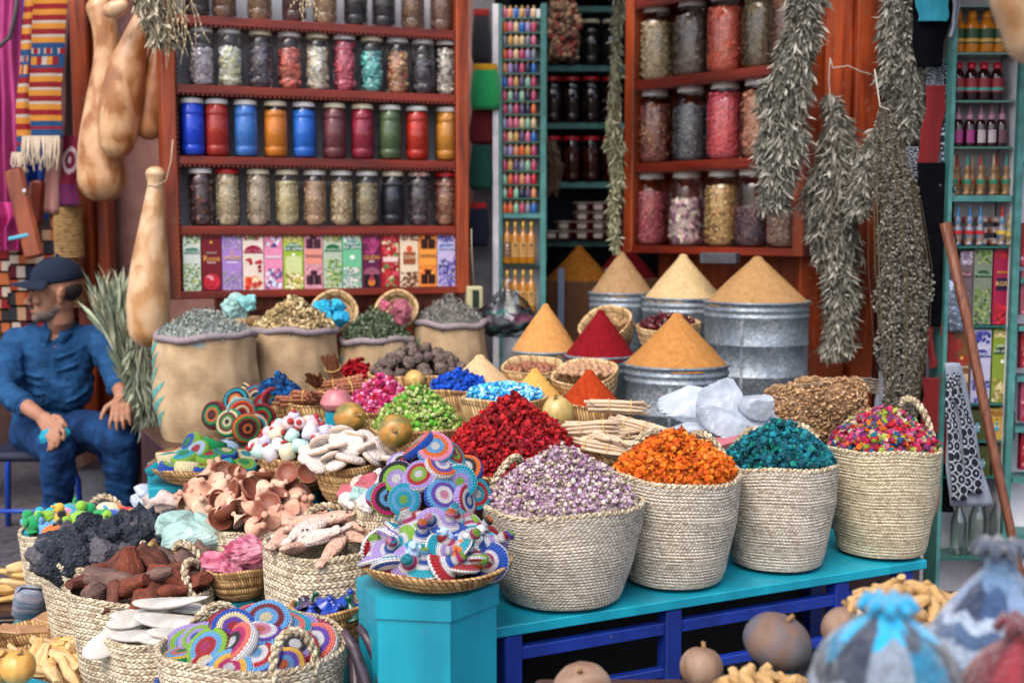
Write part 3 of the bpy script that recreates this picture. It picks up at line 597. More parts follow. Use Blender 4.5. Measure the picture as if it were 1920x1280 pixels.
BX = [
 ('white-green patchouli incense box, green arch, first from left', '#cfd9cc', [('flora', 0, .5, GR, 90, .09), ('flora', .8, .99, GR, 40, .08), ('arch', .66, '#0c7350'), ('text', 'ORKAY', .22, '#e8efe8', .77), ('text', 'PATCHOULI', .27, '#e8efe8', .69)]),
 ('dark red rose incense box with a rose at its foot, second from left', '#6a0a18', [('disc', 0, .16, .42, '#b5142a'), ('disc', -.12, .2, .22, '#d8939a'), ('disc', .16, .14, .2, '#c8203a'), ('disc', -.05, .1, .16, '#7c0a1c'), ('disc', 0, .86, .07, '#d89a30'), ('rect', -.27, .27, .655, .69, '#c8a8a8'), ('text', 'GARDEN', .14, '#5a0a18', .672), ('text', 'Rose', .42, '#dda050', .57), ('rect', -.22, .22, .49, .51, '#c8a8a8')]),
 ('lilac lavender incense box, third from left', '#9c78bc', [('flora', 0, .35, LAV, 90, .08), ('flora', .72, .99, LAV, 50, .08), ('disc', 0, .67, .06, '#d89a30'), ('text', 'LAVENDER', .26, '#e2b860', .58), ('rect', -.28, .28, .49, .515, '#d8c8e0')]),
 ('incense box picturing dark red tulips, fourth from left', '#d8c9bc', [('arch', .66, '#8e0c34'), ('flora', 0, .25, ['#c8301e', '#a01428', '#d86a2a', '#e0c8a0'], 24, .2), ('flora', .3, .62, ['#a81830', '#8e0c24', '#c8c8b0'], 9, .17), ('flora', .88, .99, ['#7a8a50', '#a02a40'], 14, .12), ('text', 'Red  Tulip', .2, '#c87a90', .7)]),
 ('pink incense box with white and violet blossoms, fifth from left', '#d884a6', [('flora', 0, .4, ['#d8d8e4', '#6a4a86', '#cc6a90', '#b8c8dc'], 60, .15), ('flora', .75, .99, ['#d8d8e4', '#4c3a78', '#cc7a9a'], 34, .15), ('rect', -.42, .42, .57, .61, '#cfc0cc')]),
 ('yellow-green jasmine incense box with dark green arch, sixth from left', '#95b032', [('flora', 0, .32, ['#d8c890', '#c8b060', '#e0d8b8', '#8a7430'], 70, .1), ('flora', .85, .99, ['#c8b878', '#b09a50'], 34, .1), ('rect', -.4, .4, .3, .6, '#c2ca8c'), ('arch', .7, '#0a5c38'), ('text', 'ORKAY', .2, '#e8efe8', .8), ('text', 'RUH - JASMINE', .2, '#e8efe8', .73), ('disc', 0, .63, .08, '#e8e8e0')]),
 ('pink sandal incense box with bare printed tree, seventh from left', '#d0949c', [('flora', 0, .45, ['#c88a9a', '#b06a80', '#8a4a60', '#dcb0b4'], 50, .08), ('flora', .76, .99, ['#c88a9a', '#a85a70'], 30, .08), ('tree', .08, '#4a2838'), ('tree', .74, '#4a2838'), ('rect', -.42, .42, .45, .72, '#d88a78'), ('text', 'SANDAL', .24, '#7a4050', .6)]),
 ('patchouli incense box with dark green arch and pale leaves, eighth from left', '#a9b8a2', [('flora', 0, .55, GR, 110, .09), ('flora', .84, .99, ['#4c7a48', '#b09a48'], 30, .09), ('arch', .68, '#0b5a34'), ('text', 'Patchouli', .24, '#b8d8b0', .72)]),
 ('mint jasmine incense box with teal arch and white blossoms, ninth from left', '#66b287', [('flora', 0, .4, WHT, 100, .09), ('flora', .85, .99, WHT, 30, .09), ('arch', .73, '#0b6266'), ('text', 'ORKAY', .2, '#e8efe8', .82), ('text', 'RUH - JASMINE', .2, '#e8efe8', .755), ('disc', 0, .57, .12, '#dfeee0')]),
 ('dark purple oudh incense box with arched window, tenth from left', '#56103c', [('flora', .6, .99, ['#8e2a5c', '#a84074', '#6a1a48'], 26, .2), ('arch', .25, '#8a4a60'), ('rect', -.4, .4, .02, .27, '#0c060c'), ('disc', 0, .1, .2, '#c06a28'), ('disc', 0, .17, .14, '#a02a48'), ('disc', 0, .25, .07, '#b84a60'), ('text', 'OUDH', .34, '#d89a48', .56), ('rect', -.15, .15, .48, .5, '#d8c8d0')]),
 ('strawberry red incense box with pale name band, eleventh from left', '#8c1020', [('flora', 0, .99, ['#b81a26', '#8a0c1c', '#5a7a3a', '#d0485a', '#c8b890'], 90, .16), ('rect', -.4, .4, .48, .57, '#d8bcb8')]),
 ('cream clove incense box with brown label, twelfth from left', '#d8c4a8', [('flora', 0, .3, ['#6a2e18', '#884020', '#4c2010'], 90, .08), ('flora', .86, .99, ['#7a4a30', '#a08060'], 20, .1), ('rect', -.34, .34, .43, .66, '#8c4620'), ('disc', 0, .72, .17, '#cc4a1e'), ('text', 'CLOVE', .26, '#e2d0a8', .56)]),
 ('orange sandal incense box with bare printed tree, thirteenth from left', '#dc8634', [('flora', 0, .4, ['#d86a30', '#c85a2a', '#e09a58'], 40, .1), ('flora', .76, .99, ['#b85a38', '#c86a40'], 30, .08), ('tree', .06, '#3c1c14'), ('tree', .74, '#3c1c14'), ('rect', -.46, .46, .42, .72, '#e09238'), ('text', 'SANDAL', .25, '#5a2a38', .6)]),
 ('violet lavender incense box with blue arch, fourteenth from left', '#b3a9cc', [('flora', 0, .55, ['#6a5ab8', '#4a3a98', '#8a7ac8', '#3a4a50', '#a8a0d0'], 120, .1), ('flora', .84, .99, ['#6a5ab0', '#3a3a70', '#a08ac0'], 30, .1), ('arch', .7, '#1a3aa0'), ('text', 'ORKAY', .2, '#dfe4f0', .81), ('text', 'LAVENDER', .26, '#dfe4f0', .73)])]
for k, (lab, bg_, spec) in enumerate(BX):
    ta = px_to_t(L1, u1, n1, edges[k], 490, .02); tb = px_to_t(L1, u1, n1, edges[k + 1], 490, .02)
    p = L1 + u1 * ((ta + tb) / 2) + n1 * .02; p.z = zz1[0] + .001
    incense(lab, p, a1, bg_, (tb - ta) * .965, .228 if k != 12 else .222, spec, k)
# ------------------------------------------------------------ baskets, drums, sacks
PALM = weavemat('plaited_palm', '#cdc4b4', '#b3a696', '#8a786a', 95, 30, .003)
PALMS = weavemat('plaited_palm_small', '#cfc3aa', '#b5a48c', '#8c7762', 64, 22, .003)
PALMY = weavemat('plaited_palm_yellow', '#cfc3a6', '#b6a78a', '#8f7f66', 95, 30, .003)
ROPE = weavemat('palm_rope', '#c4b69c', '#a39174', '#74624c', 3, 60, .002, coil=True, slant=1)
COIL = weavemat('coiled_straw', '#c09c6a', '#a27b4e', '#765034', 70, 9, .004, coil=True, slant=1.2)
COILP = weavemat('pale_coiled_straw', '#cfb084', '#b08c5e', '#80603c', 60, 9, .004, coil=True, slant=1.2)
def rope_arc(g, a, b, h, out, r=.008, n=22, lean=0):
    """a two-strand twisted rope between a and b, arching h up along `out`"""
    a, b = Vector(a), Vector(b); pts = []
    for k in range(n + 1):
        t = k / n; ang = math.pi * t
        pts.append(a.lerp(b, .5 - .5 * math.cos(ang) * (1 + .12 * math.sin(ang))) + Vector(out) * h * math.sin(ang) ** .8)
    tot = sum((pts[i + 1] - pts[i]).length for i in range(n)); tw = tot / (r * 5) * 2 * math.pi
    m = n * 4; fine = []
    for k in range(m + 1):
        t = k / m * n; i = min(int(t), n - 1); fine.append(pts[i].lerp(pts[i + 1], t - i))
    for s_ in (0, math.pi):
        q = []
        up = None
        for k in range(m + 1):
            d = (fine[min(k + 1, m)] - fine[max(k - 1, 0)]).normalized()
            up = d.orthogonal().normalized() if up is None else (up - d * up.dot(d)).normalized(); w_ = d.cross(up); an = s_ + tw * k / m
            q.append(fine[k] + (up * math.cos(an) + w_ * math.sin(an)) * r * .62)
        g.tube(q, r * .72, 6)
def tall_basket(label, loc, rt, rb, H, group='plaited palm baskets', m=None, handles=(), name='palm_basket', tilt=(0, 0), seed=0, sag=.012, hs=(.1, .1), yaw=0):
    """loc = centre of the base"""
    t = thing(name, label, 'basket', loc, (tilt[0], tilt[1], yaw), group); m = m or PALM; rs = random.Random(seed)
    rows = max(10, int(H / .0088)); pr = [(0, .002), (rb * .9, .002), (rb, .012)]
    for k in range(rows):
        for q in (0, .25, .5, .75):
            s_ = (k + q) / rows; r = rb + (rt - rb) * (s_ ** .8) ; pr.append((r + .0016 * math.sin(math.pi * q) ** .7 + .006 * math.sin(s_ * math.pi), .012 + (H - .012) * s_))
    pr.append((rt, H)); ph = [rs.uniform(0, 6) for _ in range(4)]
    def wob(rr, zz, th):
        f = zz / H
        return rr * (1 + sag * f * np.sin(2 * th + ph[0]) + .007 * np.sin(3 * th + ph[1] + 5 * f) + .006 * np.sin(7 * th + ph[2] + 9 * f) + .01 * np.sin(zz * 42 + th * 2 + ph[3]) * (f < .7)), zz + f * .007 * np.sin(2 * th + ph[1]) + f * .003 * np.sin(5 * th + ph[2])
    g = G().lathe(pr[2:], 64, wob=wob)
    g.lathe([(rt - .012, H), (rt - .016, H - .02), (rt * .97 - .02, H - .08), (rb, max(.03, H - .16))][::1], 40, wob=wob)
    g.lathe([(rb, .014), (rb * .5, .006), (0, .006)][::-1], 24)
    g.build('body', m, t)
    # braided rim
    g = G(); N = 130
    for s_ in (0, math.pi):
        q = []
        for k in range(N):
            a = 2 * math.pi * k / N; r1, z1 = wob(np.array([[rt - .005]]), np.array([[H]]), np.array([[a]])); tw = a * 30 + s_
            q.append((float(r1[0, 0]) * math.cos(a) + .004 * math.cos(tw) * math.cos(a), float(r1[0, 0]) * math.sin(a) + .004 * math.cos(tw) * math.sin(a), float(z1[0, 0]) + .002 + .004 * math.sin(tw)))
        g.tube(q, .0055, 5, closed=True)
    g.build('rim', ROPE, t)
    for (an, wd, hh, lean) in handles:
        a = R(an); g = G(); e = wd / 2 / rt
        pa = Vector((rt * math.cos(a - e), rt * math.sin(a - e), H - .03)); pb = Vector((rt * math.cos(a + e), rt * math.sin(a + e), H - .03))
        out = Vector((math.cos(a) * lean, math.sin(a) * lean, 1)).normalized(); rope_arc(g, pa, pb, hh + .03, out, .0095); g.build('handle', ROPE, t)
    return t
def coil_tray(label, loc, r, H, rb=None, group='coiled straw trays and bowls', m=None, tilt=(0, 0, 0), name='straw_tray', rows=6, seed=0, thick=.007, sy=1):
    """loc = centre of the base; flared coiled bowl"""
    rb = rb or r * .6; t = thing(name, label, 'basket', loc, tilt, group); m = m or COIL
    out = [(0, 0), (rb * .6, 0)]
    for k in range(rows):
        for q in (0, .25, .5, .75, .98):
            s_ = (k + q) / rows; out.append((rb * .6 + (r - rb * .6) * s_ ** .72 + .0035 * math.sin(math.pi * q) ** .6, H * (s_ ** 1.5) + .001))
    top = [(r + .003, H + .004), (r - .002, H + .009), (r - .009, H + .006)]
    inn = [(max(0, q[0] - .012), q[1] + .008) for q in out[::-1][1::2]]
    wob = lambda rr, zz, th: (rr * (1 + .012 * np.sin(2 * th + seed) + .006 * np.sin(5 * th + seed * 2)), zz + .004 * np.sin(3 * th + seed) * (zz / H))
    G().lathe(out + top + inn, 56, wob=wob, sy=sy).build('body', m, t); return t
def galvmat():
    m, nt, b = newmat('galvanised_metal'); tc = nd(nt, 'TexCoord')
    v = nd(nt, 'TexVoronoi'); v.inputs['Scale'].default_value = 95; nt.links.new(tc.outputs['Object'], v.inputs['Vector']); sp_ = nd(nt, 'SeparateColor'); nt.links.new(v.outputs['Color'], sp_.inputs[0])
    n = nd(nt, 'TexNoise'); n.inputs['Scale'].default_value = 7; n.inputs['Detail'].default_value = 8; nt.links.new(tc.outputs['Object'], n.inputs['Vector'])
    f = mathn(nt, 'ADD', mathn(nt, 'MULTIPLY', sp_.outputs[0], .22), mathn(nt, 'MULTIPLY', n.outputs[0], .78))
    nt.links.new(ramp(nt, f, [(.25, lin('#59636d')), (.5, lin('#78838d')), (.72, lin('#a4acb4'))]), b.inputs['Base Color'])
    b.inputs['Metallic'].default_value = .55; nt.links.new(mathn(nt, 'MULTIPLY_ADD', sp_.outputs[1], .2, .42), b.inputs['Roughness'])
    bp = nd(nt, 'Bump'); bp.inputs['Distance'].default_value = .0015; nt.links.new(n.outputs[0], bp.inputs['Height']); nt.links.new(bp.outputs[0], b.inputs['Normal']); return m
GALV = galvmat()
def drum(label, loc, r, H, group='galvanised drums of ground spice', splits=()):
    t = thing('metal_drum', label, 'drum', loc, (0, 0, rnd.uniform(-.3, .1)), group)
    out = [(0, .002), (r * .96, .002), (r * .97, .01)]
    def rib(z, a=.004): return [(r * .985, z - .009), (r * .985 + a, z - .004), (r * .985 + a, z + .002), (r * .985, z + .007)]
    for z in sorted([q for q in splits] + [H - .055, H - .03]): out += rib(z)
    out += [(r * .985, H - .012), (r + .004, H - .007), (r + .005, H - .001), (r + .001, H + .002), (r - .004, H), (r * .97 - .004, H - .01), (r * .97 - .004, H - .08), (0, H - .08)]
    wob = lambda rr, zz, th: (rr * (1 + .004 * np.sin(2 * th + 1) + .003 * np.sin(5 * th + zz * 9)), zz)
    G().lathe(out, 72, wob=wob).build('body', GALV, t, angle=None)
    G().box((r * .985 * math.cos(-1.75), r * .985 * math.sin(-1.75), H / 2 - .03), (.006, .012, H - .08), rot=(0, 0, -1.75)).build('seam', GALV, t, smooth=False)
    return t
def cone(label, loc, r, h, c1, c2, seed=0, tip=.06, name='spice_cone', grp='cones of ground spice', mname=None, conv=0.0):
    rs = random.Random(seed); pr = []
    for k in range(41):
        s_ = k / 40; rr = r * (1 - s_); z = h * s_
        # slight swelling of the flank and a rounded tip
        rr += r * conv * math.sin(math.pi * s_)
        if s_ > 1 - tip * 2: q = (s_ - (1 - tip * 2)) / (tip * 2); rr = (r * (2 * tip)) * math.sqrt(max(0, 1 - q * q)) * 1.0 * (1 - .12 * q) ; z = h * (1 - tip * 2) + h * tip * 1.55 * q
        pr.append((max(rr, 0), z))
    pr = [(r * 1.02, -.012)] + pr
    wob = lambda rr, zz, th: (rr * (1 + .018 * np.sin(3 * th + seed + zz * 9) + .009 * np.sin(7 * th + zz * 40 + seed) + .006 * np.sin(13 * th + zz * 60)) + .0012 * np.sin(th * 23 + zz * 170) , zz)
    m = mat('ground_' + (mname or name + str(seed)), c1, .95, (45, .14), bump=(260, .0022), col2=c2, spec=.15)
    o = G().lathe(pr, 96, wob=wob, uv=False).build(name, m, loc=loc); return tag(o, label, 'spice', grp)
BUR = None
def burlapmat():
    m, nt, b = newmat('burlap'); uv = nd(nt, 'UVMap'); tc = nd(nt, 'TexCoord'); sp_ = nd(nt, 'SeparateXYZ'); nt.links.new(uv.outputs[0], sp_.inputs[0])
    a = mathn(nt, 'SINE', mathn(nt, 'MULTIPLY', sp_.outputs[0], 1100)); c = mathn(nt, 'SINE', mathn(nt, 'MULTIPLY', sp_.outputs[1], 420)); w_ = mathn(nt, 'MULTIPLY', a, c)
    n = nd(nt, 'TexNoise'); n.inputs['Scale'].default_value = 11; n.inputs['Detail'].default_value = 8; nt.links.new(tc.outputs['Object'], n.inputs['Vector'])
    mp = nd(nt, 'Mapping'); mp.inputs['Scale'].default_value = (30, 30, 120); nt.links.new(tc.outputs['Object'], mp.inputs[0]); n2 = nd(nt, 'TexNoise'); n2.inputs['Scale'].default_value = 1.5; nt.links.new(mp.outputs[0], n2.inputs['Vector'])
    f = mathn(nt, 'ADD', mathn(nt, 'MULTIPLY', w_, .15), mathn(nt, 'ADD', mathn(nt, 'MULTIPLY', n.outputs[0], .8), mathn(nt, 'MULTIPLY', n2.outputs[0], .2)))
    nt.links.new(ramp(nt, f, [(.3, lin('#8c7458')), (.52, lin('#ad9474')), (.75, lin('#c4ac8a'))]), b.inputs['Base Color']); b.inputs['Roughness'].default_value = .95; b.inputs['Specular IOR Level'].default_value = .1
    bp = nd(nt, 'Bump'); bp.inputs['Distance'].default_value = .002; nt.links.new(f, bp.inputs['Height']); nt.links.new(bp.outputs[0], b.inputs['Normal']); return m
BUR = burlapmat(); LINER = mat('lilac_grey_liner', '#84787c', .9, (30, .18), bump=(60, .003)); PRINT = mat('teal_stencil', '#2f8c90', .9, (60, .35), col2='#6f9c8c')
def sack(label, loc, r, H, seed=0, marks=None, spill=1.0):
    t = thing('burlap_sack', label, 'sack', loc, (0, 0, 0), 'burlap sacks with rolled rims'); rs = random.Random(seed); ph = [rs.uniform(0, 6) for _ in range(6)]
    pr = [(r * 1.0 * (1 - (1 - s_) ** 6 * .12) * (1.0 + .035 * math.sin(s_ * 3.0)) * (1 - .05 * s_ ** 4), H * s_) for s_ in np.linspace(0, 1, 28)]
    def wob(rr, zz, th):
        f = zz / H
        return rr * (1 + .022 * np.sin(3 * th + ph[0] + f * 2) + .014 * np.sin(7 * th + ph[1] + f * 4) + .010 * np.sin(15 * th + ph[2] + f * 3) * f ** .5 + .004 * np.sin(31 * th + ph[5] + f * 7) + .016 * np.sin(f * 13 + 2 * th + ph[3])), zz + .006 * np.sin(2 * th + ph[4]) * f
    G().lathe(pr, 96, wob=wob).build('cloth', BUR, t)
    lip = [(r * .95 + .016 * math.cos(a), H + .002 + .014 * math.sin(a)) for a in np.linspace(-2.2, 3.0, 12)]
    wl = lambda rr, zz, th: (rr * (1 + .02 * np.sin(3 * th + ph[0]) + .008 * np.sin(9 * th + ph[1])), zz + .007 * np.sin(2 * th + ph[4]) + .004 * np.sin(6 * th + ph[5]))
    G().lathe(lip, 80, wob=wl).build('rolled_rim', LINER, t)
    if marks:
        for (an, z0, k) in marks:            # stencilled leaves, hugging the cloth
            g = G()
            for i in range(k):
                for s_ in (0,):
                    zc = z0 - i * .055; pts = []
                    for u_ in np.linspace(0, 1, 9): pts.append((an - .1 + .62 * u_, zc - .04 + .075 * u_ ** .8 + .0))
                    for u_ in np.linspace(1, 0, 9): pts.append((an - .1 + .62 * u_ + .0, zc - .05 + .085 * u_ ** 2.2))
                    V = []
                    for (a, z) in pts:
                        i0 = float(np.interp(z, [p[1] for p in pr], [p[0] for p in pr])); r1, z1 = wob(np.array([[i0]]), np.array([[z]]), np.array([[a]])); rr = float(r1[0, 0]) + .0018
                        V.append((rr * math.cos(a), rr * math.sin(a), float(z1[0, 0])))
                    n = 9; g.add(V, [(j, j + 1, 2 * n - 2 - j, 2 * n - 1 - j) for j in range(n - 1)])
            g.build('stencil', PRINT, t)
    return t
# ------------------------------------------------------------ tables and stands
B0 = P(985, 1168, 3.07); B0.z = 0; ub = Vector((.9, .437, 0)).normalized(); nb = Vector((-ub.y, ub.x, 0)); ab = math.atan2(ub.y, ub.x); BZ = .399
def bf(s_, t_, z=0): p = B0 + ub * s_ + nb * t_; p.z = z; return p
bench = thing('display_bench', 'turquoise bench on royal blue legs under the four big baskets', 'bench', B0, (0, 0, ab))
G().box((.63, .235, BZ - .014), (1.49, .47, .028), bev=.003).build('bench_top', TURQ, bench, smooth=False)
for x in (-.03, .46, 1.05, 1.3): 
    for y in ((.03, .44) if x in (-.03, 1.3) else (.03,)): G().box((x + .0, y, (BZ - .03) / 2), (.05, .05, BZ - .03), bev=.003).build('leg', BLUEP, bench, smooth=False)
for y in (.03,): G().box((.64, y, .315), (1.32, .03, .034), bev=.003).build('rail', BLUEP, bench, smooth=False)
G().box((.64, .032, .19), (1.32, .028, .026), bev=.003).build('rail', BLUEP, bench, smooth=False)
G().box((-.0, .235, .2), (.03, .38, .045), bev=.003).build('rail', BLUEP, bench, smooth=False)
G().box((.64, .462, .2), (1.4, .012, .38)).build('back_board', mat('bench_shade_black', '#0c0a0c', .9), bench, smooth=False)  # black sheet added in place of the shade under the bench
tb = thing('display_table', 'dark stepped wooden table hidden under the trays of flowers and the sacks', 'table', bf(0, .5), (0, 0, ab))
DKW = woodmat('dark_table_wood', '#2a1a16', '#4a2c22')
def tier(s0, s1, t0, t1, z): G().box(((s0 + s1) / 2, (t0 + t1) / 2 - .5, z / 2), (s1 - s0, t1 - t0, z), bev=.004).build('tier', DKW, tb, smooth=False)
tier(-.1, 1.75, .475, .90, .50); tier(-.1, 1.15, .905, 1.245, .56); tier(-.3, 1.15, 1.25, 2.2, .62); tier(-.6, -.305, 1.64, 2.2, .62); tier(1.155, 1.75, .905, 1.72, .56)
def hexbox(label, loc, r, H, rz=0, grp='turquoise painted stands', n=6, sx=1, lidh=.045):
    t = thing('display_stand', label, 'stand', loc, (0, 0, rz), grp)
    pl = lambda q: [(q * math.cos(2 * math.pi * k / n + math.pi / n) * sx, q * math.sin(2 * math.pi * k / n + math.pi / n)) for k in range(n)]
    G().prism(pl(r * .965), 0, H - lidh).build('body', TURQ, t, smooth=False); G().prism(pl(r), H - lidh, H).build('lid', TURQ, t, smooth=False); return t
# ------------------------------------------------------------ the four big baskets on the bench
def base_at(px, py_rim, d, z0): p = P(px, py_rim, d); return Vector((p.x, p.y, z0)), p.z
BIG = [(1054, 940, 3.29, .222, .158, 'leftmost big basket on the bench, heaped with pink and white rosebuds', PALM, ((152, .16, .12, -.45), (55, .15, .11, -.7)), 'a'),
       (1266, 888, 3.45, .186, .132, 'second big bench basket from the left, heaped with orange blossoms', PALM, ((132, .14, .13, -.6), (40, .13, .12, -.5)), 'b'),
       (1461, 868, 3.62, .172, .13, 'third big bench basket from the left, heaped with deep teal flowers', PALM, ((130, .12, .1, -.5), (42, .13, .12, -.5)), 'c'),
       (1657, 838, 3.76, .172, .13, 'rightmost big basket on the bench, yellowish palm, heaped with multicoloured petals', PALMY, ((128, .1, .08, -.5), (30, .13, .15, -.3)), 'd')]
RZ = {}
for i, (px, py, d, rt, rb, lab, m, hd, key) in enumerate(BIG):
    b0, rz = base_at(px, py, d, BZ + .001); RZ[key] = (b0, rz, rt)
    tall_basket(lab, b0, rt, rb, rz - BZ, m=m, handles=hd, seed=i + 3, group='big palm baskets on the bench')
def bheap(key, h, tpls, n, size, pal, label, seed, **k):
    b0, rz, rt = RZ[key]; return heap('dried_flowers', (b0.x, b0.y, rz - .006), rt * .915, rt * .915, h, tpls, n, size, pal, label, 'dried flowers', seed=seed, **k)
PINKS = ['#a88cA4', '#96748e', '#b8a4ae', '#c0b2a8', '#84607c', '#b49cb0', '#c4bab0', '#847a5c', '#a4869c', '#b0a48c']
bheap('a', .15, ['bud', 'flower', 'curl'], 5200, .0072, PINKS, 'pale pink and lilac dried rosebuds in the leftmost big basket', 11, lean=.9, p=.75)
bheap('b', .12, ['bud', 'flower', 'petal'], 2600, .0115, ['#c45a0c', '#b84e0a', '#cc6e16', '#a04006', '#d0802c', '#bc5e10'], 'bright orange dried blossoms in the second big basket', 12, lean=.9, p=.7)
bheap('c', .12, ['flower', 'petal', 'bud'], 2600, .0125, ['#06505e', '#0a6070', '#07414e', '#0f7080', '#12786e', '#053640'], 'deep teal dyed flowers in the third big basket', 13, lean=.9, p=.7)
bheap('d', .11, ['bud', 'petal', 'crumb', 'flower'], 2600, .013, ['#980e38', '#a83060', '#b85a14', '#0c5a6c', '#74862a', '#8a9640', '#8a0e1c', '#a82c58', '#1a406a', '#a85878', '#a89a84', '#6c2c5c'], 'multicoloured dyed petals and buds in the rightmost big basket', 14, lean=.9, p=.6)
# ------------------------------------------------------------ galvanised drums and spice cones
def drum_cone(lab, px, py, d, rpx, zb, apex, c1, c2, cl, seed, splits=(), conv=0.0, rf=.96):
    p = P(px, py, d); r = W(rpx, d); H = p.z - zb; drum(lab, (p.x, p.y, zb), r, H, splits=splits)
    top = P(px, apex, d); cone(cl, (p.x, p.y, p.z - .004), r * rf, (top.z - p.z) * 1.03, c1, c2, seed, conv=conv)
drum_cone('back left galvanised drum, half hidden, under the greyish tan cone', 1165, 547, 5.35, 60, .561, 470, '#8e7050', '#9c7e5c', 'greyish tan spice cone, leftmost of the back three', 1, conv=.02)
drum_cone('middle back galvanised drum under the cream cone', 1280, 556, 5.2, 76, .561, 474, '#b2986e', '#bea67c', 'cream coloured spice cone between the two tan cones', 2)
drum_cone('tallest galvanised drum at right, ribbed round its upper third', 1419, 563, 4.8, 97, .561, 478, '#96724a', '#a27e54', 'large tan ochre spice cone on the tallest drum', 3, splits=(.28, .4), conv=.02)
drum_cone('low galvanised drum under the yellow ochre cone, front left', 1023, 655, 4.85, 65, .621, 567, '#ae7c44', '#ba8850', 'yellow ochre spice cone left of the dark red cone', 4, conv=.03)
drum_cone('low galvanised drum under the dark red cone', 1126, 664, 4.7, 66, .621, 578, '#680812', '#780c18', 'deep red ground paprika cone', 5, conv=.02, rf=.985)
drum_cone('galvanised drum in front of the tallest one, under an orange ochre cone', 1268, 680, 4.35, 98, .561, 584, '#a06c38', '#aa7842', 'orange ochre spice cone in front of the date basket', 6, splits=(.2,), conv=.01)
# small cones on flat trays
def small_cone(px, py, d, rpx, apex, zt, c1, c2, lab, seed, n, tl):
    p = P(px, py, d); r = W(rpx, d); coil_tray(tl, (p.x, p.y, zt), r * 1.05, max(.03, p.z - zt), rb=r * .9, seed=seed)
    cone(lab, (p.x, p.y, p.z), r, P(px, apex, d).z - p.z, c1, c2, seed, tip=.08)
small_cone(900, 722, 4.42, 65, 662, .621, '#b89a74', '#c4a882', 'small beige powder cone behind the blue lumps', 7, 'x', 'straw dish under the small beige cone')
small_cone(1003, 745, 4.28, 52, 688, .621, '#bc9044', '#c89c54', 'small yellow powder cone beside the nutmeg basket', 8, 'x', 'straw dish under the small yellow cone')
small_cone(1105, 756, 4.16, 60, 690, .561, '#8a2a0c', '#a03a14', 'small rust red powder cone in front of the nutmeg basket', 9, 'x', 'straw dish under the small rust red cone')
# ------------------------------------------------------------ sacks
SK = [(384, 628, 4.6, .187, '#8f9690', ['#7f8a84', '#98a09a', '#6a7670', '#aab0a8'], 'leftmost burlap sack with teal stencilled leaves, filled with grey-green herb', 'pale grey-green dried herb in the leftmost sack', 580, ((-2.9, .36, 3), (-2.7, .2, 3))),
      (550, 618, 4.85, .172, '#a89470', ['#b39c70', '#8f7a52', '#c8b68c', '#6f5f40'], 'second burlap sack from the left, filled with straw-coloured flowers', 'straw-coloured dried flowers in the second sack', 560, ((-2.9, .3, 3),)),
      (704, 636, 4.98, .15, '#4e5a44', ['#4a5a40', '#64705a', '#3a4632', '#7c866c'], 'low third burlap sack, filled with dark green leaves', 'dark green curled leaves in the third sack', 582, ((-2.9, .25, 2),)),
      (843, 606, 5.1, .151, '#6a6964', ['#6a6864', '#8a8880', '#4e4c4a', '#a5a39c'], 'rightmost burlap sack, filled with grey twiggy herb', 'grey twiggy herb in the rightmost sack', 556, ((-2.9, .3, 1),))]
for i, (px, py, d, r, bc, pal, lab, hl, apex, mk) in enumerate(SK):
    p = P(px, py, d); sack(lab, (p.x, p.y, .621), r, p.z - .621, seed=i + 1, marks=mk)
    heap('dried_herb', (p.x, p.y, p.z - .004), r * .93, r * .93, P(px, apex, d).z - p.z, [['leaf', 'curl'], ['petal', 'leaf', 'crumb'], ['curl', 'leaf'], ['stick', 'leaf']][i], [3000, 2600, 2400, 2600][i], [.011, .012, .015, .017][i], pal, hl, 'herb', seed=30 + i, base=bc, lean=1.2, p=.8 + .1 * (i == 0))
# ------------------------------------------------------------ flower heaps behind
def tray_heap(px, py, d, rpx, zb, apex, tpls, n, size, pal, hl, tl, seed, name='dried_flowers', cat='dried flowers', p=.75, tray=True, rows=5, m=None, rbf=.6, ry=1, lean=.9, off=.0, hr=.9, base=None, **k):
    q = P(px, py, d); r = W(rpx, d)
    if tray: coil_tray(tl, (q.x, q.y, zb), r, max(.03, q.z - zb), rb=r * rbf, seed=seed, rows=rows, m=m)
    heap(name, (q.x + off, q.y, q.z - .012), r * hr, r * hr * ry, (P(px, apex, d).z - q.z) * 1.05, tpls, n, size, pal, hl, cat, seed=seed, p=p, lean=lean, base=base, **k)
    return q, r
REDS = ['#8a0a14', '#a01018', '#6c060e', '#b41e22', '#7c0c1a']
tray_heap(960, 868, 3.68, 152, .62, 745, ['bud', 'petal', 'flower'], 4200, .0108, REDS + ['#94140f', '#7c1418'], 'heap of deep red dried hibiscus flowers on the wide straw tray', 'wide straw tray under the deep red flowers', 41, p=.72, hr=.93, rows=4)
q = P(985, 866, 3.56)
heap('dried_flowers', (q.x - .0, q.y, q.z - .015), .125, .06, .085, ['flower', 'petal'], 800, .014, ['#a80e2c', '#8c0a22', '#bb1a3a', '#c83a50', '#93202c', '#a87060'], 'crimson open flower heads in front of the deep red heap', 'dried flowers', seed=42, p=.6, lean=.9)
tray_heap(783, 800, 4.0, 92, .561, 724, ['petal', 'curl', 'bud'], 2600, .0105, ['#77923a', '#8ea652', '#5f7c2c', '#9cae6a', '#4f9a28', '#868a50', '#a7ac78'], 'heap of dried green leaves and buds beside the striped gourds', 'straw tray under the green leaves', 43, p=.7)
tray_heap(716, 770, 4.25, 70, .621, 706, ['bud', 'petal', 'crumb'], 1500, .0115, ['#9a1450', '#b83a72', '#c0628c', '#84103e', '#cc86a4', '#a01c30'], 'heap of magenta and pink dried rosebuds', 'straw tray under the magenta rosebuds', 44, p=.6)
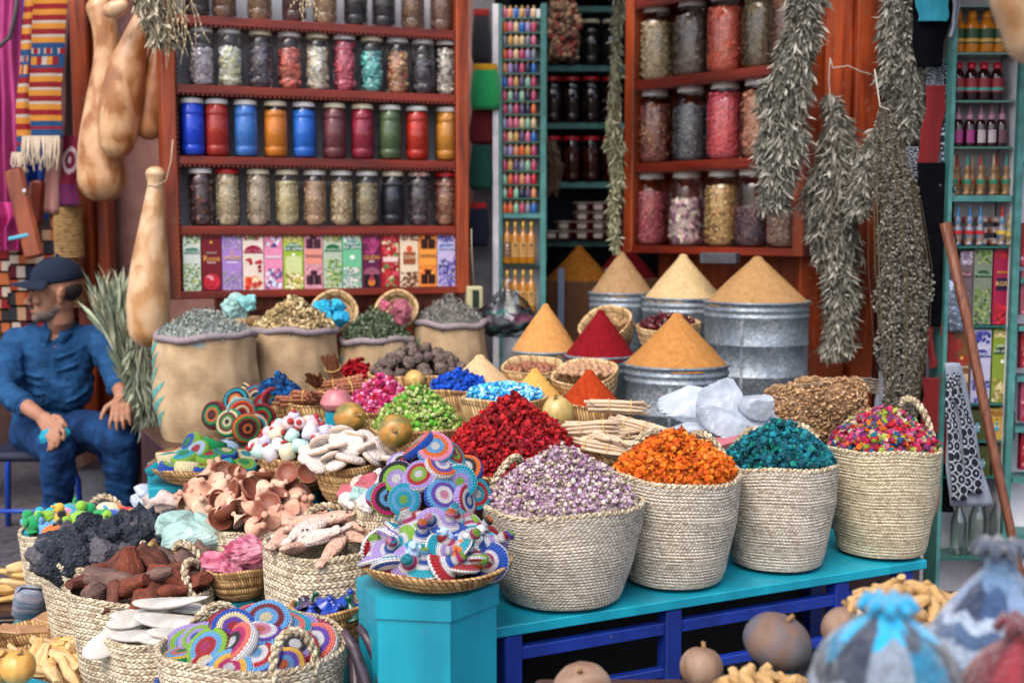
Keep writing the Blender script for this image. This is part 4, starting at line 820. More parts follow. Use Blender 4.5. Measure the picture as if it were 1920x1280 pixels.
tray_heap(861, 730, 4.3, 60, .621, 698, ['crumb', 'petal'], 900, .013, ['#063a9c', '#0a48b4', '#04307e', '#0c54c4'], 'bright ultramarine blue lumps in a straw bowl', 'straw bowl of ultramarine blue lumps', 45, p=.5, name='blue_pigment', cat='pigment')
tray_heap(946, 746, 4.05, 81, .56, 722, ['crumb', 'petal'], 1500, .0095, ['#1b8cc4', '#3aa8d8', '#8cc8e0', '#0c70b0', '#b4dce8', '#56b4dc'], 'sky blue and white pigment chips in the round straw bowl', 'pale straw bowl of sky blue chips', 46, p=.35, name='blue_pigment', cat='pigment', m=COILP, hr=.88)
tray_heap(522, 748, 4.5, 50, .621, 708, ['flower', 'bud'], 800, .014, ['#06386c', '#0a4a84', '#0c5a94', '#052c58'], 'dark blue dyed flowers behind the cinnamon', 'small straw bowl of dark blue flowers', 47, p=.6)
tray_heap(668, 722, 4.62, 40, .621, 678, ['petal', 'flower'], 500, .014, ['#a00c1c', '#b4142a', '#8a0a18'], 'scarlet dyed flowers behind the cinnamon bundles', 'small straw bowl of scarlet flowers', 48, p=.5)
# brown dried flower heads at right
q = P(1532, 815, 4.12)
g = G(); rs = np.random.RandomState(5)
def cluster(cx, cz, rx, rz, cy=0, n=1000):
    c = np.array([(0.5, .31, .16), (.58, .38, .21), (.42, .26, .13), (.64, .45, .27), (.36, .21, .11)]) * .92
    u_ = rs.normal(size=(n, 3)); u_ /= np.linalg.norm(u_, axis=1)[:, None]; bump_ = 1 + .13 * np.sin(u_[:, 0] * 9 + cx * 50) * np.sin(u_[:, 2] * 8 + cz * 40)
    pos = u_ * np.array([rx, rx * .8, rz]) * bump_[:, None] + np.array([cx, cy, cz])
    g.inst(*TPL['flower'], pos, rotmats(n, rs, up=u_, lean=.5), (.0078 * rs.uniform(.7, 1.3, n)), c[rs.randint(0, 5, n)])
    g.ell((cx, cy, cz), (rx * .95, rx * .76, rz * .95), col=(.2, .11, .06), n=16, m=10)
for (x, z, a, b_) in ((-.13, .07, .075, .065), (-.04, .10, .085, .08), (.06, .12, .085, .075), (.03, .04, .08, .06), (.13, .05, .07, .055), (-.1, .01, .08, .05), (.1, .15, .05, .045), (-.13, .12, .05, .045), (.16, .0, .05, .04), (-.02, .16, .05, .03)): cluster(x, z, a, b_, cy=rs.uniform(-.04, .03))
fl = thing('dried_flower_bunch', 'big bunch of brown dried flower heads behind the teal flowers', 'dried flowers', (q.x, q.y, q.z))
g.build('flower_heads', mat('brown_heads', attr=True, rough=.9, noise=(60, .25)), fl, smooth=False)
g = G(); rs2 = random.Random(4)
for k in range(60):
    z = .16 + rs2.uniform(-.02, .02); x0 = rs2.uniform(-.08, .05); g.tube([(x0, rs2.uniform(-.04, .04), z), (x0 + .08, rs2.uniform(-.04, .04), z + .012 + rs2.uniform(-.01, .01)), (x0 + .17, rs2.uniform(-.04, .04), z + rs2.uniform(-.01, .02))], .0022, 4)
g.build('stems', mat('grey_stems', '#7a6e60', .9, (60, .3)), fl)
coil_tray('straw basket under the brown dried flower heads', (q.x, q.y, .501), .15, max(.05, q.z - .501 - .02), rb=.1, seed=3)
# ------------------------------------------------------------ left group of baskets
tall_basket('small-mouthed palm basket of crocheted animals, farthest left', *[( (P(150, 988, 4.15).x, 4.15, 0))], .195, .14, P(150, 988, 4.15).z, m=PALMS, handles=((80, .13, .07, -.1),), seed=21, hs=0)
def gbasket(label, px, py, d, r, rb, z0=0, m=PALMS, **k):
    p = P(px, py, d); tall_basket(label, (p.x, p.y, z0), r, rb, p.z - z0, m=m, **k); return p
gb = {}
gb['b'] = gbasket('palm basket heaped with black lava rocks', 197, 1032, 3.8, .198, .13, handles=((100, .12, .05, -.3), (-20, .11, .06, -.4)), seed=22)
gb['c'] = gbasket('palm basket of reddish brown bark pieces', 268, 1098, 3.45, .205, .14, handles=((55, .14, .1, -.35), (-10, .13, .09, -.5)), seed=23)
gb['d'] = gbasket('palm basket of white cuttlebones in front of the bark basket', 305, 1182, 3.16, .158, .11, handles=((95, .12, .05, -.4),), seed=24)
gb['e'] = gbasket('wide low palm basket of ringed crochet discs at the front', 474, 1205, 2.95, .228, .17, handles=((-52, .11, .085, -.15), (130, .12, .05, -.3)), seed=25)
gb['g'] = gbasket('palm basket full of pumice fish behind the turquoise stand', 607, 1018, 3.42, .172, .13, handles=((95, .15, .085, -.3),), seed=26)
gb['h'] = gbasket('palm basket heaped with little clay tagines', 498, 985, 3.72, .152, .12, handles=((70, .11, .06, -.4),), seed=27)
gb['i'] = gbasket('smaller palm basket of clay tagine lids behind the pale rocks', 420, 950, 3.96, .125, .1, handles=((60, .1, .05, -.3),), seed=28)
p_f = P(612, 1135, 3.24); coil_tray('round coiled bowl of glazed blue and purple mini tagines', (p_f.x, p_f.y, p_f.z - .10), .1, .10, rb=.085, seed=4, rows=5)
hexbox('turquoise stand hidden under the bowl of glazed tagines', (p_f.x, p_f.y, 0), .07, p_f.z - .102)
p_p = P(447, 1062, 3.5); coil_tray('small coiled bowl of pink rocks', (p_p.x, p_p.y, p_p.z - .09), .095, .09, rb=.07, seed=5, rows=5)
hexbox('turquoise stand hidden under the bowl of pink rocks', (p_p.x, p_p.y, 0), .055, p_p.z - .092)
p_q = P(355, 1015, 3.72); coil_tray('shallow coiled bowl under the pale aqua stones', (p_q.x, p_q.y, p_q.z - .08), .125, .07, rb=.08, seed=6, rows=4)
hexbox('turquoise stand hidden under the pale aqua stones', (p_q.x, p_q.y, 0), .07, p_q.z - .082)
# coiled trays on stands
p_t = P(388, 872, 4.15); coil_tray('wide coiled tray of green, blue and cream crochet discs', (p_t.x, p_t.y, p_t.z - .055), .178, .055, rb=.14, seed=7, rows=4)
t = thing('display_stand', 'turquoise lidded stand below the tray of green crochet discs', 'stand', (P(345, 900, 4.2).x, 4.2, 0), (0, 0, .3), 'turquoise painted stands')
G().box((0, 0, (p_t.z - .11) / 2), (.22, .22, p_t.z - .11), bev=.004).build('body', TURQ, t, smooth=False); G().box((0, 0, p_t.z - .083), (.24, .24, .05), bev=.004).build('lid', TURQ, t, smooth=False)
p_m = P(820, 1052, 2.98); coil_tray('coiled tray of crocheted spinning tops on the turquoise hexagonal stand', (p_m.x, p_m.y, p_m.z - .05), .186, .05, rb=.15, seed=8, rows=4)
hexbox('turquoise hexagonal stand at the front, left of the bench', (P(800, 1100, 2.98).x, 2.99, 0), .182, p_m.z - .052, rz=R(22), lidh=.05)
p_u = P(800, 945, 3.27); tall_basket('palm basket of crochet discs behind the tray of spinning tops', (p_u.x, p_u.y, 0), .12, .095, p_u.z, m=PALMS, handles=((-20, .11, .09, -.3),), seed=30)
p_b = P(562, 852, 3.95); coil_tray('coiled bowl of pastel pots with red knobs', (p_b.x, p_b.y, .561), .137, max(.05, p_b.z - .561), rb=.1, seed=9, rows=7)
p_l = P(655, 868, 3.76); coil_tray('coiled bowl of white stitched loofah pads', (p_l.x, p_l.y, .561), .115, p_l.z - .561, rb=.09, seed=10, rows=7)
p_w = P(712, 935, 3.5); tall_basket('palm basket of small pale stones beside the crochet discs', (p_w.x, p_w.y, 0), .09, .075, p_w.z, m=PALMS, seed=31)
p_r = P(470, 830, 4.42); tall_basket('palm basket holding bright crochet rings upright', (p_r.x, p_r.y, 0), .1, .09, p_r.z, m=PALMS, handles=((110, .11, .13, -.1),), seed=32)
p_c = P(612, 752, 4.3); coil_tray('coiled tray of cinnamon bundles', (p_c.x, p_c.y, .621), .15, max(.05, p_c.z - .621), rb=.11, seed=11, rows=6)
p_g = P(785, 702, 4.55); coil_tray('long coiled tray of rough brown gall balls', (p_g.x, p_g.y, .621), .19, p_g.z - .621, rb=.15, seed=12, rows=7, m=COIL, sy=.7)
p_k = P(1166, 828, 3.85); coil_tray('wide coiled tray of liquorice root bundles', (p_k.x, p_k.y, .62), .2, p_k.z - .62, rb=.15, seed=13, rows=6)
p_n = P(1000, 684, 4.5); coil_tray('pale coiled basket of brown almonds', (p_n.x, p_n.y, p_n.z - .11), .112, .11, rb=.11, m=COILP, seed=14, rows=6, tilt=(.2, -.05, 0))
p_o = P(1104, 700, 4.36); coil_tray('pale coiled basket of nutmegs', (p_o.x, p_o.y, p_o.z - .10), .12, .11, rb=.12, m=COILP, seed=15, rows=6, tilt=(.28, -.16, 0))
p_s = P(1148, 600, 4.98); coil_tray('tilted coiled basket behind the dark red cone', (p_s.x, p_s.y, p_s.z - .10), .112, .11, rb=.12, m=COILP, seed=16, rows=6, tilt=(.5, -.35, 0))
p_d = P(1258, 608, 4.75); coil_tray('coiled basket of dark red dates between drums', (p_d.x, p_d.y, p_d.z - .13), .125, .13, rb=.13, m=COILP, seed=17, rows=7, tilt=(.1, -.1, 0))
for q, lb in ((p_b, 'pastel pot'), (p_l, 'loofah')): hexbox('turquoise stand hidden under the %s bowl' % lb, (q.x, q.y, 0), .07, .559)
for q, h, lb in ((p_n, .11, 'almond'), (p_o, .10, 'nutmeg'), (p_s, .10, 'tilted back'), (p_d, .13, 'date')):
    hexbox('turquoise stand hidden under the %s basket' % lb, (q.x, q.y, .563 if lb == 'date' else .622), .07, q.z - h - (.566 if lb == 'date' else .625) - .004)
for px, py, d, r, lab, ty in ((625, 580, 5.0, .097, 'tilted coiled bowl of blue pigment lumps behind the sacks', 1), (745, 577, 5.07, .092, 'tilted coiled bowl with a mauve stone behind the sacks', 0)):
    q = P(px, py, d); coil_tray(lab, (q.x, q.y + .045, q.z - .035), r, .05, rb=r, m=COILP, seed=px, rows=5, tilt=(1.0, .15 if ty else -.12, 0))
q = P(450, 600, 4.86); coil_tray('coiled bowl of pale teal stones behind the leftmost sack', (q.x, q.y, q.z - .08), .085, .08, rb=.09, m=COILP, seed=18, rows=5)
# ------------------------------------------------------------ item builders
def project(p):
    v = p - Vector((0, 0, CAMZ)); f = v.y * math.cos(PITCH) - v.z * math.sin(PITCH); return 960 + FPX * v.x / f, 640 - FPX * (v.y * math.sin(PITCH) + v.z * math.cos(PITCH)) / f
def spots(c, rx, ry, h, n, sep, seed, p=.7, zoff=0, rim=.95):
    rs = random.Random(seed); out = []; tries = 0; s_ = sep
    while len(out) < n and tries < 6000:
        tries += 1
        if tries % 300 == 0: s_ *= .93
        q = math.sqrt(rs.random()) * rim; a = rs.uniform(0, 2 * math.pi); z = h * (1 - q) ** p
        v = Vector((c[0] + q * rx * math.cos(a), c[1] + q * ry * math.sin(a), c[2] + z + zoff))
        if all((v - o[0]).length > s_ for o in out):
            sl = h / max(rx, ry) * p * .8; out.append((v, Vector((math.cos(a) * sl, math.sin(a) * sl, 1)).normalized()))
    return out
def orient(nrm, lean, rs, spin=True):
    z = (nrm + Vector((rs.gauss(0, 1), rs.gauss(0, 1), rs.gauss(0, .6))) * lean).normalized(); q = z.to_track_quat('Z', 'Y')
    if spin: q = q @ Euler((0, 0, rs.uniform(0, 6.28))).to_quaternion()
    return q.to_euler()
def place_pile(mk, c, rx, ry, h, n, sep, seed, lean, labf, cat, group, p=.7, zoff=0, rim=.95, same=False, scale=(.85, 1.15), bias=0):
    """mk(i) makes a fresh thing; labf(k, n) the words for the k-th from the left"""
    rs = random.Random(seed * 3 + 1); sp_ = sorted(spots(c, rx, ry, h, n, sep, seed, p, zoff, rim), key=lambda s_: project(s_[0])[0]); obs = []
    for k, (v, nm) in enumerate(sp_):
        o = mk(k); o.location = v; o.rotation_euler = orient((nm + Vector((0, -bias, 0))).normalized(), lean, rs); s_ = rs.uniform(*scale); o.scale = (s_, s_, s_)
        tag(o, labf if isinstance(labf, str) else labf(k, len(sp_)), cat, group); obs.append(o)
    return obs
YARN = {'red': '#a8101c', 'dark red': '#6e0a18', 'pink': '#d884a4', 'magenta': '#b01a60', 'orange': '#d8641c', 'yellow': '#d8a83c', 'cream': '#d8cba0', 'green': '#0e8a4c', 'lime': '#7eae38',
        'turquoise': '#109ab0', 'sky blue': '#5a9cd0', 'blue': '#1a4aa8', 'lilac': '#a890d0', 'purple': '#5c3aa0', 'white': '#d8d6d8', 'black': '#15161e', 'salmon': '#d86a5a', 'pale blue': '#a0bcd8'}
def yarnmat(cols, vmax=1.0, key=''):
    nm = 'crochet_' + '_'.join(c.replace(' ', '-') for c in cols) + key
    if nm in MATS: return MATS[nm]
    m, nt, b = newmat(nm); uv = nd(nt, 'UVMap'); sp_ = nd(nt, 'SeparateXYZ'); nt.links.new(uv.outputs[0], sp_.inputs[0])
    uu = mathn(nt, 'MULTIPLY', sp_.outputs[0], 2 * math.pi * 34); zz = mathn(nt, 'SINE', uu)
    v = mathn(nt, 'ADD', sp_.outputs[1], mathn(nt, 'MULTIPLY', zz, .013))
    n = len(cols) * 2; st = []
    for k in range(n): c = cols[k if k < len(cols) else n - 1 - k]; st.append((k / n, lin(YARN[c])))
    if n > 30: st = st[:30]
    c = ramp(nt, v, st, 'CONSTANT')
    no = nd(nt, 'TexNoise'); no.inputs['Scale'].default_value = 120; tc = nd(nt, 'TexCoord'); nt.links.new(tc.outputs['Object'], no.inputs['Vector'])
    h = nd(nt, 'HueSaturation'); nt.links.new(mathn(nt, 'MULTIPLY_ADD', no.outputs[0], .5, .68), h.inputs['Value']); nt.links.new(c, h.inputs['Color']); nt.links.new(h.outputs[0], b.inputs['Base Color'])
    b.inputs['Roughness'].default_value = .95; b.inputs['Specular IOR Level'].default_value = .1; b.inputs['Sheen Weight'].default_value = .1
    vv = mathn(nt, 'ABSOLUTE', mathn(nt, 'SINE', mathn(nt, 'MULTIPLY', sp_.outputs[1], math.pi * 26)))
    hh = mathn(nt, 'ADD', mathn(nt, 'MULTIPLY', zz, .35), vv); bp = nd(nt, 'Bump'); bp.inputs['Distance'].default_value = .0035; nt.links.new(hh, bp.inputs['Height']); nt.links.new(bp.outputs[0], b.inputs['Normal'])
    MATS[nm] = m; return m
def disc_mesh(r=.06, th=.0135, dome=.005):
    pr = [(0, -th - dome * .3)] ; pr = [(r * math.sin(a) if a < math.pi / 2 else r, 0) for a in ()]
    up = [(r * s_, th + dome * (1 - s_ * s_)) for s_ in (0.001, .2, .4, .6, .8, .9)]; ed = [(r * .9 + r * .1 * math.sin(a), th * math.cos(a)) for a in np.linspace(.3, math.pi - .3, 6)]
    dn = [(x, -z) for x, z in up[::-1]]
    return G().lathe(up + ed + dn, 40, wob=lambda rr, zz, t: (rr * (1 + .012 * np.sin(3 * t) + .008 * np.sin(5 * t + 1)), zz + .08 * rr * .3 * np.sin(2 * t))).mesh('crochet_disc', MATS['jar_chunks'])
DM = disc_mesh(); used_c = set()
NEUT = list(YARN)
def disc(cols, r=.06, me=None, name='crochet_disc'):
    o = bpy.data.objects.new(name, me or DM); COL.objects.link(o); setmat(o, yarnmat(cols)); return o
def rcols(rs, pool, n=5):
    while True:
        c = []
        while len(c) < n:
            x = rs.choice(pool)
            if not c or x != c[-1]: c.append(x)
        if len(set(c)) >= min(4, n) or len(pool) < 5:
            k = tuple(c)
            if k not in used_c: used_c.add(k); return c
def dlabel(c, where): return f'crochet disc, {c[-1]} edge, then {c[-2]} and {c[-3]}, {c[0]} centre, {where}'
def disc_pile(c, rx, ry, h, n, sep, seed, lean, pool, where, r=.06, group='ringed crochet discs', p=.7, zoff=0, nr=6, thick=1, bias=0, **k):
    rs = random.Random(seed); sc = r / .06; cs = []; k['bias'] = bias
    seen = set()
    def mk(i):
        while True:
            q = rcols(rs, pool, nr)
            if (q[-1], q[-2], q[-3], q[0]) not in seen: seen.add((q[-1], q[-2], q[-3], q[0])); break
        cs.append(q); return disc(q)
    obs = place_pile(mk, c, rx, ry, h, n, sep, seed, lean, 'x', 'crochet disc', group, p=p, zoff=zoff, scale=(.9 * sc, 1.08 * sc), **k)
    for o, q in zip(obs, cs): o['label'] = dlabel(q, where) if nr > 3 else f'crochet disc, {q[2]} edge, {q[1]} ring, {q[0]} centre, on the {where}'; o.scale.z *= thick
    return obs
BR = ['red', 'dark red', 'pink', 'magenta', 'orange', 'yellow', 'cream', 'green', 'lime', 'turquoise', 'sky blue', 'blue', 'lilac', 'purple', 'white', 'black', 'salmon', 'sky blue', 'white', 'lime']
PB = ['white', 'white', 'lilac', 'turquoise', 'red', 'lime', 'blue', 'sky blue', 'magenta', 'white', 'orange', 'black', 'purple', 'pink']
e_ = gb['e']
disc_pile((e_.x, e_.y, e_.z - .03), .18, .17, .10, 26, .082, 51, .22, BR, 'front basket', r=.06, bias=.45, nr=5)
disc_pile((e_.x, e_.y, e_.z - .07), .19, .18, .05, 14, .09, 52, .2, BR, 'deep in front basket', r=.063)
disc_pile((p_u.x + .01, p_u.y, p_u.z + .0), .14, .12, .19, 22, .064, 53, .35, PB, 'basket behind the tops', r=.05, bias=.6, nr=5)
disc_pile((p_t.x - .01, p_t.y, p_t.z - .01), .17, .13, .10, 26, .062, 54, .25, ['blue', 'green', 'lime', 'lime', 'green', 'cream', 'pale blue', 'red', 'turquoise'], 'green disc tray', r=.045, nr=3, thick=1.6)
# bright rings standing upright
rsx = random.Random(9)
for k, (px, py, d, yaw) in enumerate([(402, 778, 4.18, .5), (430, 792, 4.12, .3), (452, 772, 4.15, -.4), (444, 752, 4.24, .2), (478, 800, 4.1, -.7), (489, 782, 4.2, -.3), (498, 762, 4.28, -.6), (462, 802, 4.06, -.5), (512, 752, 4.3, -.8), (528, 748, 4.34, -.9), (481, 745, 4.34, -.2), (455, 742, 4.36, .5)]):
    q = rcols(rsx, ['black', 'red', 'green', 'turquoise', 'orange', 'black', 'cream', 'dark red', 'black', 'dark red'], 7); o = disc(q); o.location = P(px, py, d + .13); o.rotation_euler = (R(78) + rsx.uniform(-.2, .2), rsx.uniform(-.2, .2), -yaw); s_ = .052 / .06; o.scale = (s_,) * 3
    tag(o, f'upright crochet ring, {q[-1]} edge with {q[-2]} and {q[-3]}, {ordn(k)} in the cluster by the sack'.replace(', ' + ordn(k) + ' in the cluster by the sack', f', {q[0]} centre, beside the sack'), 'crochet disc', 'upright crochet rings')
# crocheted spinning tops, mushrooms and birds on the front tray
def top_mesh(r=.05):
    pr = [(.0005, .060), (.010, .057), (.0135, .048), (.010, .040), (.012, .034), (.017, .024), (.026, .014), (.038, .007), (r - .004, .004), (r, -.002), (r - .006, -.007), (.03, -.010), (.012, -.016), (.0005, -.024)]
    return G().lathe(pr, 32).mesh('crochet_top', MATS['jar_chunks'])
TM = top_mesh()
def animal_mesh():
    g = G(); g.ell((0, 0, .02), (.022, .016, .018), n=12, m=8); g.ell((.02, 0, .042), (.012, .011, .012), n=10, m=8); g.ell((.034, 0, .042), (.007, .004, .003), n=8, m=6)
    g.ell((-.026, 0, .03), (.012, .005, .008), rot=(0, .5, 0), n=8, m=6); g.ell((0, .017, .024), (.014, .004, .009), n=8, m=6); g.ell((0, -.017, .024), (.014, .004, .009), n=8, m=6); g.lathe([(.001, 0), (.014, .001), (.013, .006), (.008, .012)], 14, uv=False); return g.mesh('crochet_bird', MATS['jar_chunks'])
def mush_mesh(): return G().lathe([(.001, -.02), (.013, -.02), (.011, -.008), (.012, .004), (.027, .002), (.03, .008), (.026, .02), (.015, .03), (.0005, .034)], 22, uv=False).mesh('crochet_mushroom', MATS['jar_chunks'])
AM, MM = animal_mesh(), mush_mesh()
rst = random.Random(77); seen_t = set()
def mk_top(i):
    while True:
        q = [rst.choice(['orange', 'red', 'lime', 'turquoise', 'pink', 'yellow']), rst.choice(PB), 'white', rst.choice(['red', 'magenta', 'turquoise', 'lilac', 'blue']), 'white', rst.choice(['turquoise', 'lilac', 'blue', 'red', 'lime'])]
        if (q[0], q[3], q[5]) not in seen_t: seen_t.add((q[0], q[3], q[5])); break
    o = bpy.data.objects.new('spinning_top', TM); COL.objects.link(o); setmat(o, yarnmat(q, key='t')); o['_c'] = f'{q[5]} edged crochet spinning top with {q[3]} ring and {q[0]} knob'; return o
for o in place_pile(mk_top, (p_m.x, p_m.y - .0, p_m.z - .01), .165, .13, .13, 38, .052, 61, .9, 'x', 'crochet toy', 'crocheted spinning tops', p=.6, scale=(.85, 1.15)):
    o['label'] = o['_c']; del o['_c']
def felt(c): return mat('felt_' + c.replace(' ', '_'), YARN[c], .95, (90, .2), bump=(160, .003), sheen=.3)
def mk_toy(i):
    c = ['turquoise', 'pale blue', 'red', 'pale blue', 'lime', 'orange', 'sky blue', 'white'][i % 8]; o = bpy.data.objects.new('toy_bird' if i % 2 else 'toy_mushroom', AM if i % 2 else MM); COL.objects.link(o); setmat(o, felt(c)); o['_c'] = f'{c} crochet ' + ('bird' if i % 2 else 'mushroom'); return o
for k, o in enumerate(place_pile(mk_toy, (p_m.x + .02, p_m.y - .03, p_m.z + .02), .14, .1, .06, 9, .07, 62, .5, 'x', 'crochet toy', 'small crochet toys', p=.6, scale=(.75, 1.05))):
    o['label'] = o['_c'] + f', {ordn(k)} from left on the spinning top tray'; del o['_c']
q = P(150, 985, 4.15)
def mk_toy2(i):
    c = ['turquoise', 'green', 'cream', 'sky blue', 'blue', 'lime', 'orange', 'turquoise', 'red', 'yellow', 'pink', 'black'][i % 12]; o = bpy.data.objects.new('toy_bird' if i % 2 else 'toy_mushroom', AM if i % 2 else MM); COL.objects.link(o); setmat(o, felt(c)); o['_c'] = f'{c} crochet ' + ('bird' if i % 2 else 'mushroom'); return o
for k, o in enumerate(place_pile(mk_toy2, (q.x, q.y, q.z - .02), .18, .17, .05, 34, .05, 63, .5, 'x', 'crochet toy', 'crochet animals in the far left basket', p=.6, scale=(1.2, 1.7))):
    o['label'] = o['_c'] + f', {ordn(k)} from left in the far left basket'; del o['_c']
# ------------------------------------------------------------ stones
def rock_mesh(name, r, seed, m, planes=16, n=28, mm=18, noise=0, ax=(1, 1, 1), smooth=False, k=1.0):
    rs = np.random.RandomState(seed); N = rs.normal(size=(planes, 3)); N /= np.linalg.norm(N, axis=1)[:, None]; H = rs.uniform(.62, 1.0, planes)
    ph = rs.uniform(0, 6, (6, 3)); fr = rs.uniform(3, 11, (6, 3))
    def fn(v):
        d = v / np.linalg.norm(v, axis=1)[:, None]; q = d @ N.T; rad = np.min(np.where(q > .05, H / np.maximum(q, .05), 9), axis=1); rad = np.minimum(rad, 1.25)
        if noise: rad = rad * (1 + noise * sum(np.sin(d[:, 0] * fr[i, 0] + ph[i, 0]) * np.sin(d[:, 1] * fr[i, 1] + ph[i, 1]) * np.sin(d[:, 2] * fr[i, 2] + ph[i, 2]) for i in range(6)))
        return d * rad[:, None]
    return G().ell((0, 0, 0), tuple(r * a for a in ax), n=n, m=mm, fn=fn).mesh(name, m, smooth)
LAVA = mat('lava_rock', '#1e232e', .95, (18, .35), bump=(95, .012, 'v'), col2='#343a46', vor=(70, .35))
LAVG = mat('grey_pumice', '#5a565c', .95, (18, .3), bump=(95, .01, 'v'), col2='#48464e')
BARK = mat('reddish_bark', '#4c2a22', .85, (22, .35), bump=(30, .006), col2='#6e3c2c', stretch=(1, 5, 5)); BARKG = mat('mauve_bark', '#5a4540', .9, (16, .35), bump=(30, .006), col2='#775a50', stretch=(1, 5, 5)); BARKO = mat('rust_bark', '#7a3c26', .85, (22, .35), bump=(30, .006), col2='#582a1e', stretch=(1, 5, 5))
def mks(name, meshes, m=None):
    def f(i): o = bpy.data.objects.new(name, meshes[i % len(meshes)]); COL.objects.link(o); return o
    return f
b_ = gb['b']; LM = [rock_mesh('lava_rock', .075, 70 + i, LAVA if i % 4 else LAVG, noise=.09, ax=(1, .8, .75), n=30, mm=20, planes=22, smooth=True) for i in range(7)]
place_pile(mks('lava_rock', LM), (b_.x, b_.y, b_.z - .02), .19, .19, .09, 22, .085, 64, 1.0, lambda k, n: f'rough blue-black lava rock, {ordn(k)} from left in its basket', 'rock', 'lava rocks in the palm basket', p=.6)
place_pile(mks('lava_rock', LM), (b_.x + .12, b_.y + .06, b_.z + .02), .14, .1, .05, 6, .09, 65, 1.0, lambda k, n: f'blue-black lava rock on top, {ordn(k)} from left, beside the aqua stones', 'rock', 'lava rocks in the palm basket', p=.6)
def bark_mesh(seed, L, r, m):
    rs = np.random.RandomState(seed); g = G(); n = 14; K = 18; V = []
    for k in range(K + 1):
        s_ = k / K; w_ = math.sin(math.pi * min(1, max(0, .1 + .8 * s_))) ** .35 * (1 + .14 * math.sin(s_ * 9 + seed))
        for j in range(n + 1):
            a = 2 * math.pi * j / n; q = r * w_ * (1 + .22 * math.sin(2 * a + seed) + .14 * math.sin(5 * a + s_ * 2 + seed * 2) + .07 * math.sin(9 * a + seed))
            V.append((L * (s_ - .5), q * math.cos(a) + .2 * r * math.sin(s_ * 4 + seed), q * .75 * math.sin(a)))
    F = [(k * (n + 1) + j, k * (n + 1) + j + 1, (k + 1) * (n + 1) + j + 1, (k + 1) * (n + 1) + j) for k in range(K) for j in range(n)]
    g.add(V, F); g.add(V[:n], [list(range(n))[::-1]]); g.add(V[-n - 1:-1], [list(range(n))]); return g.mesh('bark_piece', m, True)
BM = [bark_mesh(3 + i, .15 - .012 * (i % 4), .028 + .004 * (i % 3), [BARK, BARKO, BARKG][i % 3]) for i in range(8)]
c_ = gb['c']
place_pile(mks('bark_piece', BM), (c_.x, c_.y, c_.z - .0), .16, .17, .07, 22, .06, 66, .45, lambda k, n: f'reddish brown bark piece, {ordn(k)} from left in its basket', 'bark', 'bark pieces in the palm basket', p=.6)
place_pile(mks('brown_nodule', [rock_mesh('brown_nodule', .055, 90 + i, mat('brown_nodule', '#54403a', .9, (14, .4), bump=(26, .01), col2='#75594e', stretch=(1, 3, 3)), noise=.14, ax=(1.2, .9, .8), smooth=True) for i in range(4)]),
  (P(380, 1070, 3.62).x, 3.62, P(380, 1075, 3.62).z), .09, .06, .05, 6, .07, 67, .5, lambda k, n: f'mauve-brown wrinkled nodule, {ordn(k)} from left beside the pink rocks', 'rock', 'wrinkled brown nodules', p=.6)
PINKR = mat('pink_raspberry_rock', '#8e1640', .6, (16, .3), bump=(60, .005), col2='#cc8a9c'); 
for k, (px, py, r, s_) in enumerate([(462, 1033, .062, 1), (421, 1068, .06, 2), (470, 1068, .058, 3), (436, 1082, .05, 5), (490, 1052, .04, 6), (440, 1052, .05, 7)]):
    o = bpy.data.objects.new('pink_rock', rock_mesh('pink_rock', r, 110 + s_, PINKR, noise=.09, ax=(1.1, .8, .8))); COL.objects.link(o); o.location = P(px, py, 3.47 + .02 * (k % 3)); tag(o, ['frosty pink rock, topmost in its bowl', 'deep raspberry rock at the left of its bowl', 'speckled pink rock on the right of its bowl', 'raspberry rock low at the front of its bowl', 'small pink rock at the right edge of its bowl', 'pink rock half hidden in the middle of its bowl'][k], 'rock', 'raspberry pink rocks')
AQUA = mat('pale_aqua_stone', '#88aaa2', .6, (9, .15), bump=(40, .004), col2='#a3beb8'); QRZ = mat('pinkish_pale_rock', '#a8958c', .75, (10, .18), bump=(30, .008), col2='#bcaaa4')
for k, (px, py, d, r, ax, m, lab) in enumerate([(360, 1005, 3.68, .085, (1.1, .6, .6), AQUA, 'large flat pale aqua stone in front of the clay baskets'), (330, 985, 3.75, .065, (1, .7, .7), AQUA, 'pointed pale aqua stone beside the lava rocks'), (383, 975, 3.8, .045, (1.1, .7, .5), AQUA, 'small bright aqua stone behind the flat one'), (322, 948, 4.1, .115, (1.15, .7, .5), QRZ, 'big rough pinkish white rock beside the folded towel'), (290, 962, 4.05, .06, (1, .7, .6), QRZ, 'smaller pinkish rock left of the big rough one')]):
    o = bpy.data.objects.new('pale_stone', rock_mesh('pale_stone', r, 130 + k, m, planes=11, noise=.03, ax=ax)); COL.objects.link(o); o.location = P(px, py, d); o.rotation_euler = (.2, -.15, k); tag(o, lab, 'rock')
hexbox('turquoise stand hidden under the big pinkish rock', (P(312, 970, 4.1).x, 4.12, 0), .11, P(318, 975, 4.1).z - .03)
CRY = mat('white_crystal', '#98a4b2', .45, (8, .12), bump=(18, .008), col2='#b4bcc8', trans=.1, sub=.2)
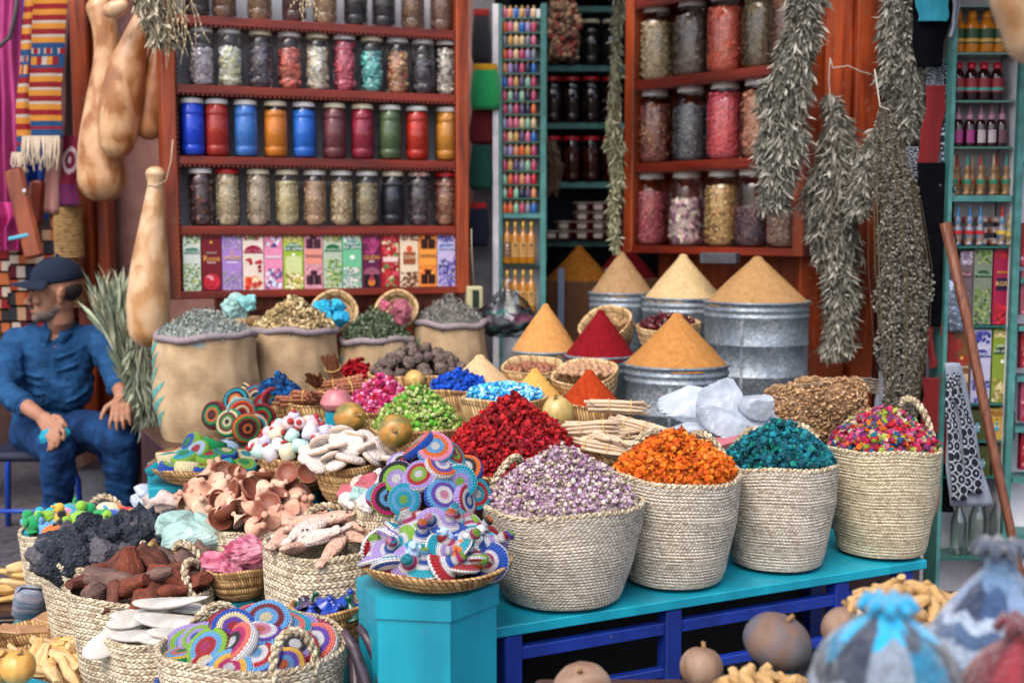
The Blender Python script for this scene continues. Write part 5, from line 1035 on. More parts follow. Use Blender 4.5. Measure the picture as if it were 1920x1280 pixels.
for k, (px, py, r, ax, lab) in enumerate([(1300, 765, .088, (1, .7, .75), 'left white crystal lump of the pile in front of the drum'), (1358, 748, .082, (1, .7, .8), 'topmost white crystal lump'), (1395, 795, .1, (1.0, .7, .75), 'largest white crystal lump at the right front'), (1318, 815, .085, (1.2, .7, .55), 'low white crystal lump at the left front'), (1425, 760, .05, (1, .7, .8), 'small white crystal lump at the right edge'), (1345, 790, .075, (1, .7, .7), 'white crystal lump wedged in the middle')]):
    o = bpy.data.objects.new('crystal', rock_mesh('crystal', r * 1.1, 150 + k, CRY, planes=12, ax=ax, noise=.008, n=44, mm=28)); COL.objects.link(o); o.location = P(px, py, 4.0 - .02 * k); tag(o, lab, 'crystal', 'white crystal lumps')
q = P(1350, 838, 3.95); hexbox('turquoise stand hidden under the white crystals', (q.x, q.y, .502), .14, q.z - .535)
q = P(1358, 838, 3.84); o = G().prism([(-.05, -.02), (.05, -.025), (.055, .03), (-.04, .035)], -.02, .025).build('pink_slab', mat('pink_slab', '#a8606a', .7, (20, .1)), smooth=False, loc=q, rot=(.3, -.2, .4)); tag(o, 'pink slab of stone between the basket handles', 'stone')
for k, (px, py, d, r, c, lab) in enumerate([(607, 582, 4.93, .04, '#1fa0c4', 'left sky blue pigment lump in the tilted bowl'), (632, 576, 4.95, .028, '#2aa8cc', 'upper sky blue pigment lump in the tilted bowl'), (640, 596, 4.92, .034, '#1690ba', 'right sky blue pigment lump in the tilted bowl'), (750, 580, 4.98, .05, '#8c4a58', 'large mauve stone in the tilted bowl'), (722, 573, 4.98, .024, '#b0566e', 'small pink stone in the tilted bowl'), (465, 568, 4.82, .038, '#6fa8a8', 'pale teal stone leaning at the back'), (437, 577, 4.84, .05, '#8cb0ac', 'flat pale teal stone behind the leftmost sack')]):
    o = bpy.data.objects.new('small_stone', rock_mesh('small_stone', r, 170 + k, mat('stone_' + c, c, .6, (25, .25), bump=(60, .004)), planes=12, noise=.08)); COL.objects.link(o); o.location = P(px, py, d); tag(o, lab, 'stone')
WS = [rock_mesh('pale_pebble', .03, 190 + i, mat('pebble%d' % i, ['#c0b8ae', '#a4525c', '#93b4b0', '#bfa49c', '#cbc6c0'][i], .7, (20, .2), bump=(60, .004)), planes=12, noise=.04) for i in range(5)]
place_pile(mks('pale_pebble', WS), (p_w.x, p_w.y, p_w.z - .01), .1, .09, .07, 16, .04, 68, 1, lambda k, n: f'small pale stone, {ordn(k)} from left beside the crochet discs', 'stone', 'small pale stones', p=.6, scale=(.9, 1.4))
# ------------------------------------------------------------ cuttlebones, pumice fish, loofahs, clay, glazed pots, pastel pots
CUT = mat('cuttlebone_white', '#a9a49c', .8, (14, .12), bump=(40, .002), col2='#bdb9b2')
def cut_mesh(seed, L=.2, w_=.036):
    rs = random.Random(seed); return G().ell((0, 0, 0), (L / 2, w_, .011), n=20, m=24, fn=lambda v: np.c_[v[:, 0] * (1 + .1 * v[:, 1]), v[:, 1] * (1 - .35 * v[:, 0]), v[:, 2] * (1 - .3 * v[:, 0]) + .8 * v[:, 0] ** 2]).mesh('cuttlebone', CUT)
d_ = gb['d']; CMs = [cut_mesh(1), cut_mesh(2, .17, .03), cut_mesh(3, .22, .04)]
for k, (px, py, d, rx, ry, rz) in enumerate([(320, 1130, 3.15, .1, -.05, .1), (262, 1160, 3.13, .3, -.2, .3), (330, 1165, 3.1, .2, .1, .15), (280, 1190, 3.06, .1, -.1, .05), (340, 1185, 3.06, .2, .0, .3), (225, 1188, 3.1, .5, -.4, .9), (355, 1140, 3.2, .1, .1, -.2), (310, 1200, 3.04, .1, 0, -.1), (285, 1150, 3.22, .2, 0, .5)]):
    o = bpy.data.objects.new('cuttlebone', CMs[k % 3]); COL.objects.link(o); o.location = P(px, py, d); o.rotation_euler = (rx - .1, ry, rz); tag(o, f'white cuttlebone, {["topmost, lying across", "left of the middle one", "right of the middle one", "lowest at the front left", "front right", "steeply tilted at the left rim", "back right", "front, across the rim", "half hidden at the back"][k]} in its basket', 'cuttlebone', 'white cuttlebones')
PUM = mat('terracotta_pumice', '#b8907c', .95, (30, .2), bump=(150, .004, 'v'), col2='#c8a492'); PUML = mat('pale_pumice', '#c8b6ac', .95, (30, .2), bump=(150, .004, 'v'))
def fish_mesh(m):
    def fn(v):
        x = v[:, 0]; w_ = np.interp(x, [-1, -.8, -.62, -.3, .2, .7, 1], [1.5, 1.1, .38, .75, 1, .85, .5]); return np.c_[x, v[:, 1] * w_, v[:, 2] * np.minimum(w_, 1)]
    g = G().ell((0, 0, 0), (.078, .026, .018), n=16, m=26, fn=fn)
    for s_ in (-1, 1): g.ell((.056, s_ * .008, .0125), (.004, .004, .003), n=8, m=6, mi=1)
    return g.mesh('pumice_fish', [m, mat('fish_eye', '#4a3a34', .5)])
FM = [fish_mesh(PUM), fish_mesh(PUM), fish_mesh(PUML)]
g_ = gb['g']
place_pile(mks('pumice_fish', FM), (g_.x, g_.y, g_.z - .0), .15, .15, .075, 24, .055, 71, .28, lambda k, n: f'fish-shaped pumice stone, {ordn(k)} from left in its basket', 'pumice stone', 'fish-shaped pumice stones', p=.6, scale=(.8, 1.15))
LOO = mat('white_loofah', '#c4bab2', .95, (60, .15), bump=(140, .004, 'v')); LSI = mat('loofah_seam', '#b09680', .95, (50, .2))
def loofah():
    g = G(); r = .036
    g.lathe([(.001, .011), (r * .7, .0105), (r * .94, .007), (r, .001)], 28, sx=1.3); g.lathe([(r, .001), (r * 1.01, 0), (r, -.004), (r * .98, -.006)], 28, mi=1, sx=1.3); g.lathe([(r * .98, -.006), (r * .7, -.009), (.001, -.01)], 28, sx=1.3); return g.mesh('loofah_pad', [LOO, LSI])
LO = [loofah()]
place_pile(mks('loofah_pad', LO), (p_l.x, p_l.y, p_l.z - .0), .145, .11, .10, 30, .05, 72, .35, lambda k, n: f'oval white loofah pad, {ordn(k)} from left in its bowl', 'loofah', 'oval loofah pads', p=.6, scale=(.85, 1.2))
CLAY = mat('terracotta_clay', '#bd8a72', .85, (14, .15), bump=(40, .0015), col2='#cca088'); CLAYI = mat('brown_glaze', '#84503e', .45, (14, .15), col2='#7c4232')
tagl = [(.0005, .05), (.008, .049), (.010, .043), (.006, .036), (.007, .03), (.014, .02), (.024, .008), (.032, 0), (.034, -.003), (.031, -.002), (.02, .008), (.0005, .02)]
bowl = [(.0005, 0), (.018, 0), (.03, .008), (.036, .018), (.037, .021), (.034, .021), (.028, .012), (.016, .006), (.0005, .005)]
T1 = G().lathe(tagl, 28, uv=False).mesh('clay_tagine_lid', CLAY); T2 = G().lathe(bowl, 28, uv=False).mesh('clay_bowl', CLAYI); T3 = G().lathe([(r * .9, z * .8) for r, z in tagl], 24, uv=False).mesh('clay_tagine_lid', mat('pale_clay', '#cca68e', .8, (14, .15)))
h_, i_ = gb['h'], gb['i']
def mk_clay(i): o = bpy.data.objects.new('clay_bowl' if i % 4 == 1 else 'clay_tagine_lid', [T1, T2, T3, T1][i % 4]); COL.objects.link(o); return o
def name_of(o): return 'brown-glazed clay bowl' if o.name.startswith('clay_bowl') else 'terracotta tagine lid'
for k, o in enumerate(place_pile(mk_clay, (h_.x, h_.y, h_.z - .0), .16, .15, .15, 52, .045, 73, .9, 'x', 'pottery', 'little clay tagines', p=.6, scale=(.9, 1.3))): o['label'] = f'{name_of(o)}, {ordn(k)} from left in the larger clay basket'
for k, o in enumerate(place_pile(mk_clay, (i_.x, i_.y, i_.z - .0), .13, .12, .13, 36, .045, 74, .9, 'x', 'pottery', 'little clay tagines', p=.6, scale=(.9, 1.3))): o['label'] = f'{name_of(o)}, {ordn(k)} from left in the smaller clay basket'
for k, (px, py) in enumerate(((541, 888), (579, 888))):
    o = bpy.data.objects.new('clay_bowl', T2); COL.objects.link(o); o.location = P(px, py, 3.74); o.rotation_euler = (R(62), (-.2, .15)[k], 0); o.scale = (.95,) * 3; tag(o, ('left', 'right')[k] + ' of two brown clay bowls facing out above the tagines', 'pottery', 'little clay tagines')
GZ = [mat('glaze_' + n_, c, .12, (18, .3), col2=c2, coat=.5) for n_, c, c2 in (('cobalt', '#122a80', '#1a46a8'), ('purple', '#30203e', '#46305a'), ('green', '#0c4038', '#145a4a'))]
GN = ['cobalt blue', 'dark purple', 'bottle green']
def mk_gl(i): o = bpy.data.objects.new('glazed_tagine', [T1g, T2g][i % 2]); COL.objects.link(o); setmat(o, GZ[[0, 1, 2, 0, 0][i % 5]]); o['_c'] = GN[[0, 1, 2, 0, 0][i % 5]]; return o
T1g = G().lathe(tagl, 28, uv=False).mesh('glazed_tagine', GZ[0]); T2g = G().lathe([(.0005, .03), (.012, .03), (.008, .024), (.012, .016), (.028, .004), (.032, 0), (.0005, .002)], 26, uv=False).mesh('glazed_tagine', GZ[0])
for k, o in enumerate(place_pile(mk_gl, (p_f.x, p_f.y, p_f.z - .03), .09, .085, .04, 14, .045, 75, .6, 'x', 'pottery', 'glazed mini tagines', p=.6, scale=(.9, 1.25))): o['label'] = f'{o["_c"]} glazed mini tagine, {ordn(k)} from left in its bowl'; del o['_c']
def pot(i):
    cn, c = [('white', '#c8c4ca'), ('pale pink', '#c8a8a8'), ('pale aqua', '#a4c6bc'), ('lilac white', '#b4b0c8'), ('cream', '#c8c2a4')][i % 5]
    t = thing('pastel_pot', 'x', 'pot'); G().lathe([(.0005, -.026), (.014, -.026), (.02, -.02), (.022, 0), (.02, .016), (.014, .022), (.0005, .023)], 18, uv=False).build('body', mat('pastel_' + cn.replace(' ', '_'), c, .35, (14, .1), coat=.3), t)
    G().lathe([(.0005, .032), (.008, .031), (.0095, .026), (.006, .0225)], 12, uv=False).build('knob', mat('red_knob', '#9c2c28', .6, (30, .2)), t); t['_c'] = cn; return t
for k, o in enumerate(place_pile(pot, (p_b.x, p_b.y, p_b.z - .0), .155, .13, .13, 44, .042, 76, 1.2, 'x', 'pot', 'pastel pots with red knobs', p=.6, scale=(.9, 1.2))): o['label'] = f'{o["_c"]} pot with red knob, {ordn(k)} from left in its bowl'; del o['_c']
# ------------------------------------------------------------ nuts, dates, galls
def nutm(name, r, ax, m, seed): return rock_mesh(name, r, seed, m, planes=40, noise=.02, n=14, mm=9, ax=ax, smooth=True)
GALL = mat('gall_brown', '#4e423e', .95, (30, .3), bump=(90, .005, 'v'), col2='#6a5c54')
place_pile(mks('gall_ball', [rock_mesh('gall_ball', .031, 210 + i, GALL, planes=40, noise=.05, n=20, mm=12, smooth=True) for i in range(3)]), (p_g.x + .0, p_g.y, p_g.z - .02), .18, .12, .13, 44, .05, 77, 1, 'rough grey-brown gall ball in the long tray', 'seed ball', 'rough gall balls in the long tray', p=.55, scale=(.8, 1.1))
ALM = mat('almond_brown', '#7c4a34', .7, (30, .25), bump=(60, .002), col2='#94624a'); NUT = mat('nutmeg_tan', '#9c7658', .75, (24, .25), bump=(60, .002), col2='#b08c6e')
place_pile(mks('almond', [nutm('almond', .018, (1.1, .7, .6), ALM, 220)]), (p_n.x, p_n.y, p_n.z - .02), .1, .095, .025, 60, .02, 78, 1, 'brown almond heaped in the pale coiled basket', 'almond', 'brown almonds', p=.6, scale=(.8, 1.2))
place_pile(mks('nutmeg', [nutm('nutmeg', .0165, (1, .9, .9), NUT, 221)]), (p_o.x, p_o.y, p_o.z - .0), .105, .1, .04, 66, .022, 79, 1, 'round tan nutmeg heaped in the pale coiled basket', 'nutmeg', 'tan nutmegs', p=.6, scale=(.85, 1.15))
place_pile(mks('dried_fruit', [nutm('dried_fruit', .02, (1.3, .6, .5), mat('tan_dried_fruit', '#a07c58', .85, (30, .3), bump=(50, .004)), 222)]), (p_s.x, p_s.y - .02, p_s.z - .02), .09, .07, .03, 30, .024, 80, 1, 'wrinkled tan dried pod in the tilted back basket', 'dried pod', 'tan dried pods', p=.6)
place_pile(mks('date', [nutm('date', .022, (1.25, .62, .6), mat('dark_date', '#33121a', .3, (24, .4), bump=(40, .003), col2='#571c22'), 223)]), (p_d.x - .01, p_d.y, p_d.z - .02), .12, .1, .06, 60, .024, 81, 1, 'shiny dark red date heaped in the coiled basket', 'date', 'dark red dates', p=.6, scale=(.85, 1.2))
# ------------------------------------------------------------ stick bundles
def bundle(name, label, loc, rot, L, rr, n, r, m, group, tie='#c9a860', hollow=False, seed=0, bend=.004):
    t = thing(name, label, 'bundle', loc, rot, group); rs = random.Random(seed); g = G()
    for k in range(n):
        q = math.sqrt((k + .5) / n) * rr; a = k * 2.4; y, z = q * math.cos(a), q * math.sin(a) * .75; l = L * rs.uniform(.85, 1.05); x0 = rs.uniform(-.08, .08) * L; r_ = r * rs.uniform(.75, 1.2)
        pts = [(x0 - l / 2, y * 1.25 + rs.uniform(-bend, bend), z + rs.uniform(-bend, bend)), (x0 - l / 6, y * .95, z * .95), (x0 + l / 6, y * .95 + rs.uniform(-bend, bend) * .5, z), (x0 + l / 2, y * 1.3 + rs.uniform(-bend, bend), z + rs.uniform(-bend, bend))]
        g.tube(pts, r_, 7, caps=not hollow)
        if hollow: g.tube(pts, r_ * .6, 7, caps=False)
    g.build('sticks', m, t); g = G()
    for x in ((-.18, .2) if L > .12 else (0,)): g.tube([(x * L, rr * 1.2 * math.cos(a), rr * .95 * math.sin(a)) for a in np.linspace(0, 6.2832, 15)[:-1]], .0016, 4, closed=True)
    g.build('tie', mat('tie_' + tie, tie, .8), t); return t
CIN = mat('cinnamon_bark', '#7c4830', .85, (40, .3), col2='#9c6448'); LIQ = mat('liquorice_root', '#cbb59c', .85, (26, .15), bump=(50, .002), col2='#b59a7e', stretch=(.4, 2, 2))
for k, (px, py, d, rz, ry, w_) in enumerate([(640, 720, 4.3, .1, -.15, 'upper right, tied in the middle'), (585, 745, 4.2, -.1, .05, 'lower left with ends outward'), (600, 722, 4.32, 1.3, .5, 'showing its curled ends, back left'), (628, 700, 4.42, 1.2, 1.0, 'standing at the back'), (672, 726, 4.28, .3, -.1, 'at the right end of its tray'), (612, 748, 4.18, .9, .2, 'in the front middle'), (560, 752, 4.24, .2, 0, 'at the left rim')]):
    bundle('cinnamon_bundle', 'bundle of cinnamon sticks, ' + w_, P(px, py, d), (0, ry, rz), .15, .026, 17, .0055, CIN, 'tied cinnamon bundles', hollow=True, seed=k)
for k, (px, py, d, rz, ry, w_) in enumerate([(1160, 762, 3.92, -.05, .05, 'topmost, lying across the back'), (1105, 802, 3.74, .12, -.06, 'at the left, ends pointing left'), (1195, 800, 3.8, -.75, .1, 'slanting down to the right'), (1120, 838, 3.68, -.35, .1, 'lowest at the front left'), (1240, 812, 3.85, -.7, .12, 'at the far right rim'), (1150, 815, 3.76, .4, 0, 'in the middle of the tray'), (1215, 838, 3.72, .1, .02, 'thick roots at the front right')]):
    bundle('liquorice_bundle', 'bundle of pale liquorice roots, ' + w_, P(px, py, d), (0, ry, rz), .19, .026, 16, .0052 if k != 6 else .008, LIQ, 'tied liquorice bundles', seed=20 + k, bend=.006)
for k in range(14):
    px, py = rnd.uniform(1110, 1230), rnd.uniform(815, 842); o = G().tube([(-.07, 0, 0), (-.02, .006, .004), (.03, -.003, .002), (.07, .004, 0)], [.008, .0085, .0075, .0065], 8).build('liquorice_root', LIQ, loc=P(px, py, 3.72 + rnd.uniform(-.04, .1)), rot=(0, rnd.uniform(-.2, .2), rnd.uniform(-1.2, 1.2))); tag(o, 'loose thick pale liquorice root lying in the tray', 'root', 'loose liquorice roots')
# ------------------------------------------------------------ small gourds on the pile, pink tagine, towel
def gourdmat(name, c1, c2, stripes=False, rough=.4):
    if name in MATS: return MATS[name]
    m, nt, b = newmat(name); tc = nd(nt, 'TexCoord'); n = nd(nt, 'TexNoise'); n.inputs['Scale'].default_value = 22 if stripes else 13; n.inputs['Detail'].default_value = 7; n.inputs['Distortion'].default_value = .35
    mp = nd(nt, 'Mapping'); mp.inputs['Scale'].default_value = (1, 1, .35) if stripes else (1, 1, .6); nt.links.new(tc.outputs['Object'], mp.inputs[0]); nt.links.new(mp.outputs[0], n.inputs['Vector'])
    c = ramp(nt, n.outputs[0], [(.34, tuple(x * .8 for x in lin(c1))), (.42, lin(c1)), (.5, tuple((a + b_) / 2 for a, b_ in zip(lin(c1), lin(c2)))), (.62, lin(c2))]); nt.links.new(c, b.inputs['Base Color']); b.inputs['Roughness'].default_value = rough; b.inputs['Coat Weight'].default_value = .15 if rough < .6 else 0
    n2 = nd(nt, 'TexNoise'); n2.inputs['Scale'].default_value = 35; nt.links.new(tc.outputs['Object'], n2.inputs['Vector']); bp = nd(nt, 'Bump'); bp.inputs['Distance'].default_value = .002; nt.links.new(n2.outputs[0], bp.inputs['Height']); nt.links.new(bp.outputs[0], b.inputs['Normal']); MATS[name] = m; return m
STR = gourdmat('striped_gourd', '#b07c34', '#6f6a34', True); PALEG = gourdmat('pale_gourd', '#c0a870', '#a89050', True)
def round_gourd(label, px, py, d, r, m, rot=(0, 0, 0), ax=(1, 1, 1), grp='small round gourds', stem=True, name='round_gourd'):
    t = thing(name, label, 'gourd', P(px, py, d), rot, grp)
    fn = lambda v: v * (1 + .012 * np.cos(9 * np.arctan2(v[:, 1], v[:, 0])) * (1 - v[:, 2] ** 2))[:, None] - np.c_[0 * v[:, 0], 0 * v[:, 0], .12 * np.exp(-((v[:, 0] ** 2 + v[:, 1] ** 2) / .06)) * np.sign(v[:, 2])]
    G().ell((0, 0, 0), tuple(r * a for a in ax), n=60, m=24, fn=fn).build('body', m, t)
    if stem: G().tube([(0, 0, r * ax[2] * .88), (.003, 0, r * ax[2] * 1.05), (.008, 0, r * ax[2] * 1.18)], [.006, .0045, .005], 7).build('stem', mat('gourd_stem', '#8a6a44', .9, (40, .3)), t)
    return t
round_gourd('yellow-brown striped gourd between loofah pads and red flowers', 741, 808, 3.72, .053, STR, (R(80), .1, 0))
round_gourd('green-striped gourd behind the loofah pads', 656, 782, 3.95, .055, STR, (R(75), .4, .5), ax=(.9, .9, 1.15)); round_gourd('pale yellow melon-like gourd left of the liquorice tray', 1046, 775, 3.98, .056, PALEG, (.3, -.2, 0), ax=(.95, .95, 1.05))
round_gourd('smooth cream gourd behind the magenta rosebuds', 777, 712, 4.36, .045, mat('cream_gourd', '#c09e5c', .4, (8, .15)), (R(80), 1.2, 0), ax=(.8, .8, 1.2), stem=False)
t = thing('lidded_pot', 'dusty pink lidded pot with a square shoulder, behind the striped gourd', 'pot', P(631, 768, 4.05), (0, 0, .1)); pk = mat('dusty_pink_stone', '#a85e62', .4, (12, .15), col2='#b87678', coat=.3)
G().lathe([(.0005, 0), (.04, 0), (.05, .012), (.054, .022)], 32, uv=False).build('bowl', pk, t); G().lathe([(.055, .022), (.053, .03), (.046, .048), (.034, .062), (.03, .066), (.0005, .067)], 32, uv=False).build('lid', pk, t); G().tube([(0, 0, .066), (0, 0, .078)], [.007, .005], 8).build('knob', pk, t)
hexbox('turquoise stand hidden under the pink lidded pot', (P(631, 768, 4.05).x, 4.05, .562), .04, P(631, 768, 4.05).z - .566)
q = P(283, 940, 4.3); o = G().box((0, 0, 0), (.13, .1, .05), bev=.015).box((.005, .0, .04), (.125, .095, .03), bev=.012).build('folded_towel', mat('striped_towel', '#8a9cb4', .9, (3, .2), col2='#bfc0c4', stretch=(9, 1, 1)), smooth=False, loc=q, rot=(.15, .1, .5)); tag(o, 'folded pale blue striped towel behind the rocks', 'towel')
hexbox('turquoise stand hidden under the folded towel', (q.x, q.y, 0), .05, q.z - .035)
# ------------------------------------------------------------ dark pods and things on the ground at front left
POD = mat('dark_purple_pod', '#2a2230', .35, (14, .3), bump=(20, .003), col2='#45343a')
for k, (a, b_) in enumerate([((643, 1180), (690, 1290)), ((672, 1172), (730, 1290)), ((706, 1178), (735, 1290)), ((704, 1215), (716, 1290)), ((655, 1230), (668, 1290))]):
    d = 2.86 + .03 * (k % 3); A, B = P(*a, d + .05), P(*b_, d); A2 = B + (B - A) * 1.6
    o = G().tube([A - B * 0, A.lerp(B, .3) + Vector((.008, 0, 0)), A.lerp(B, .65) + Vector((.004, 0, 0)), B, B.lerp(A2, .5), A2], [.008, .0135, .015, .014, .012, .004], 10).build('dark_pod', POD); tag(o, 'long dark purple pod, ' + ['leftmost of the five', 'second from left, crossing its neighbour', 'longest, with the reddish tip, at right', 'short one behind the reddish-tipped one', 'low one at the front'][k], 'pod', 'dark pods leaning by the turquoise stand')
HUSK = mat('corn_husk', '#b08a52', .85, (14, .3), bump=(30, .003), col2='#c8a468', stretch=(1, 4, 4)); HUSKL = mat('dried_husk_light', '#c9a97a', .85, (14, .2), bump=(30, .003), stretch=(1, 4, 4))
q0 = P(110, 1245, 3.5); t = coil_tray('coiled tray of corn husks on the ground at the lower left', (q0.x, q0.y, .02), .19, max(.06, q0.z - .04), rb=.16, seed=40, rows=5)
HM = [bark_mesh(40 + i, .1, .014 + .003 * (i % 2), [HUSK, HUSKL][i % 2]) for i in range(4)]
place_pile(mks('corn_husk', HM), (q0.x, q0.y - .02, q0.z + .01), .17, .14, .05, 34, .03, 82, .4, lambda k, n: f'dry corn husk, {ordn(k)} from left in the tray on the ground', 'corn husk', 'dry corn husks', p=.6, scale=(.8, 1.4))
q1 = P(50, 1185, 3.75); coil_tray('shallow openwork straw tray at the far lower left', (q1.x, q1.y, .02), .13, max(.05, q1.z - .03), rb=.13, seed=41, rows=5)
for k, (dx, dy, rz) in enumerate(((-.04, 0, .1), (.03, -.03, .6), (.06, .04, -.3))):
    o = G().box((0, 0, 0), (.09, .06, .008), bev=.003).build('soap_slab', mat('brown_soap', '#a07a58', .5, (9, .2)), smooth=False, loc=(q1.x + dx, q1.y + dy, q1.z + .01 + .01 * k), rot=(.1, .15, rz)); tag(o, 'flat brown soap slab, ' + ['left', 'front', 'right'][k] + ' of the three in the straw tray', 'soap', 'soap slabs')
round_gourd('smooth yellow round gourd in the lower left corner', 34, 1250, 3.1, .045, gourdmat('yellow_gourd', '#c08a3a', '#d0a458'), (.3, .2, 0)); round_gourd('yellow gourd cut off at the left edge', -14, 1262, 3.15, .042, gourdmat('yellow_gourd', '#c08a3a', '#d0a458'), (.5, 0, 0))
q = P(5, 1275, 3.12); hexbox('low turquoise stand under the yellow gourds at lower left', (q.x, q.y, 0), .13, q.z - .035)
q2 = P(55, 1130, 3.95); o = G().box((0, 0, .0), (.1, .07, .13), bev=.02).build('knitted_pouch', mat('knitted_stripes', '#45708c', .95, (4, .3), bump=(120, .003), col2='#a0949c', stretch=(1, 1, 12)), loc=(q2.x, q2.y, q2.z), rot=(.5, .2, .3)); tag(o, 'blue striped knitted pouch beside the lava basket', 'pouch')
hexbox('low turquoise stand under the knitted pouch', (q2.x, q2.y, 0), .07, max(.05, q2.z - .07))
for k, (px, py, L) in enumerate([(30, 1075, .13), (40, 1092, .16), (15, 1104, .12), (55, 1062, .1), (25, 1120, .12), (70, 1098, .14)]):
    q = P(px, py, 4.2); o = bpy.data.objects.new('dried_root', HM[k % 4]); COL.objects.link(o); o.location = q; o.rotation_euler = (0, 0, .3 * k - .5); o.scale = (1.5, 1.4, 1.4); tag(o, f'pale dried root on the crate at the far left, {ordn(k)} nearest the basket', 'root', 'pale dried roots')
t = thing('wooden_crate', 'low wooden crate under the pale dried roots at the far left', 'crate', (P(35, 1120, 4.2).x, 4.22, 0), (0, 0, .1))
zc = P(35, 1125, 4.2).z
for i in range(3): G().box((0, -.12, .03 + i * (zc - .05) / 3), (.34, .012, (zc - .05) / 3 - .012), bev=.002).build('slat', DKW, t, smooth=False)
G().box((0, 0, zc - .012), (.34, .25, .02)).build('top_board', DKW, t, smooth=False)
# ------------------------------------------------------------ foreground table, gourds, hats
t = thing('foreground_table', 'dark low table in the foreground under the gourds and knitted hats', 'table', (.8, 1.9, 0))
G().box((0, 0, .445), (1.5, 1.25, .03), bev=.004).build('table_top', DKW, t, smooth=False)
for x in (-.7, .7):
    for y in (-.57, .57): G().box((x, y, .215), (.05, .05, .43)).build('leg', DKW, t, smooth=False)
BG = gourdmat('dark_gourd', '#6e5648', '#55545c', rough=.75); BG2 = gourdmat('brown_gourd', '#775a46', '#927a68', rough=.75)
for px, py, d, r, m, ax, lab in ((1092, 1290, 2.48, .062, BG2, (1, 1, .8), 'mottled brown gourd cut off by the lower edge of the picture'), (1315, 1250, 2.48, .045, BG2, (1, 1, .95), 'small brown gourd with a stub stem, left of the largest'), (1458, 1203, 2.42, .068, BG, (1.05, 1, .82), 'largest dark grey-brown gourd, beside the foreground husks'), (1592, 1178, 2.4, .055, BG2, (1, 1, .85), 'reddish brown gourd with a stem, right of the largest')):
    t = round_gourd(lab, px, py, d, r, m, (.25, .3, px), ax=ax, grp='gourds in the foreground')
q = P(1440, 1280, 2.25); coil_tray('coiled tray of tan husks in the foreground below the bench', (q.x, q.y, .462), .11, max(.04, q.z - .49), rb=.09, seed=50, rows=5)
HF = [bark_mesh(60 + i, .06, .011 + .002 * (i % 2), mat('tan_petal_husk', '#bd9a68', .9, (20, .2), col2='#a07c4c')) for i in range(3)]
place_pile(mks('tan_husk', HF), (q.x, q.y, q.z - .03), .1, .09, .04, 40, .022, 91, .6, 'small tan curled husk heaped in the foreground tray', 'husk', 'tan husks in the foreground tray', p=.6)
q = P(1700, 1120, 2.35); tall_basket('palm basket of tan husks behind the knitted hats', (q.x, q.y, .462), .1, .085, q.z - .49, m=PALMS, seed=51)
place_pile(mks('tan_husk', HF), (q.x, q.y, q.z - .03), .1, .09, .06, 34, .026, 92, .6, 'tan curled husk heaped behind the knitted hats', 'husk', 'tan husks behind the knitted hats', p=.6)
q = P(1590, 1178, 2.4); hexbox('turquoise block under the reddish brown gourd', (q.x, q.y + .0, .462), .04, q.z - .462 - .045); q = P(1458, 1203, 2.42); hexbox('turquoise block under the largest gourd', (q.x, q.y, .462), .035, q.z - .462 - .05)
HPD = 1
KN = mat('chunky_knit', attr=True, rough=.95, noise=(60, .3), bump=(70, .012), sheen=.4)
def hat(label, px, py_base, d, r, h, bands, knot, zig=None, seed=0, tilt=(0, 0), dome=2.4, fall=.8):
    """bands: [(v, colour)] from rim to crown"""
    b0 = P(px, py_base, d); t = thing('knitted_hat', label, 'hat', b0, (tilt[0], tilt[1], seed), 'knitted hats in the foreground'); g = G(); n, m = 64, 44
    pr = [(r * (1.02 if s_ < .12 else 1) * max(.17, 1 - s_ ** dome) ** fall * (1 + .015 * math.sin(s_ * 150)), h * s_) for s_ in np.linspace(0, 1, m)]
    tmp = G().lathe(pr, n, wob=lambda rr, zz, th: (rr * (1 + .02 * np.sin(3 * th + seed)), zz))
    v = tmp.v[0]; f, mi, c, uv = tmp.f[0]; cv = []
    for fi in range(len(f)):
        s_ = (fi // n + .5) / (m - 1); a = (fi % n) / n
        if zig: s_ += zig[0] * (abs(((a * zig[1]) % 1) - .5) * 2 - .5)
        col = lin(bands[0][1])
        for q_, cc in bands:
            if s_ >= q_: col = lin(cc[int(a * 10 * 1.0) % len(cc)] if isinstance(cc, (list, tuple)) else cc)
        cv.append(col)
    g.add(v, f, 0, np.array(cv), uv); g.build('cap', KN, t)
    g = G(); kc = lin(knot)
    for k in range(9):
        a = k * .7; g.tube([(0, 0, h * .96), (.012 * math.cos(a), .012 * math.sin(a), h * 1.05), (.03 * math.cos(a), .03 * math.sin(a), h * 1.09), (.038 * math.cos(a), .038 * math.sin(a), h * 1.0)], [.010, .009, .008, .007], 7, col=kc)
    g.build('tassel', KN, t); return b0
hat('knitted hat in cyan, white and charcoal with a cyan top knot', 1660, 1292, 1.6, .098, .112, [(0, '#105c7c'), (.1, '#7c8698'), (.22, ['#343c4a', '#74808f', '#14688a', '#283040']), (.5, ['#14688a', '#283040', '#74808f']), (.72, ['#3a4250', '#1c9cc8']), (.9, '#1c9cc8')], '#1690bc', zig=(.16, 8), seed=1)
hat('big grey, white and navy knitted hat with a grey tassel', 1868, 1245, 1.75, .115, .165, [(0, '#3c5878'), (.18, '#8c9cb0'), (.3, '#40587a'), (.42, '#98a8bc'), (.52, ['#2c4468', '#6c84a4', '#1c2c48']), (.75, '#54708e')], '#3a4656', zig=(.07, 10), seed=2, dome=1.3, fall=.9)
hat('maroon knitted hat with teal and yellow edge at the lower right corner', 1915, 1372, 1.6, .09, .14, [(0, '#12807c'), (.15, '#c8a050'), (.26, '#5c1824'), (.6, ['#5c1824', '#7c2430'])], '#5c1824', zig=(.06, 10), seed=3)
t = thing('hat_crate', 'dark crate under the knitted hats in the foreground', 'crate', (.68, 1.78, .462)); zc = P(1868, 1232, 1.9).z - .47
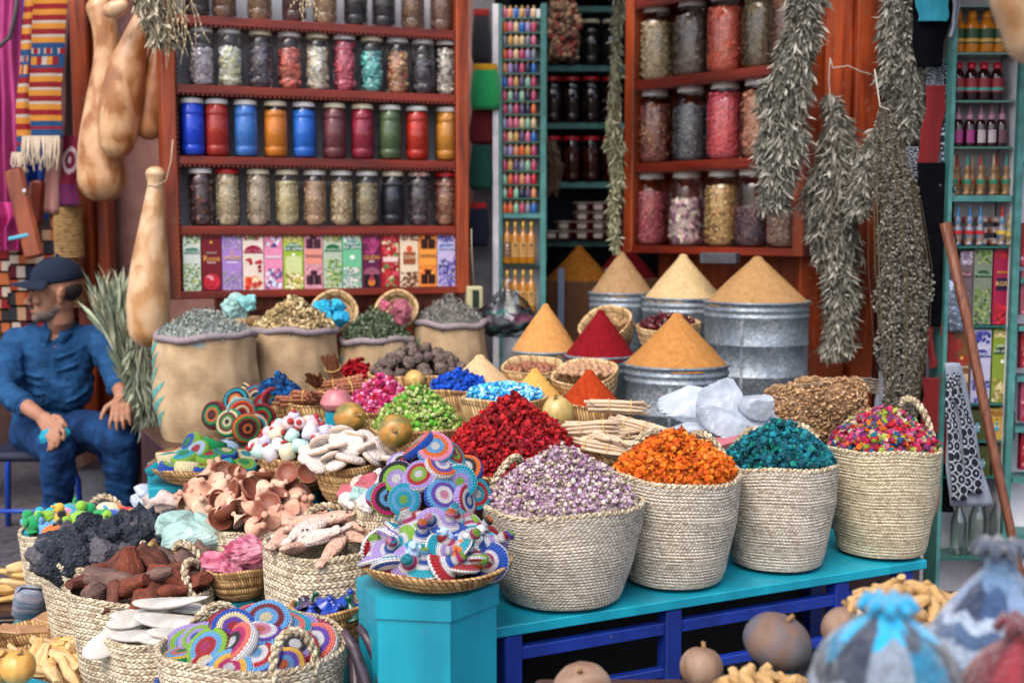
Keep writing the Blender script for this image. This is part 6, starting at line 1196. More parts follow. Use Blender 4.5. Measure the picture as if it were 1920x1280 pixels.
G().box((0, 0, min(zc, .2) / 2), (.5, .32, min(zc, .2)), bev=.004).build('box', DKW, t, smooth=False)
# ------------------------------------------------------------ gourds hanging
GSK = gourdmat('tan_gourd_skin', '#96602f', '#c49c74', rough=.35); GSP = gourdmat('pale_gourd_skin', '#ab7e50', '#c8a884', rough=.38)
def long_gourd(label, pts, d, m, string=None, grp='long gourds hanging by the cabinet', name='hanging_gourd', stem=True):
    q = [P(px, py, d) for px, py, r in pts]; rr = [W(r, d) for _, _, r in pts]; o0 = q[0].copy(); q = [p - o0 for p in q]; n = len(q); fine, fr = [], []
    for k in range(60):
        s_ = k / 59 * (n - 1); i = min(int(s_), n - 2); f = s_ - i; p0, p1, p2, p3 = q[max(i - 1, 0)], q[i], q[i + 1], q[min(i + 2, n - 1)]; r0, r1, r2, r3 = rr[max(i - 1, 0)], rr[i], rr[i + 1], rr[min(i + 2, n - 1)]
        cr = lambda a, b_, c, e: .5 * ((2 * b_) + (c - a) * f + (2 * a - 5 * b_ + 4 * c - e) * f * f + (3 * b_ - a - 3 * c + e) * f ** 3)
        fine.append(cr(p0, p1, p2, p3)); fr.append(max(.001, cr(r0, r1, r2, r3)))
    # round end caps
    e = (fine[-1] - fine[-4]).normalized(); R1 = fr[-1]; b_ = (fine[0] - fine[3]).normalized(); R0 = fr[0]
    head = [(fine[0] + b_ * R0 * math.sin(a) * .8, R0 * math.cos(a)) for a in (1.5, 1.2, .8, .4)]; tail = [(fine[-1] + e * R1 * math.sin(a) * .9, R1 * math.cos(a)) for a in (.3, .6, .9, 1.2, 1.42, 1.53)]
    P_ = [h[0] for h in head] + fine + [h[0] for h in tail]; R_ = [h[1] for h in head] + fr + [h[1] for h in tail]
    t = thing(name, label, 'gourd', o0, group=grp); G().tube(P_, R_, 32).build('body', m, t)
    if stem: G().tube([head[0][0], head[0][0] + Vector((.003, 0, .02)), head[0][0] + Vector((-.004, 0, .04))], [.007, .005, .005], 7).build('stem', mat('gourd_stem', '#8a6a44', .9, (40, .3)), t)
    if string:
        G().tube([P(*p, d - .03) - o0 for p in string], .0028, 5).build('string', STRING, t)
    return t
long_gourd('longest hanging gourd with a thin neck and round bottom, nearest the man', [(186, 14, 24), (197, 55, 23), (202, 110, 25), (196, 190, 33), (190, 270, 41), (192, 338, 45)], 5.2, GSK, string=[(190, -40), (186, 0)])
long_gourd('thick hanging gourd in front of the longest one', [(262, 40, 15), (252, 80, 24), (238, 130, 34), (228, 190, 39), (222, 245, 37), (219, 268, 32)], 5.08, GSK, string=[(268, -40), (263, 20)])
long_gourd('slim dark hanging gourd closest to the cabinet', [(302, 70, 14), (297, 110, 20), (290, 160, 24), (283, 205, 26), (280, 240, 25)], 5.14, gourdmat('dark_gourd_skin', '#8a5430', '#a87448', rough=.38), string=[(300, -40), (302, 50)])
long_gourd('bottle-shaped gourd with a knob head, hanging by a white string beside the sack', [(292, 327, 19), (291, 346, 14), (290, 368, 17), (286, 420, 24), (281, 500, 35), (278, 570, 40), (278, 618, 37)], 4.82, GSP, string=[(324, 262), (321, 300), (312, 338), (292, 350), (276, 346)], stem=False)
long_gourd('small round gourd end at the top beside the dried leaves', [(232, 10, 12), (215, 18, 17), (205, 20, 14)], 4.95, GSP, stem=False)
long_gourd('blurred pale gourd hanging close at the upper right corner', [(1935, -110, 60), (1950, -20, 88), (1955, 60, 70)], 2.1, GSP, grp=None, stem=False, string=[(1930, -200), (1932, -150)])
# ------------------------------------------------------------ herb bundles
HP = [lin(c) for c in ('#7f7d70', '#95938a', '#65645a', '#a5a398', '#504f46', '#726f64')]
def herb(label, path, d, n, size, pal=HP, tpl='leaf', seed=1, string=None, stems=True, down=1.0, name='herb_bundle', dep=.6, spread=.2, grp='dried herb bundles', thick=None, ns=26):
    rs = np.random.RandomState(seed); pts = np.array([list(P(px, py, d)) for px, py, w_ in path]); ws = np.array([W(w_, d) for _, _, w_ in path]); o0 = pts[0].copy(); pts = pts - o0
    L = np.r_[0, np.cumsum(np.linalg.norm(np.diff(pts, axis=0), axis=1))]; s_ = rs.uniform(0, L[-1], n)
    a = rs.uniform(0, 2 * math.pi, n); c = np.stack([np.interp(s_, L, pts[:, i]) for i in range(3)], 1); w_ = np.interp(s_, L, ws); lump = .78 + .3 * np.sin(s_ * 19 + seed + a * 1.5) * np.sin(s_ * 11 + 1 + a)
    q = np.sqrt(rs.uniform(0, 1, n)); off = np.stack([np.cos(a) * q * w_ * lump, np.sin(a) * q * w_ * dep, 0 * a], 1)
    dirv = off / np.maximum(w_[:, None], .01) * spread + np.array([0, 0, -down]) + rs.normal(size=(n, 3)) * .36; dirv /= np.linalg.norm(dirv, axis=1)[:, None]
    x = np.cross(rs.normal(size=(n, 3)), dirv); x /= np.linalg.norm(x, axis=1)[:, None]; rm = np.stack([x, dirv, np.cross(x, dirv)], -1)
    pal = np.array(pal); col = pal[rs.randint(0, len(pal), n)] * rs.uniform(.75, 1.2, (n, 1)); g = G(); sc = size * rs.uniform(.6, 1.25, n)
    hf = n // 2; col = np.clip(col, 0, 1); cc_ = c + off; g.inst(*TPL[tpl], cc_[:hf], rm[:hf], sc[:hf], col[:hf]); g.inst(*TPL['sagecurl' if tpl == 'sage' else tpl], cc_[hf:], rm[hf:], sc[hf:] * (1.15 if tpl == 'sage' else 1), col[hf:])
    t = thing(name, label, 'herbs', o0, group=grp); g.build('leaves', mat('dried_leaves', attr=True, rough=.85, noise=(70, .2), sheen=.1), t, smooth=False)
    if stems:
        g = G(); rr = random.Random(seed)
        for k in range(ns):
            ox, oy = max(-.85, min(.85, rr.gauss(0, .35 if ns < 50 else .5))), rr.gauss(0, .3 if ns < 50 else .5)
            g.tube([tuple(pts[i] + np.array([ox * ws[i], oy * ws[i] * dep, 0])) for i in range(len(pts))], .0016 if ns < 50 else .0009, 4, caps=False)
        g.build('stems', mat('herb_stems', '#6e6048', .9, (50, .3)), t)
    if string: G().tube([P(*p, d - .03) - Vector(o0) for p in string], .0026, 5).build('string', mat('white_twine', '#c0b8ac', .8), t)
    return t
TPL['blade'] = t_leaf(.075, .12); TPL['sage'] = t_leaf(.13, .25); TPL['sagecurl'] = t_leaf(.075, .6)
herb('long sage bundle hanging in front of the right cabinet jars', [(1515, -30, 38), (1500, 60, 42), (1470, 160, 50), (1468, 260, 48), (1458, 330, 40), (1447, 385, 22)], 4.72, 8500, .044, tpl='sage', seed=1, string=[(1500, 60), (1494, 100)])
herb('sage bundle hung by white twine on the red boards', [(1556, 175, 6), (1570, 225, 26), (1572, 290, 50), (1560, 380, 62), (1570, 460, 46), (1578, 560, 38), (1566, 660, 26)], 4.82, 10000, .044, tpl='sage', seed=2, string=[(1556, 115), (1554, 150), (1560, 245)])
herb('thick sage bundle at the upper right beside the black cloth', [(1690, -30, 34), (1685, 60, 38), (1690, 130, 42), (1712, 190, 34), (1705, 250, 22)], 4.62, 7500, .044, tpl='sage', seed=3)
herb('sage bundle partly hidden behind the stalk bundle', [(1645, 240, 12), (1632, 300, 26), (1618, 360, 24), (1610, 395, 12)], 4.66, 2400, .042, tpl='sage', seed=4)
herb('long bundle of thin stalks with tiny seed heads beside the embroidered cloth', [(1660, 195, 8), (1665, 260, 28), (1680, 380, 50), (1690, 500, 60), (1692, 620, 54), (1690, 720, 40), (1684, 810, 32)], 4.5, 14000, .0075, tpl='flower', seed=5, spread=.4, ns=70, string=[(1640, 130), (1650, 200), (1668, 206)], pal=[lin(c) for c in ('#7a766e', '#5e5a52', '#959086', '#4a473c', '#6c685a', '#8a857c')])
herb('narrow strand of pale herb hanging down the left edge of the right cabinet', [(1160, -20, 10), (1156, 100, 9), (1150, 200, 16), (1152, 260, 20), (1158, 330, 12), (1150, 400, 14), (1156, 470, 6)], 5.35, 1500, .035, tpl='leaf', seed=6, pal=[lin(c) for c in ('#8c8c6c', '#a3a284', '#6f6e52')])
herb('dried leafy twigs hanging over the top left corner of the cabinet', [(285, -30, 44), (290, 30, 40), (305, 75, 22)], 4.72, 700, .05, tpl='sage', seed=7, pal=[lin(c) for c in ('#a89a82', '#8c8a74', '#bcae96', '#6c6450')])
rr = random.Random(3)
for k, (x0, x1, n, lab) in enumerate([(300, 370, 16, 'thin pale stalks trailing in front of the first jars'), (520, 590, 8, 'wispy stalks hanging into the picture above the cabinet')]):
    g = G(); o0 = P((x0 + x1) / 2, 0, 4.7)
    for j in range(n):
        xa = rr.uniform(x0, x1); L = rr.uniform(60, 150) if k == 0 else rr.uniform(30, 62); dx = rr.uniform(-45, 45) if k == 0 else rr.uniform(-18, 22)
        pts = [P(xa + dx * s_ ** 1.6 + 3 * math.sin(s_ * 7 + j), -20 + L * s_, 4.7) - o0 for s_ in np.linspace(0, 1, 7)]; g.tube(pts, .0014, 4)
        for q_ in pts[3:6]: g.ell(q_, (.004, .004, .008), n=5, m=4)
    t = thing('dried_stalks', lab, 'herbs', o0); g.build('stalks', mat('pale_stalk', '#a89878', .9, (40, .2)), t)
# upright bunch of pale leaves beside the man
herb('tall upright bunch of pale green dried leaves leaning beside the man', [(256, 740, 16), (240, 670, 28), (226, 610, 38), (214, 565, 36)], 5.12, 520, .15, tpl='blade', seed=9, down=-1.6, spread=.4, stems=False, name='leaf_bunch', grp=None, pal=[lin(c) for c in ('#9aa58c', '#84927c', '#b0b49c', '#6c7a66', '#a39c80')])
herb('drooping lower part of the dried leaf bunch by the first sack', [(262, 640, 22), (270, 720, 24), (275, 780, 14)], 5.0, 260, .10, tpl='blade', seed=10, down=1.0, spread=.4, stems=False, name='leaf_bunch', grp=None, pal=[lin(c) for c in ('#7c8674', '#66705e', '#8f937c')])
g = G(); o0 = P(262, 900, 5.1)
for k in range(12): g.tube([P(255 + 20 * rr.random(), 640 + 40 * rr.random(), 5.1) - o0, P(262 + 16 * rr.random(), 760, 5.1) - o0, P(250 + 26 * rr.random(), 930, 5.08) - o0], .004, 5)
t = thing('plant_bundle', 'brown bare stems of the leaf bunch standing beside the sack', 'stems', o0); g.build('stems', mat('brown_stems', '#5a4034', .9, (30, .3)), t)
# ------------------------------------------------------------ draped cloths
def drape(name, label, x0, x1, y0, y1, d, m, folds=5, amp=.02, cat='cloth', x0b=None, x1b=None, cols=None, seed=0, parent=None, nx=48, ny=40, grp=None, thick=.004):
    x0b = x0 if x0b is None else x0b; x1b = x1 if x1b is None else x1b; V, U = [], []; o0 = P((x0 + x1) / 2, (y0 + y1) / 2, d) if parent is None else parent.location.copy()
    for j in range(ny + 1):
        t_ = j / ny; xa, xb = x0 + (x0b - x0) * t_, x1 + (x1b - x1) * t_
        for i in range(nx + 1):
            s_ = i / nx; dd = d + amp * math.sin(s_ * folds * 2 * math.pi + seed + .8 * math.sin(t_ * 2 + seed)) * (.5 + .5 * t_) + amp * .35 * math.sin(s_ * folds * 5 + t_ * 4 + seed)
            p = P(xa + (xb - xa) * s_ + (2.2 * math.sin(t_ * 7 + seed * 2) + 1.2 * math.sin(t_ * 15 + seed)) * (y1 - y0 > 60), y0 + (y1 - y0) * t_, d); p.y = dd; V.append(tuple(p - o0)); U.append((s_, 1 - t_))
    V = np.array(V); nV = len(V); F = np.array([(j * (nx + 1) + i, (j + 1) * (nx + 1) + i, (j + 1) * (nx + 1) + i + 1, j * (nx + 1) + i + 1) for j in range(ny) for i in range(nx)])
    c = None
    if cols: c = np.array([lin(cols((i + .5) / nx, (j + .5) / ny)) for j in range(ny) for i in range(nx)])
    g = G().add(V, F, 0, c, np.array(U)); o = g.build(name, m, parent)
    md = o.modifiers.new('thickness', 'SOLIDIFY'); md.thickness = thick
    if not parent: o.location = o0; tag(o, label, cat, grp)
    return o
def clothmat(name, c, c2=None, sc=8): return mat(name, c, .9, (sc, .15), bump=(140, .0015), col2=c2, sheen=.15, stretch=(1, 1, .2))
CA = mat('patterned_cloth', attr=True, rough=.95, noise=(90, .15), bump=(160, .002))
drape('magenta_drape', 'magenta cloth hanging at the far left edge', -40, 34, -40, 440, 5.7, clothmat('magenta_cloth', '#8c1c5c', '#a83478'), 4, .03, x1b=45, seed=1)
drape('blue_drape', 'bright blue cloth hanging beside the magenta one', 22, 90, -40, 420, 5.85, clothmat('blue_cloth', '#0a3c9c', '#1450b0'), 3, .02, seed=2)
drape('pink_bundle', 'bright pink cloth bundle at the left edge below the magenta drape', -30, 30, 380, 470, 5.6, clothmat('pink_cloth', '#c02a80', '#8c1c5c'), 3, .03, seed=3)
KC = {'r': '#780c1a', 'y': '#b07428', 'b': '#163c64', 'w': '#a0968a', 'k': '#2a2630'}
def kil(s_, t_):
    rows = 'rwyyrrwyyrryyrrwyyrrwyybbxxbzzzbrrwyyrrwyyrrwyyrryybbrbbb'
    k = rows[min(int(t_ * len(rows)), len(rows) - 1)]
    if k == 'x': return KC['w'] if (s_ * 5) % 1 < .25 else (KC['r'] if (s_ * 2.5) % 1 < .5 else KC['b'])
    if k == 'z': return [KC['y'], KC['r'], KC['w'], KC['y'], KC['r'], KC['b']][int(s_ * 6) % 6]
    return KC[k]
def fringe(parent, x0, x1, y0, y1, d, n, col):
    g = G(); q = random.Random(n)
    for k in range(n):
        x = x0 + (x1 - x0) * (k + .5) / n; g.tube([P(x, y0, d) - parent.location, P(x + q.uniform(-4, 4), (y0 + y1) / 2, d - .01) - parent.location, P(x + q.uniform(-9, 9), y1 + q.uniform(-14, 6), d) - parent.location], [.005, .0055, .004], 5)
    g.build('fringe', mat('wool_fringe', '#b8a894', .95, (40, .2)), parent)
o = thing('kilim_rug', 'striped red, yellow and blue kilim with white fringe hanging at left', 'rug', P(85, 120, 5.45)); drape('rug_cloth', '', 60, 126, -40, 258, 5.45, CA, 1, .006, cols=kil, parent=o, x0b=55, x1b=114, ny=114, nx=36); fringe(o, 42, 112, 255, 318, 5.44, 18, None)
o = thing('kilim_rug', 'second kilim behind the striped one, its narrow edge showing at left', 'rug', P(50, 120, 5.5)); drape('rug_cloth', '', 44, 62, -40, 290, 5.5, CA, 1, .006, cols=kil, parent=o, x0b=28, x1b=60, ny=114, nx=12); fringe(o, 22, 52, 286, 330, 5.49, 8, None)
drape('pink_strip', 'dusty pink cloth strip hanging beside the kilim', 112, 134, -40, 400, 5.56, clothmat('dusty_pink_cloth', '#8c5c58', '#9c6c66'), 1, .01, x0b=82, x1b=112, seed=5)
def suz(s_, t_):
    a = math.hypot((s_ - .5) * 1.2, (t_ - .35) * 3.2); return '#b8a0a8' if .42 < a < .62 or a < .15 else ('#2c2c78' if t_ > .7 and (s_ * 4 + t_ * 9) % 1 < .3 else '#6c0c28')
drape('embroidered_cloth', 'maroon cloth with a white embroidered scroll beside the door post', 118, 146, 255, 385, 5.52, CA, 1, .01, cols=suz, x0b=110)
G1 = G().tube([P(35, -30, 5.3), P(28, 30, 5.3), P(18, 70, 5.3), P(-20, 105, 5.3)], .009, 8); o = G1.build('hanging_rope', mat('grey_rope', '#4c4848', .9, (90, .3))); tag(o, 'dark grey rope crossing the magenta cloth', 'rope')
t = thing('scabbard', 'long flat reddish wooden scabbard with pale blue band', 'scabbard', P(45, 400, 5.3)); q0, q1 = P(52, 325, 5.3), P(24, 490, 5.3); ang = math.atan2(q1.x - q0.x, -(q1.z - q0.z))
G().box((0, 0, 0), (.085, .03, .39), rot=(0, -ang * -1, 0), bev=.012, taper=1.15).build('sheath', woodmat('scabbard_wood', '#5c2414', '#944824'), t, smooth=False)
G().box((-.022, -.001, -.1), (.09, .034, .016), rot=(0, ang, 0), bev=.003).build('band', mat('pale_blue_band', '#4c9cb4', .5), t, smooth=False); G().ell((.012, -.018, .095), (.009, .004, .009), n=10, m=6).build('stud', WHITEP, t)
t = thing('scabbard', 'second dark wooden scabbard behind the first', 'scabbard', P(68, 380, 5.42)); G().box((0, 0, 0), (.07, .03, .2), rot=(0, .1, 0), bev=.014).build('sheath', REDD, t, smooth=False)
t = thing('woven_case', 'tall cylindrical woven straw case with brown bands behind the man', 'basket', P(134, 575, 5.62))
hh = P(134, 388, 5.62).z - P(134, 575, 5.62).z; rc = W(27, 5.62)
def wv(z0, z1, m, nm): G().lathe([(rc * (1 + .02 * math.sin(z * 420)), z) for z in np.linspace(z0, z1, 60)], 32).build(nm, m, t)
wv(0, hh * .28, COIL, 'lower_section'); wv(hh * .282, hh * .5, weavemat('brown_woven', '#7c4a2c', '#5c3220', '#3c2014', 50, 14, .003, coil=True), 'brown_band'); wv(hh * .502, hh, weavemat('case_straw', '#b99460', '#a07c4c', '#6c4c2c', 30, 16, .003), 'upper_section')
# shelf of folded rugs behind the man
t = thing('wooden_bench', 'dark bench behind the man stacked with folded rugs', 'bench', (-2.55, 6.1, 0)); G().box((0, 0, .88), (1.0, .5, .04)).build('bench_top', DKW, t, smooth=False)
for x in (-.45, .45): G().box((x, 0, .43), (.05, .45, .86)).build('leg', DKW, t, smooth=False)
rq = random.Random(12); pal_r = ['#8c1a20', '#b0442a', '#1c2c4c', '#c09878', '#a8322a', '#d0c0b0', '#5c1020', '#c06a3a', '#2a2a30']
k = 0
for cx in (-2.82, -2.52, -2.24):
    z = .902; 
    while z < 1.42:
        h = rq.uniform(.05, .075); cc = [rq.choice(pal_r) for _ in range(7)]
        o = G(); xs = np.linspace(-.14, .14, 8)
        for i in range(7): o.box(((xs[i] + xs[i + 1]) / 2, 0, h / 2), (xs[1] - xs[0], .36, h - .012), col=tuple(q_ * .6 for q_ in lin(cc[i])))
        o = o.build('folded_rug', CA, smooth=False, loc=(cx + rq.uniform(-.01, .01), 5.98, z)); tag(o, f'folded striped rug, {ordn(round((z - .902) / .0625))} from the bottom of the {["left", "middle", "right"][[-2.82, -2.52, -2.24].index(cx)]} stack', 'rug', 'folded rugs behind the man'); z += h
# ------------------------------------------------------------ pouches, vials rack, oil bottles
def bag(label, x0, x1, y0, y1, d, m, band=None):
    p0 = P((x0 + x1) / 2, y0, d); H = p0.z - P((x0 + x1) / 2, y1, d).z; w_ = W(x1 - x0, d) / 2; t = thing('cloth_bag', label, 'bag', (p0.x, p0.y, p0.z - H), group='felt bags hanging in a column')
    G().lathe([(.001, .004), (w_ * .85, 0), (w_, H * .12), (w_ * 1.0, H * .4), (w_ * .82, H * .86), (w_ * .78, H * .88)], 28, sy=.45, wob=lambda rr, zz, th: (rr * (1 + .03 * np.sin(5 * th)), zz)).build('pouch', m, t)
    G().lathe([(w_ * .8, H * .86), (w_ * .81, H * .88), (w_ * .79, H), (w_ * .7, H)], 28, sy=.45).build('band', band or m, t)
fg = lambda n, c: mat('felt_' + n, c, .95, (20, .2), bump=(90, .003))
bag('black felt bag, topmost of the hanging column', 884, 921, 18, 118, 5.62, fg('black', '#121116'), fg('deepred', '#6c0c10')); bag('green felt bag with a yellow band, in the hanging column', 882, 938, 121, 206, 5.6, fg('green', '#0c3c28'), fg('mustard', '#a87c14'))
bag('dark red felt bag between the two green ones', 880, 930, 204, 270, 5.64, fg('dark_red', '#540c12')); bag('plain green felt bag below the dark red one', 880, 924, 273, 356, 5.6, fg('green2', '#0a3a30')); bag('navy felt bag with a red band, lowest of the column', 878, 916, 380, 462, 5.62, fg('navy', '#10142c'), fg('red_band', '#8c1414'))
t = thing('price_lantern', 'small cream and green hanging tag lantern beside the last sack', 'tag', P(889, 558, 5.35), (0, 0, .3)); G().box((0, 0, 0), (.07, .05, .1), bev=.006, taper=.75).build('body', mat('cream_card', '#b0ac84', .6, (9, .1)), t, smooth=False); G().box((.0, -.027, -.003), (.03, .006, .075), bev=.002).build('stripe', mat('dark_green_card', '#1c2a22', .5), t, smooth=False); G().tube([(0, 0, .05), (-.01, 0, .2), (-.012, 0, .3)], .002, 4).build('string', STRING, t)
RX0, RX1, RD = 928, 1022, 5.62
t = thing('vial_rack', 'narrow teal and white rack of tiny bottles beside the dark doorway', 'rack', P(975, 600, RD)); o0 = t.location.copy(); o0z = 0
t.location.z = 0; xl, xr = P(940, 300, RD).x - o0.x, P(1018, 300, RD).x - o0.x
for a_, b_, m in ((P(924, 300, RD).x - o0.x, xl - .012, WHITEP), (xl - .010, xl + .004, TEALP), (xr - .012, xr + .014, TEALP)): G().box(((a_ + b_) / 2, .05, 1.2), (b_ - a_, .13, 2.4)).build('upright', m, t, smooth=False)
G().box(((xl + xr) / 2, .12, 1.2), (xr - xl, .01, 2.4)).build('back_board', WHITEP, t, smooth=False)
vy = [32, 59, 84, 110, 136, 162, 188, 213, 239, 265, 291, 319, 345, 371, 399]
for y in vy + [495, 586]: G().box(((xl + xr) / 2, .06, P(978, y, RD).z - .004), (xr - xl - .018, .1, .006)).build('shelf', mat('shelf_glass', '#1f5a54', .15, spec=.6), t, smooth=False)
G().box(((xl + xr) / 2, .05, P(978, 405, RD).z), (xr - xl - .018, .12, .02)).build('divider', TEALP, t, smooth=False)
vp = [(.0005, 0), (.0115, 0), (.0125, .002), (.0125, .034), (.009, .039), (.005, .041), (.005, .043)]; cp = [(.0055, .043), (.0062, .0435), (.0062, .051), (.0005, .0515)]
VG = G().lathe(vp, 12, uv=False).mesh('vial_body', GLASS); VC = G().lathe(cp, 10, uv=False).mesh('vial_cap', GLASS)
VCOL = {'pink': '#b8607c', 'blue': '#1c5ca8', 'cream': '#c0a884', 'rose': '#a83c60', 'red': '#a81420', 'mint': '#7ca890', 'violet': '#4c3c64', 'peach': '#c07c54', 'lilac': '#8c7ca8', 'navy': '#16203c', 'orange': '#c0582c', 'grey': '#6c7484', 'gold': '#b0884c'}
VN = list(VCOL); rv = random.Random(31); vproto = {}
for ri, y in enumerate(vy):
    for k, px in enumerate([946, 957, 968, 979, 990, 1001]):
        c = rv.choice(VN); p = P(px, y, RD); t2 = thing('tiny_bottle', f'tiny {c} bottle, {ordn(k)} from left on shelf {["one","two","three","four","five","six","seven","eight","nine","ten","eleven","twelve","thirteen","fourteen","fifteen"][ri]} of the rack', 'bottle', (p.x, RD + .02, p.z), group='tiny bottles on the narrow rack')
        for nm, me, m in (('body', VG, mat('vial_' + c, VCOL[c], .25, (30, .15), coat=.4)), ('cap', VC, mat('vial_cap_gold', '#9c8058', .4))):
            o = bpy.data.objects.new(nm, me); COL.objects.link(o); o.parent = t2; setmat(o, m)
OIL = mat('amber_oil', '#a86c18', .12, (9, .15), coat=.5, spec=.6)
bp_ = [(.0005, 0), (.019, 0), (.021, .004), (.021, .12), (.018, .133), (.009, .145), (.0075, .15), (.0075, .172)]
BGm = G().lathe(bp_, 20, uv=False, sy=.8).mesh('oil_bottle', OIL); BC = G().lathe([(.0085, .165), (.009, .168), (.009, .195), (.0005, .197)], 14, uv=False).mesh('cap', OIL)
LBM = G().lathe([(.0215, .03), (.0216, .1)], 12, uv=False, sy=.82, a0=math.pi * 1.2, a1=math.pi * 1.8).mesh('label', OIL)
def bottle(label, loc, scale, grp, oil, cap, lab, mark='#2a2018'):
    t = thing('oil_bottle', label, 'bottle', loc, group=grp); t.scale = (scale,) * 3
    for nm, me, m in (('body', BGm, oil), ('cap', BC, cap), ('label', LBM, lab)):
        o = bpy.data.objects.new(nm, me); COL.objects.link(o); o.parent = t; setmat(o, m)
    dk = flat(mark)
    G().box((0, -.0186, .085), (.011, .0008, .011), bev=.0003).box((0, -.0186, .068), (.014, .0008, .003)).box((0, -.0186, .05), (.012, .0008, .002)).build('print', dk, t, smooth=False); return t
for ri, (y, labs) in enumerate(((494, ['#6c5040', '#b08850', '#b08850', '#a87c4c']), (585, ['#1c1a1c', '#b8bcc0', '#b08850', '#b08850']))):
    for k, px in enumerate([951, 966, 981, 996]): p = P(px, y, RD); bottle(f'amber oil bottle, {ordn(k)} from left on the {["upper", "lower"][ri]} bottle shelf', (p.x, RD + .01, p.z), .98, 'amber oil bottles', OIL, mat('gold_cap', '#b09040', .35, metal=.6), flat(labs[k]), '#d8d0c0' if labs[k] in ('#6c5040', '#1c1a1c') else '#3a2a1c')
# ------------------------------------------------------------ dim interior shelves
ID = 6.6
t = thing('interior_shelves', 'teal shelves of dark jars inside the doorway', 'shelves', (P(1100, 300, ID).x, ID, 0)); xa, xb = P(1020, 300, ID).x - t.location.x, P(1230, 300, ID).x - t.location.x
IY = [14, 125, 232, 343, 453]
for y in IY: G().box(((xa + xb) / 2, .12, P(1100, y + 4, ID).z), (xb - xa, .26, .03)).build('shelf', TEALP, t, smooth=False)
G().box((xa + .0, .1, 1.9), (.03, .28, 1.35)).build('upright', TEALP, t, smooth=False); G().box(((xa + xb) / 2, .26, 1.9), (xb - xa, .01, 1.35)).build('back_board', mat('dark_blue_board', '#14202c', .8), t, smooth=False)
rj = random.Random(8)
for ri, y in enumerate(IY[1:4]):
    for k, px in enumerate([1037, 1072, 1108, 1146]):
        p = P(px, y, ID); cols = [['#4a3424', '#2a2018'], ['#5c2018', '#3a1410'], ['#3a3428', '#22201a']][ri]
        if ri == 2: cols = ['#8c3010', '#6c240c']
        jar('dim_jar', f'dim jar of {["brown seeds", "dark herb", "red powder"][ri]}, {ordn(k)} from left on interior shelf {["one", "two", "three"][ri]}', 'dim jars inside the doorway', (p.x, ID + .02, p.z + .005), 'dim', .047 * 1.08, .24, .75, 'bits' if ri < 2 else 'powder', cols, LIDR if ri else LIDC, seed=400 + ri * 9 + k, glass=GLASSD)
TUB = G().lathe([(.0005, 0), (.04, 0), (.044, .038)], 20, uv=False).mesh('tub', GLASS); TL = G().lathe([(.0465, .036), (.0465, .043), (.0005, .0435)], 20, uv=False).mesh('tub_lid', GLASS)
TLB = G().lathe([(.0425, .008), (.0445, .03)], 10, uv=False, a0=math.pi * 1.3, a1=math.pi * 1.62).mesh('tub_label', GLASS)
def tub(label, loc, c, grp, s_=1, lid='#8c8078'):
    t = thing('plastic_tub', label, 'tub', loc, group=grp); t.scale = (s_,) * 3
    for nm, me, m in (('body', TUB, mat('tub_' + c, c, .3, (20, .2), coat=.3)), ('lid', TL, mat('tub_lid_' + lid, lid, .3, coat=.3)), ('label', TLB, flat('#c4b8b0'))):
        o = bpy.data.objects.new(nm, me); COL.objects.link(o); o.parent = t; setmat(o, m)
for k, (px, n) in enumerate([(1035, 1), (1058, 2), (1092, 4), (1122, 4), (1152, 4)]):
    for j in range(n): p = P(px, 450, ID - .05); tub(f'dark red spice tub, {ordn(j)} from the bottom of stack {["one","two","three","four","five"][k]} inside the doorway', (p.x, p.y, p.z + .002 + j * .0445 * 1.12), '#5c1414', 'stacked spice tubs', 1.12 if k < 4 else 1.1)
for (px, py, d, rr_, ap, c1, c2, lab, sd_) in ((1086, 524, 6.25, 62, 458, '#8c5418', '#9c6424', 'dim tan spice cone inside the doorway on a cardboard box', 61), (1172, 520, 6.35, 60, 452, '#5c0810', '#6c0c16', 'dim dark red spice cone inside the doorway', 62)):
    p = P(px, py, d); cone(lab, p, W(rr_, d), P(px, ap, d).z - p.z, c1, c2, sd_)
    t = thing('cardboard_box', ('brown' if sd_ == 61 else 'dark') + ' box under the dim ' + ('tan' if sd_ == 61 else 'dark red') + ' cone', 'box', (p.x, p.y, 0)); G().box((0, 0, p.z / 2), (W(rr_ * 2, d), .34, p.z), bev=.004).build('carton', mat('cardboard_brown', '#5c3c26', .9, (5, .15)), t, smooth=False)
for px, d, lab in ((1052, 6.0, 'left'), (1140, 6.05, 'right')): o = G().box((0, 0, 0), (.03, .02, .35)).build('metal_upright', mat('pale_blue_metal', '#6c7c94', .4, (9, .1)), smooth=False, loc=P(px, 570, d)); tag(o, lab + ' pale blue metal upright in front of the dim boxes', 'upright')
herb('dry reddish twigs with seed heads hanging in the doorway', [(1050, -20, 28), (1060, 50, 34), (1055, 110, 26)], 5.95, 900, .02, tpl='bud', seed=21, pal=[lin(c) for c in ('#5c4434', '#4a3226', '#6c2420', '#7c6248')])
herb('small dry brown bunch hanging lower in the doorway', [(1030, 265, 12), (1038, 310, 20), (1036, 360, 14)], 5.95, 500, .03, tpl='leaf', seed=22, pal=[lin(c) for c in ('#5c4434', '#4a3226', '#6c5034')])
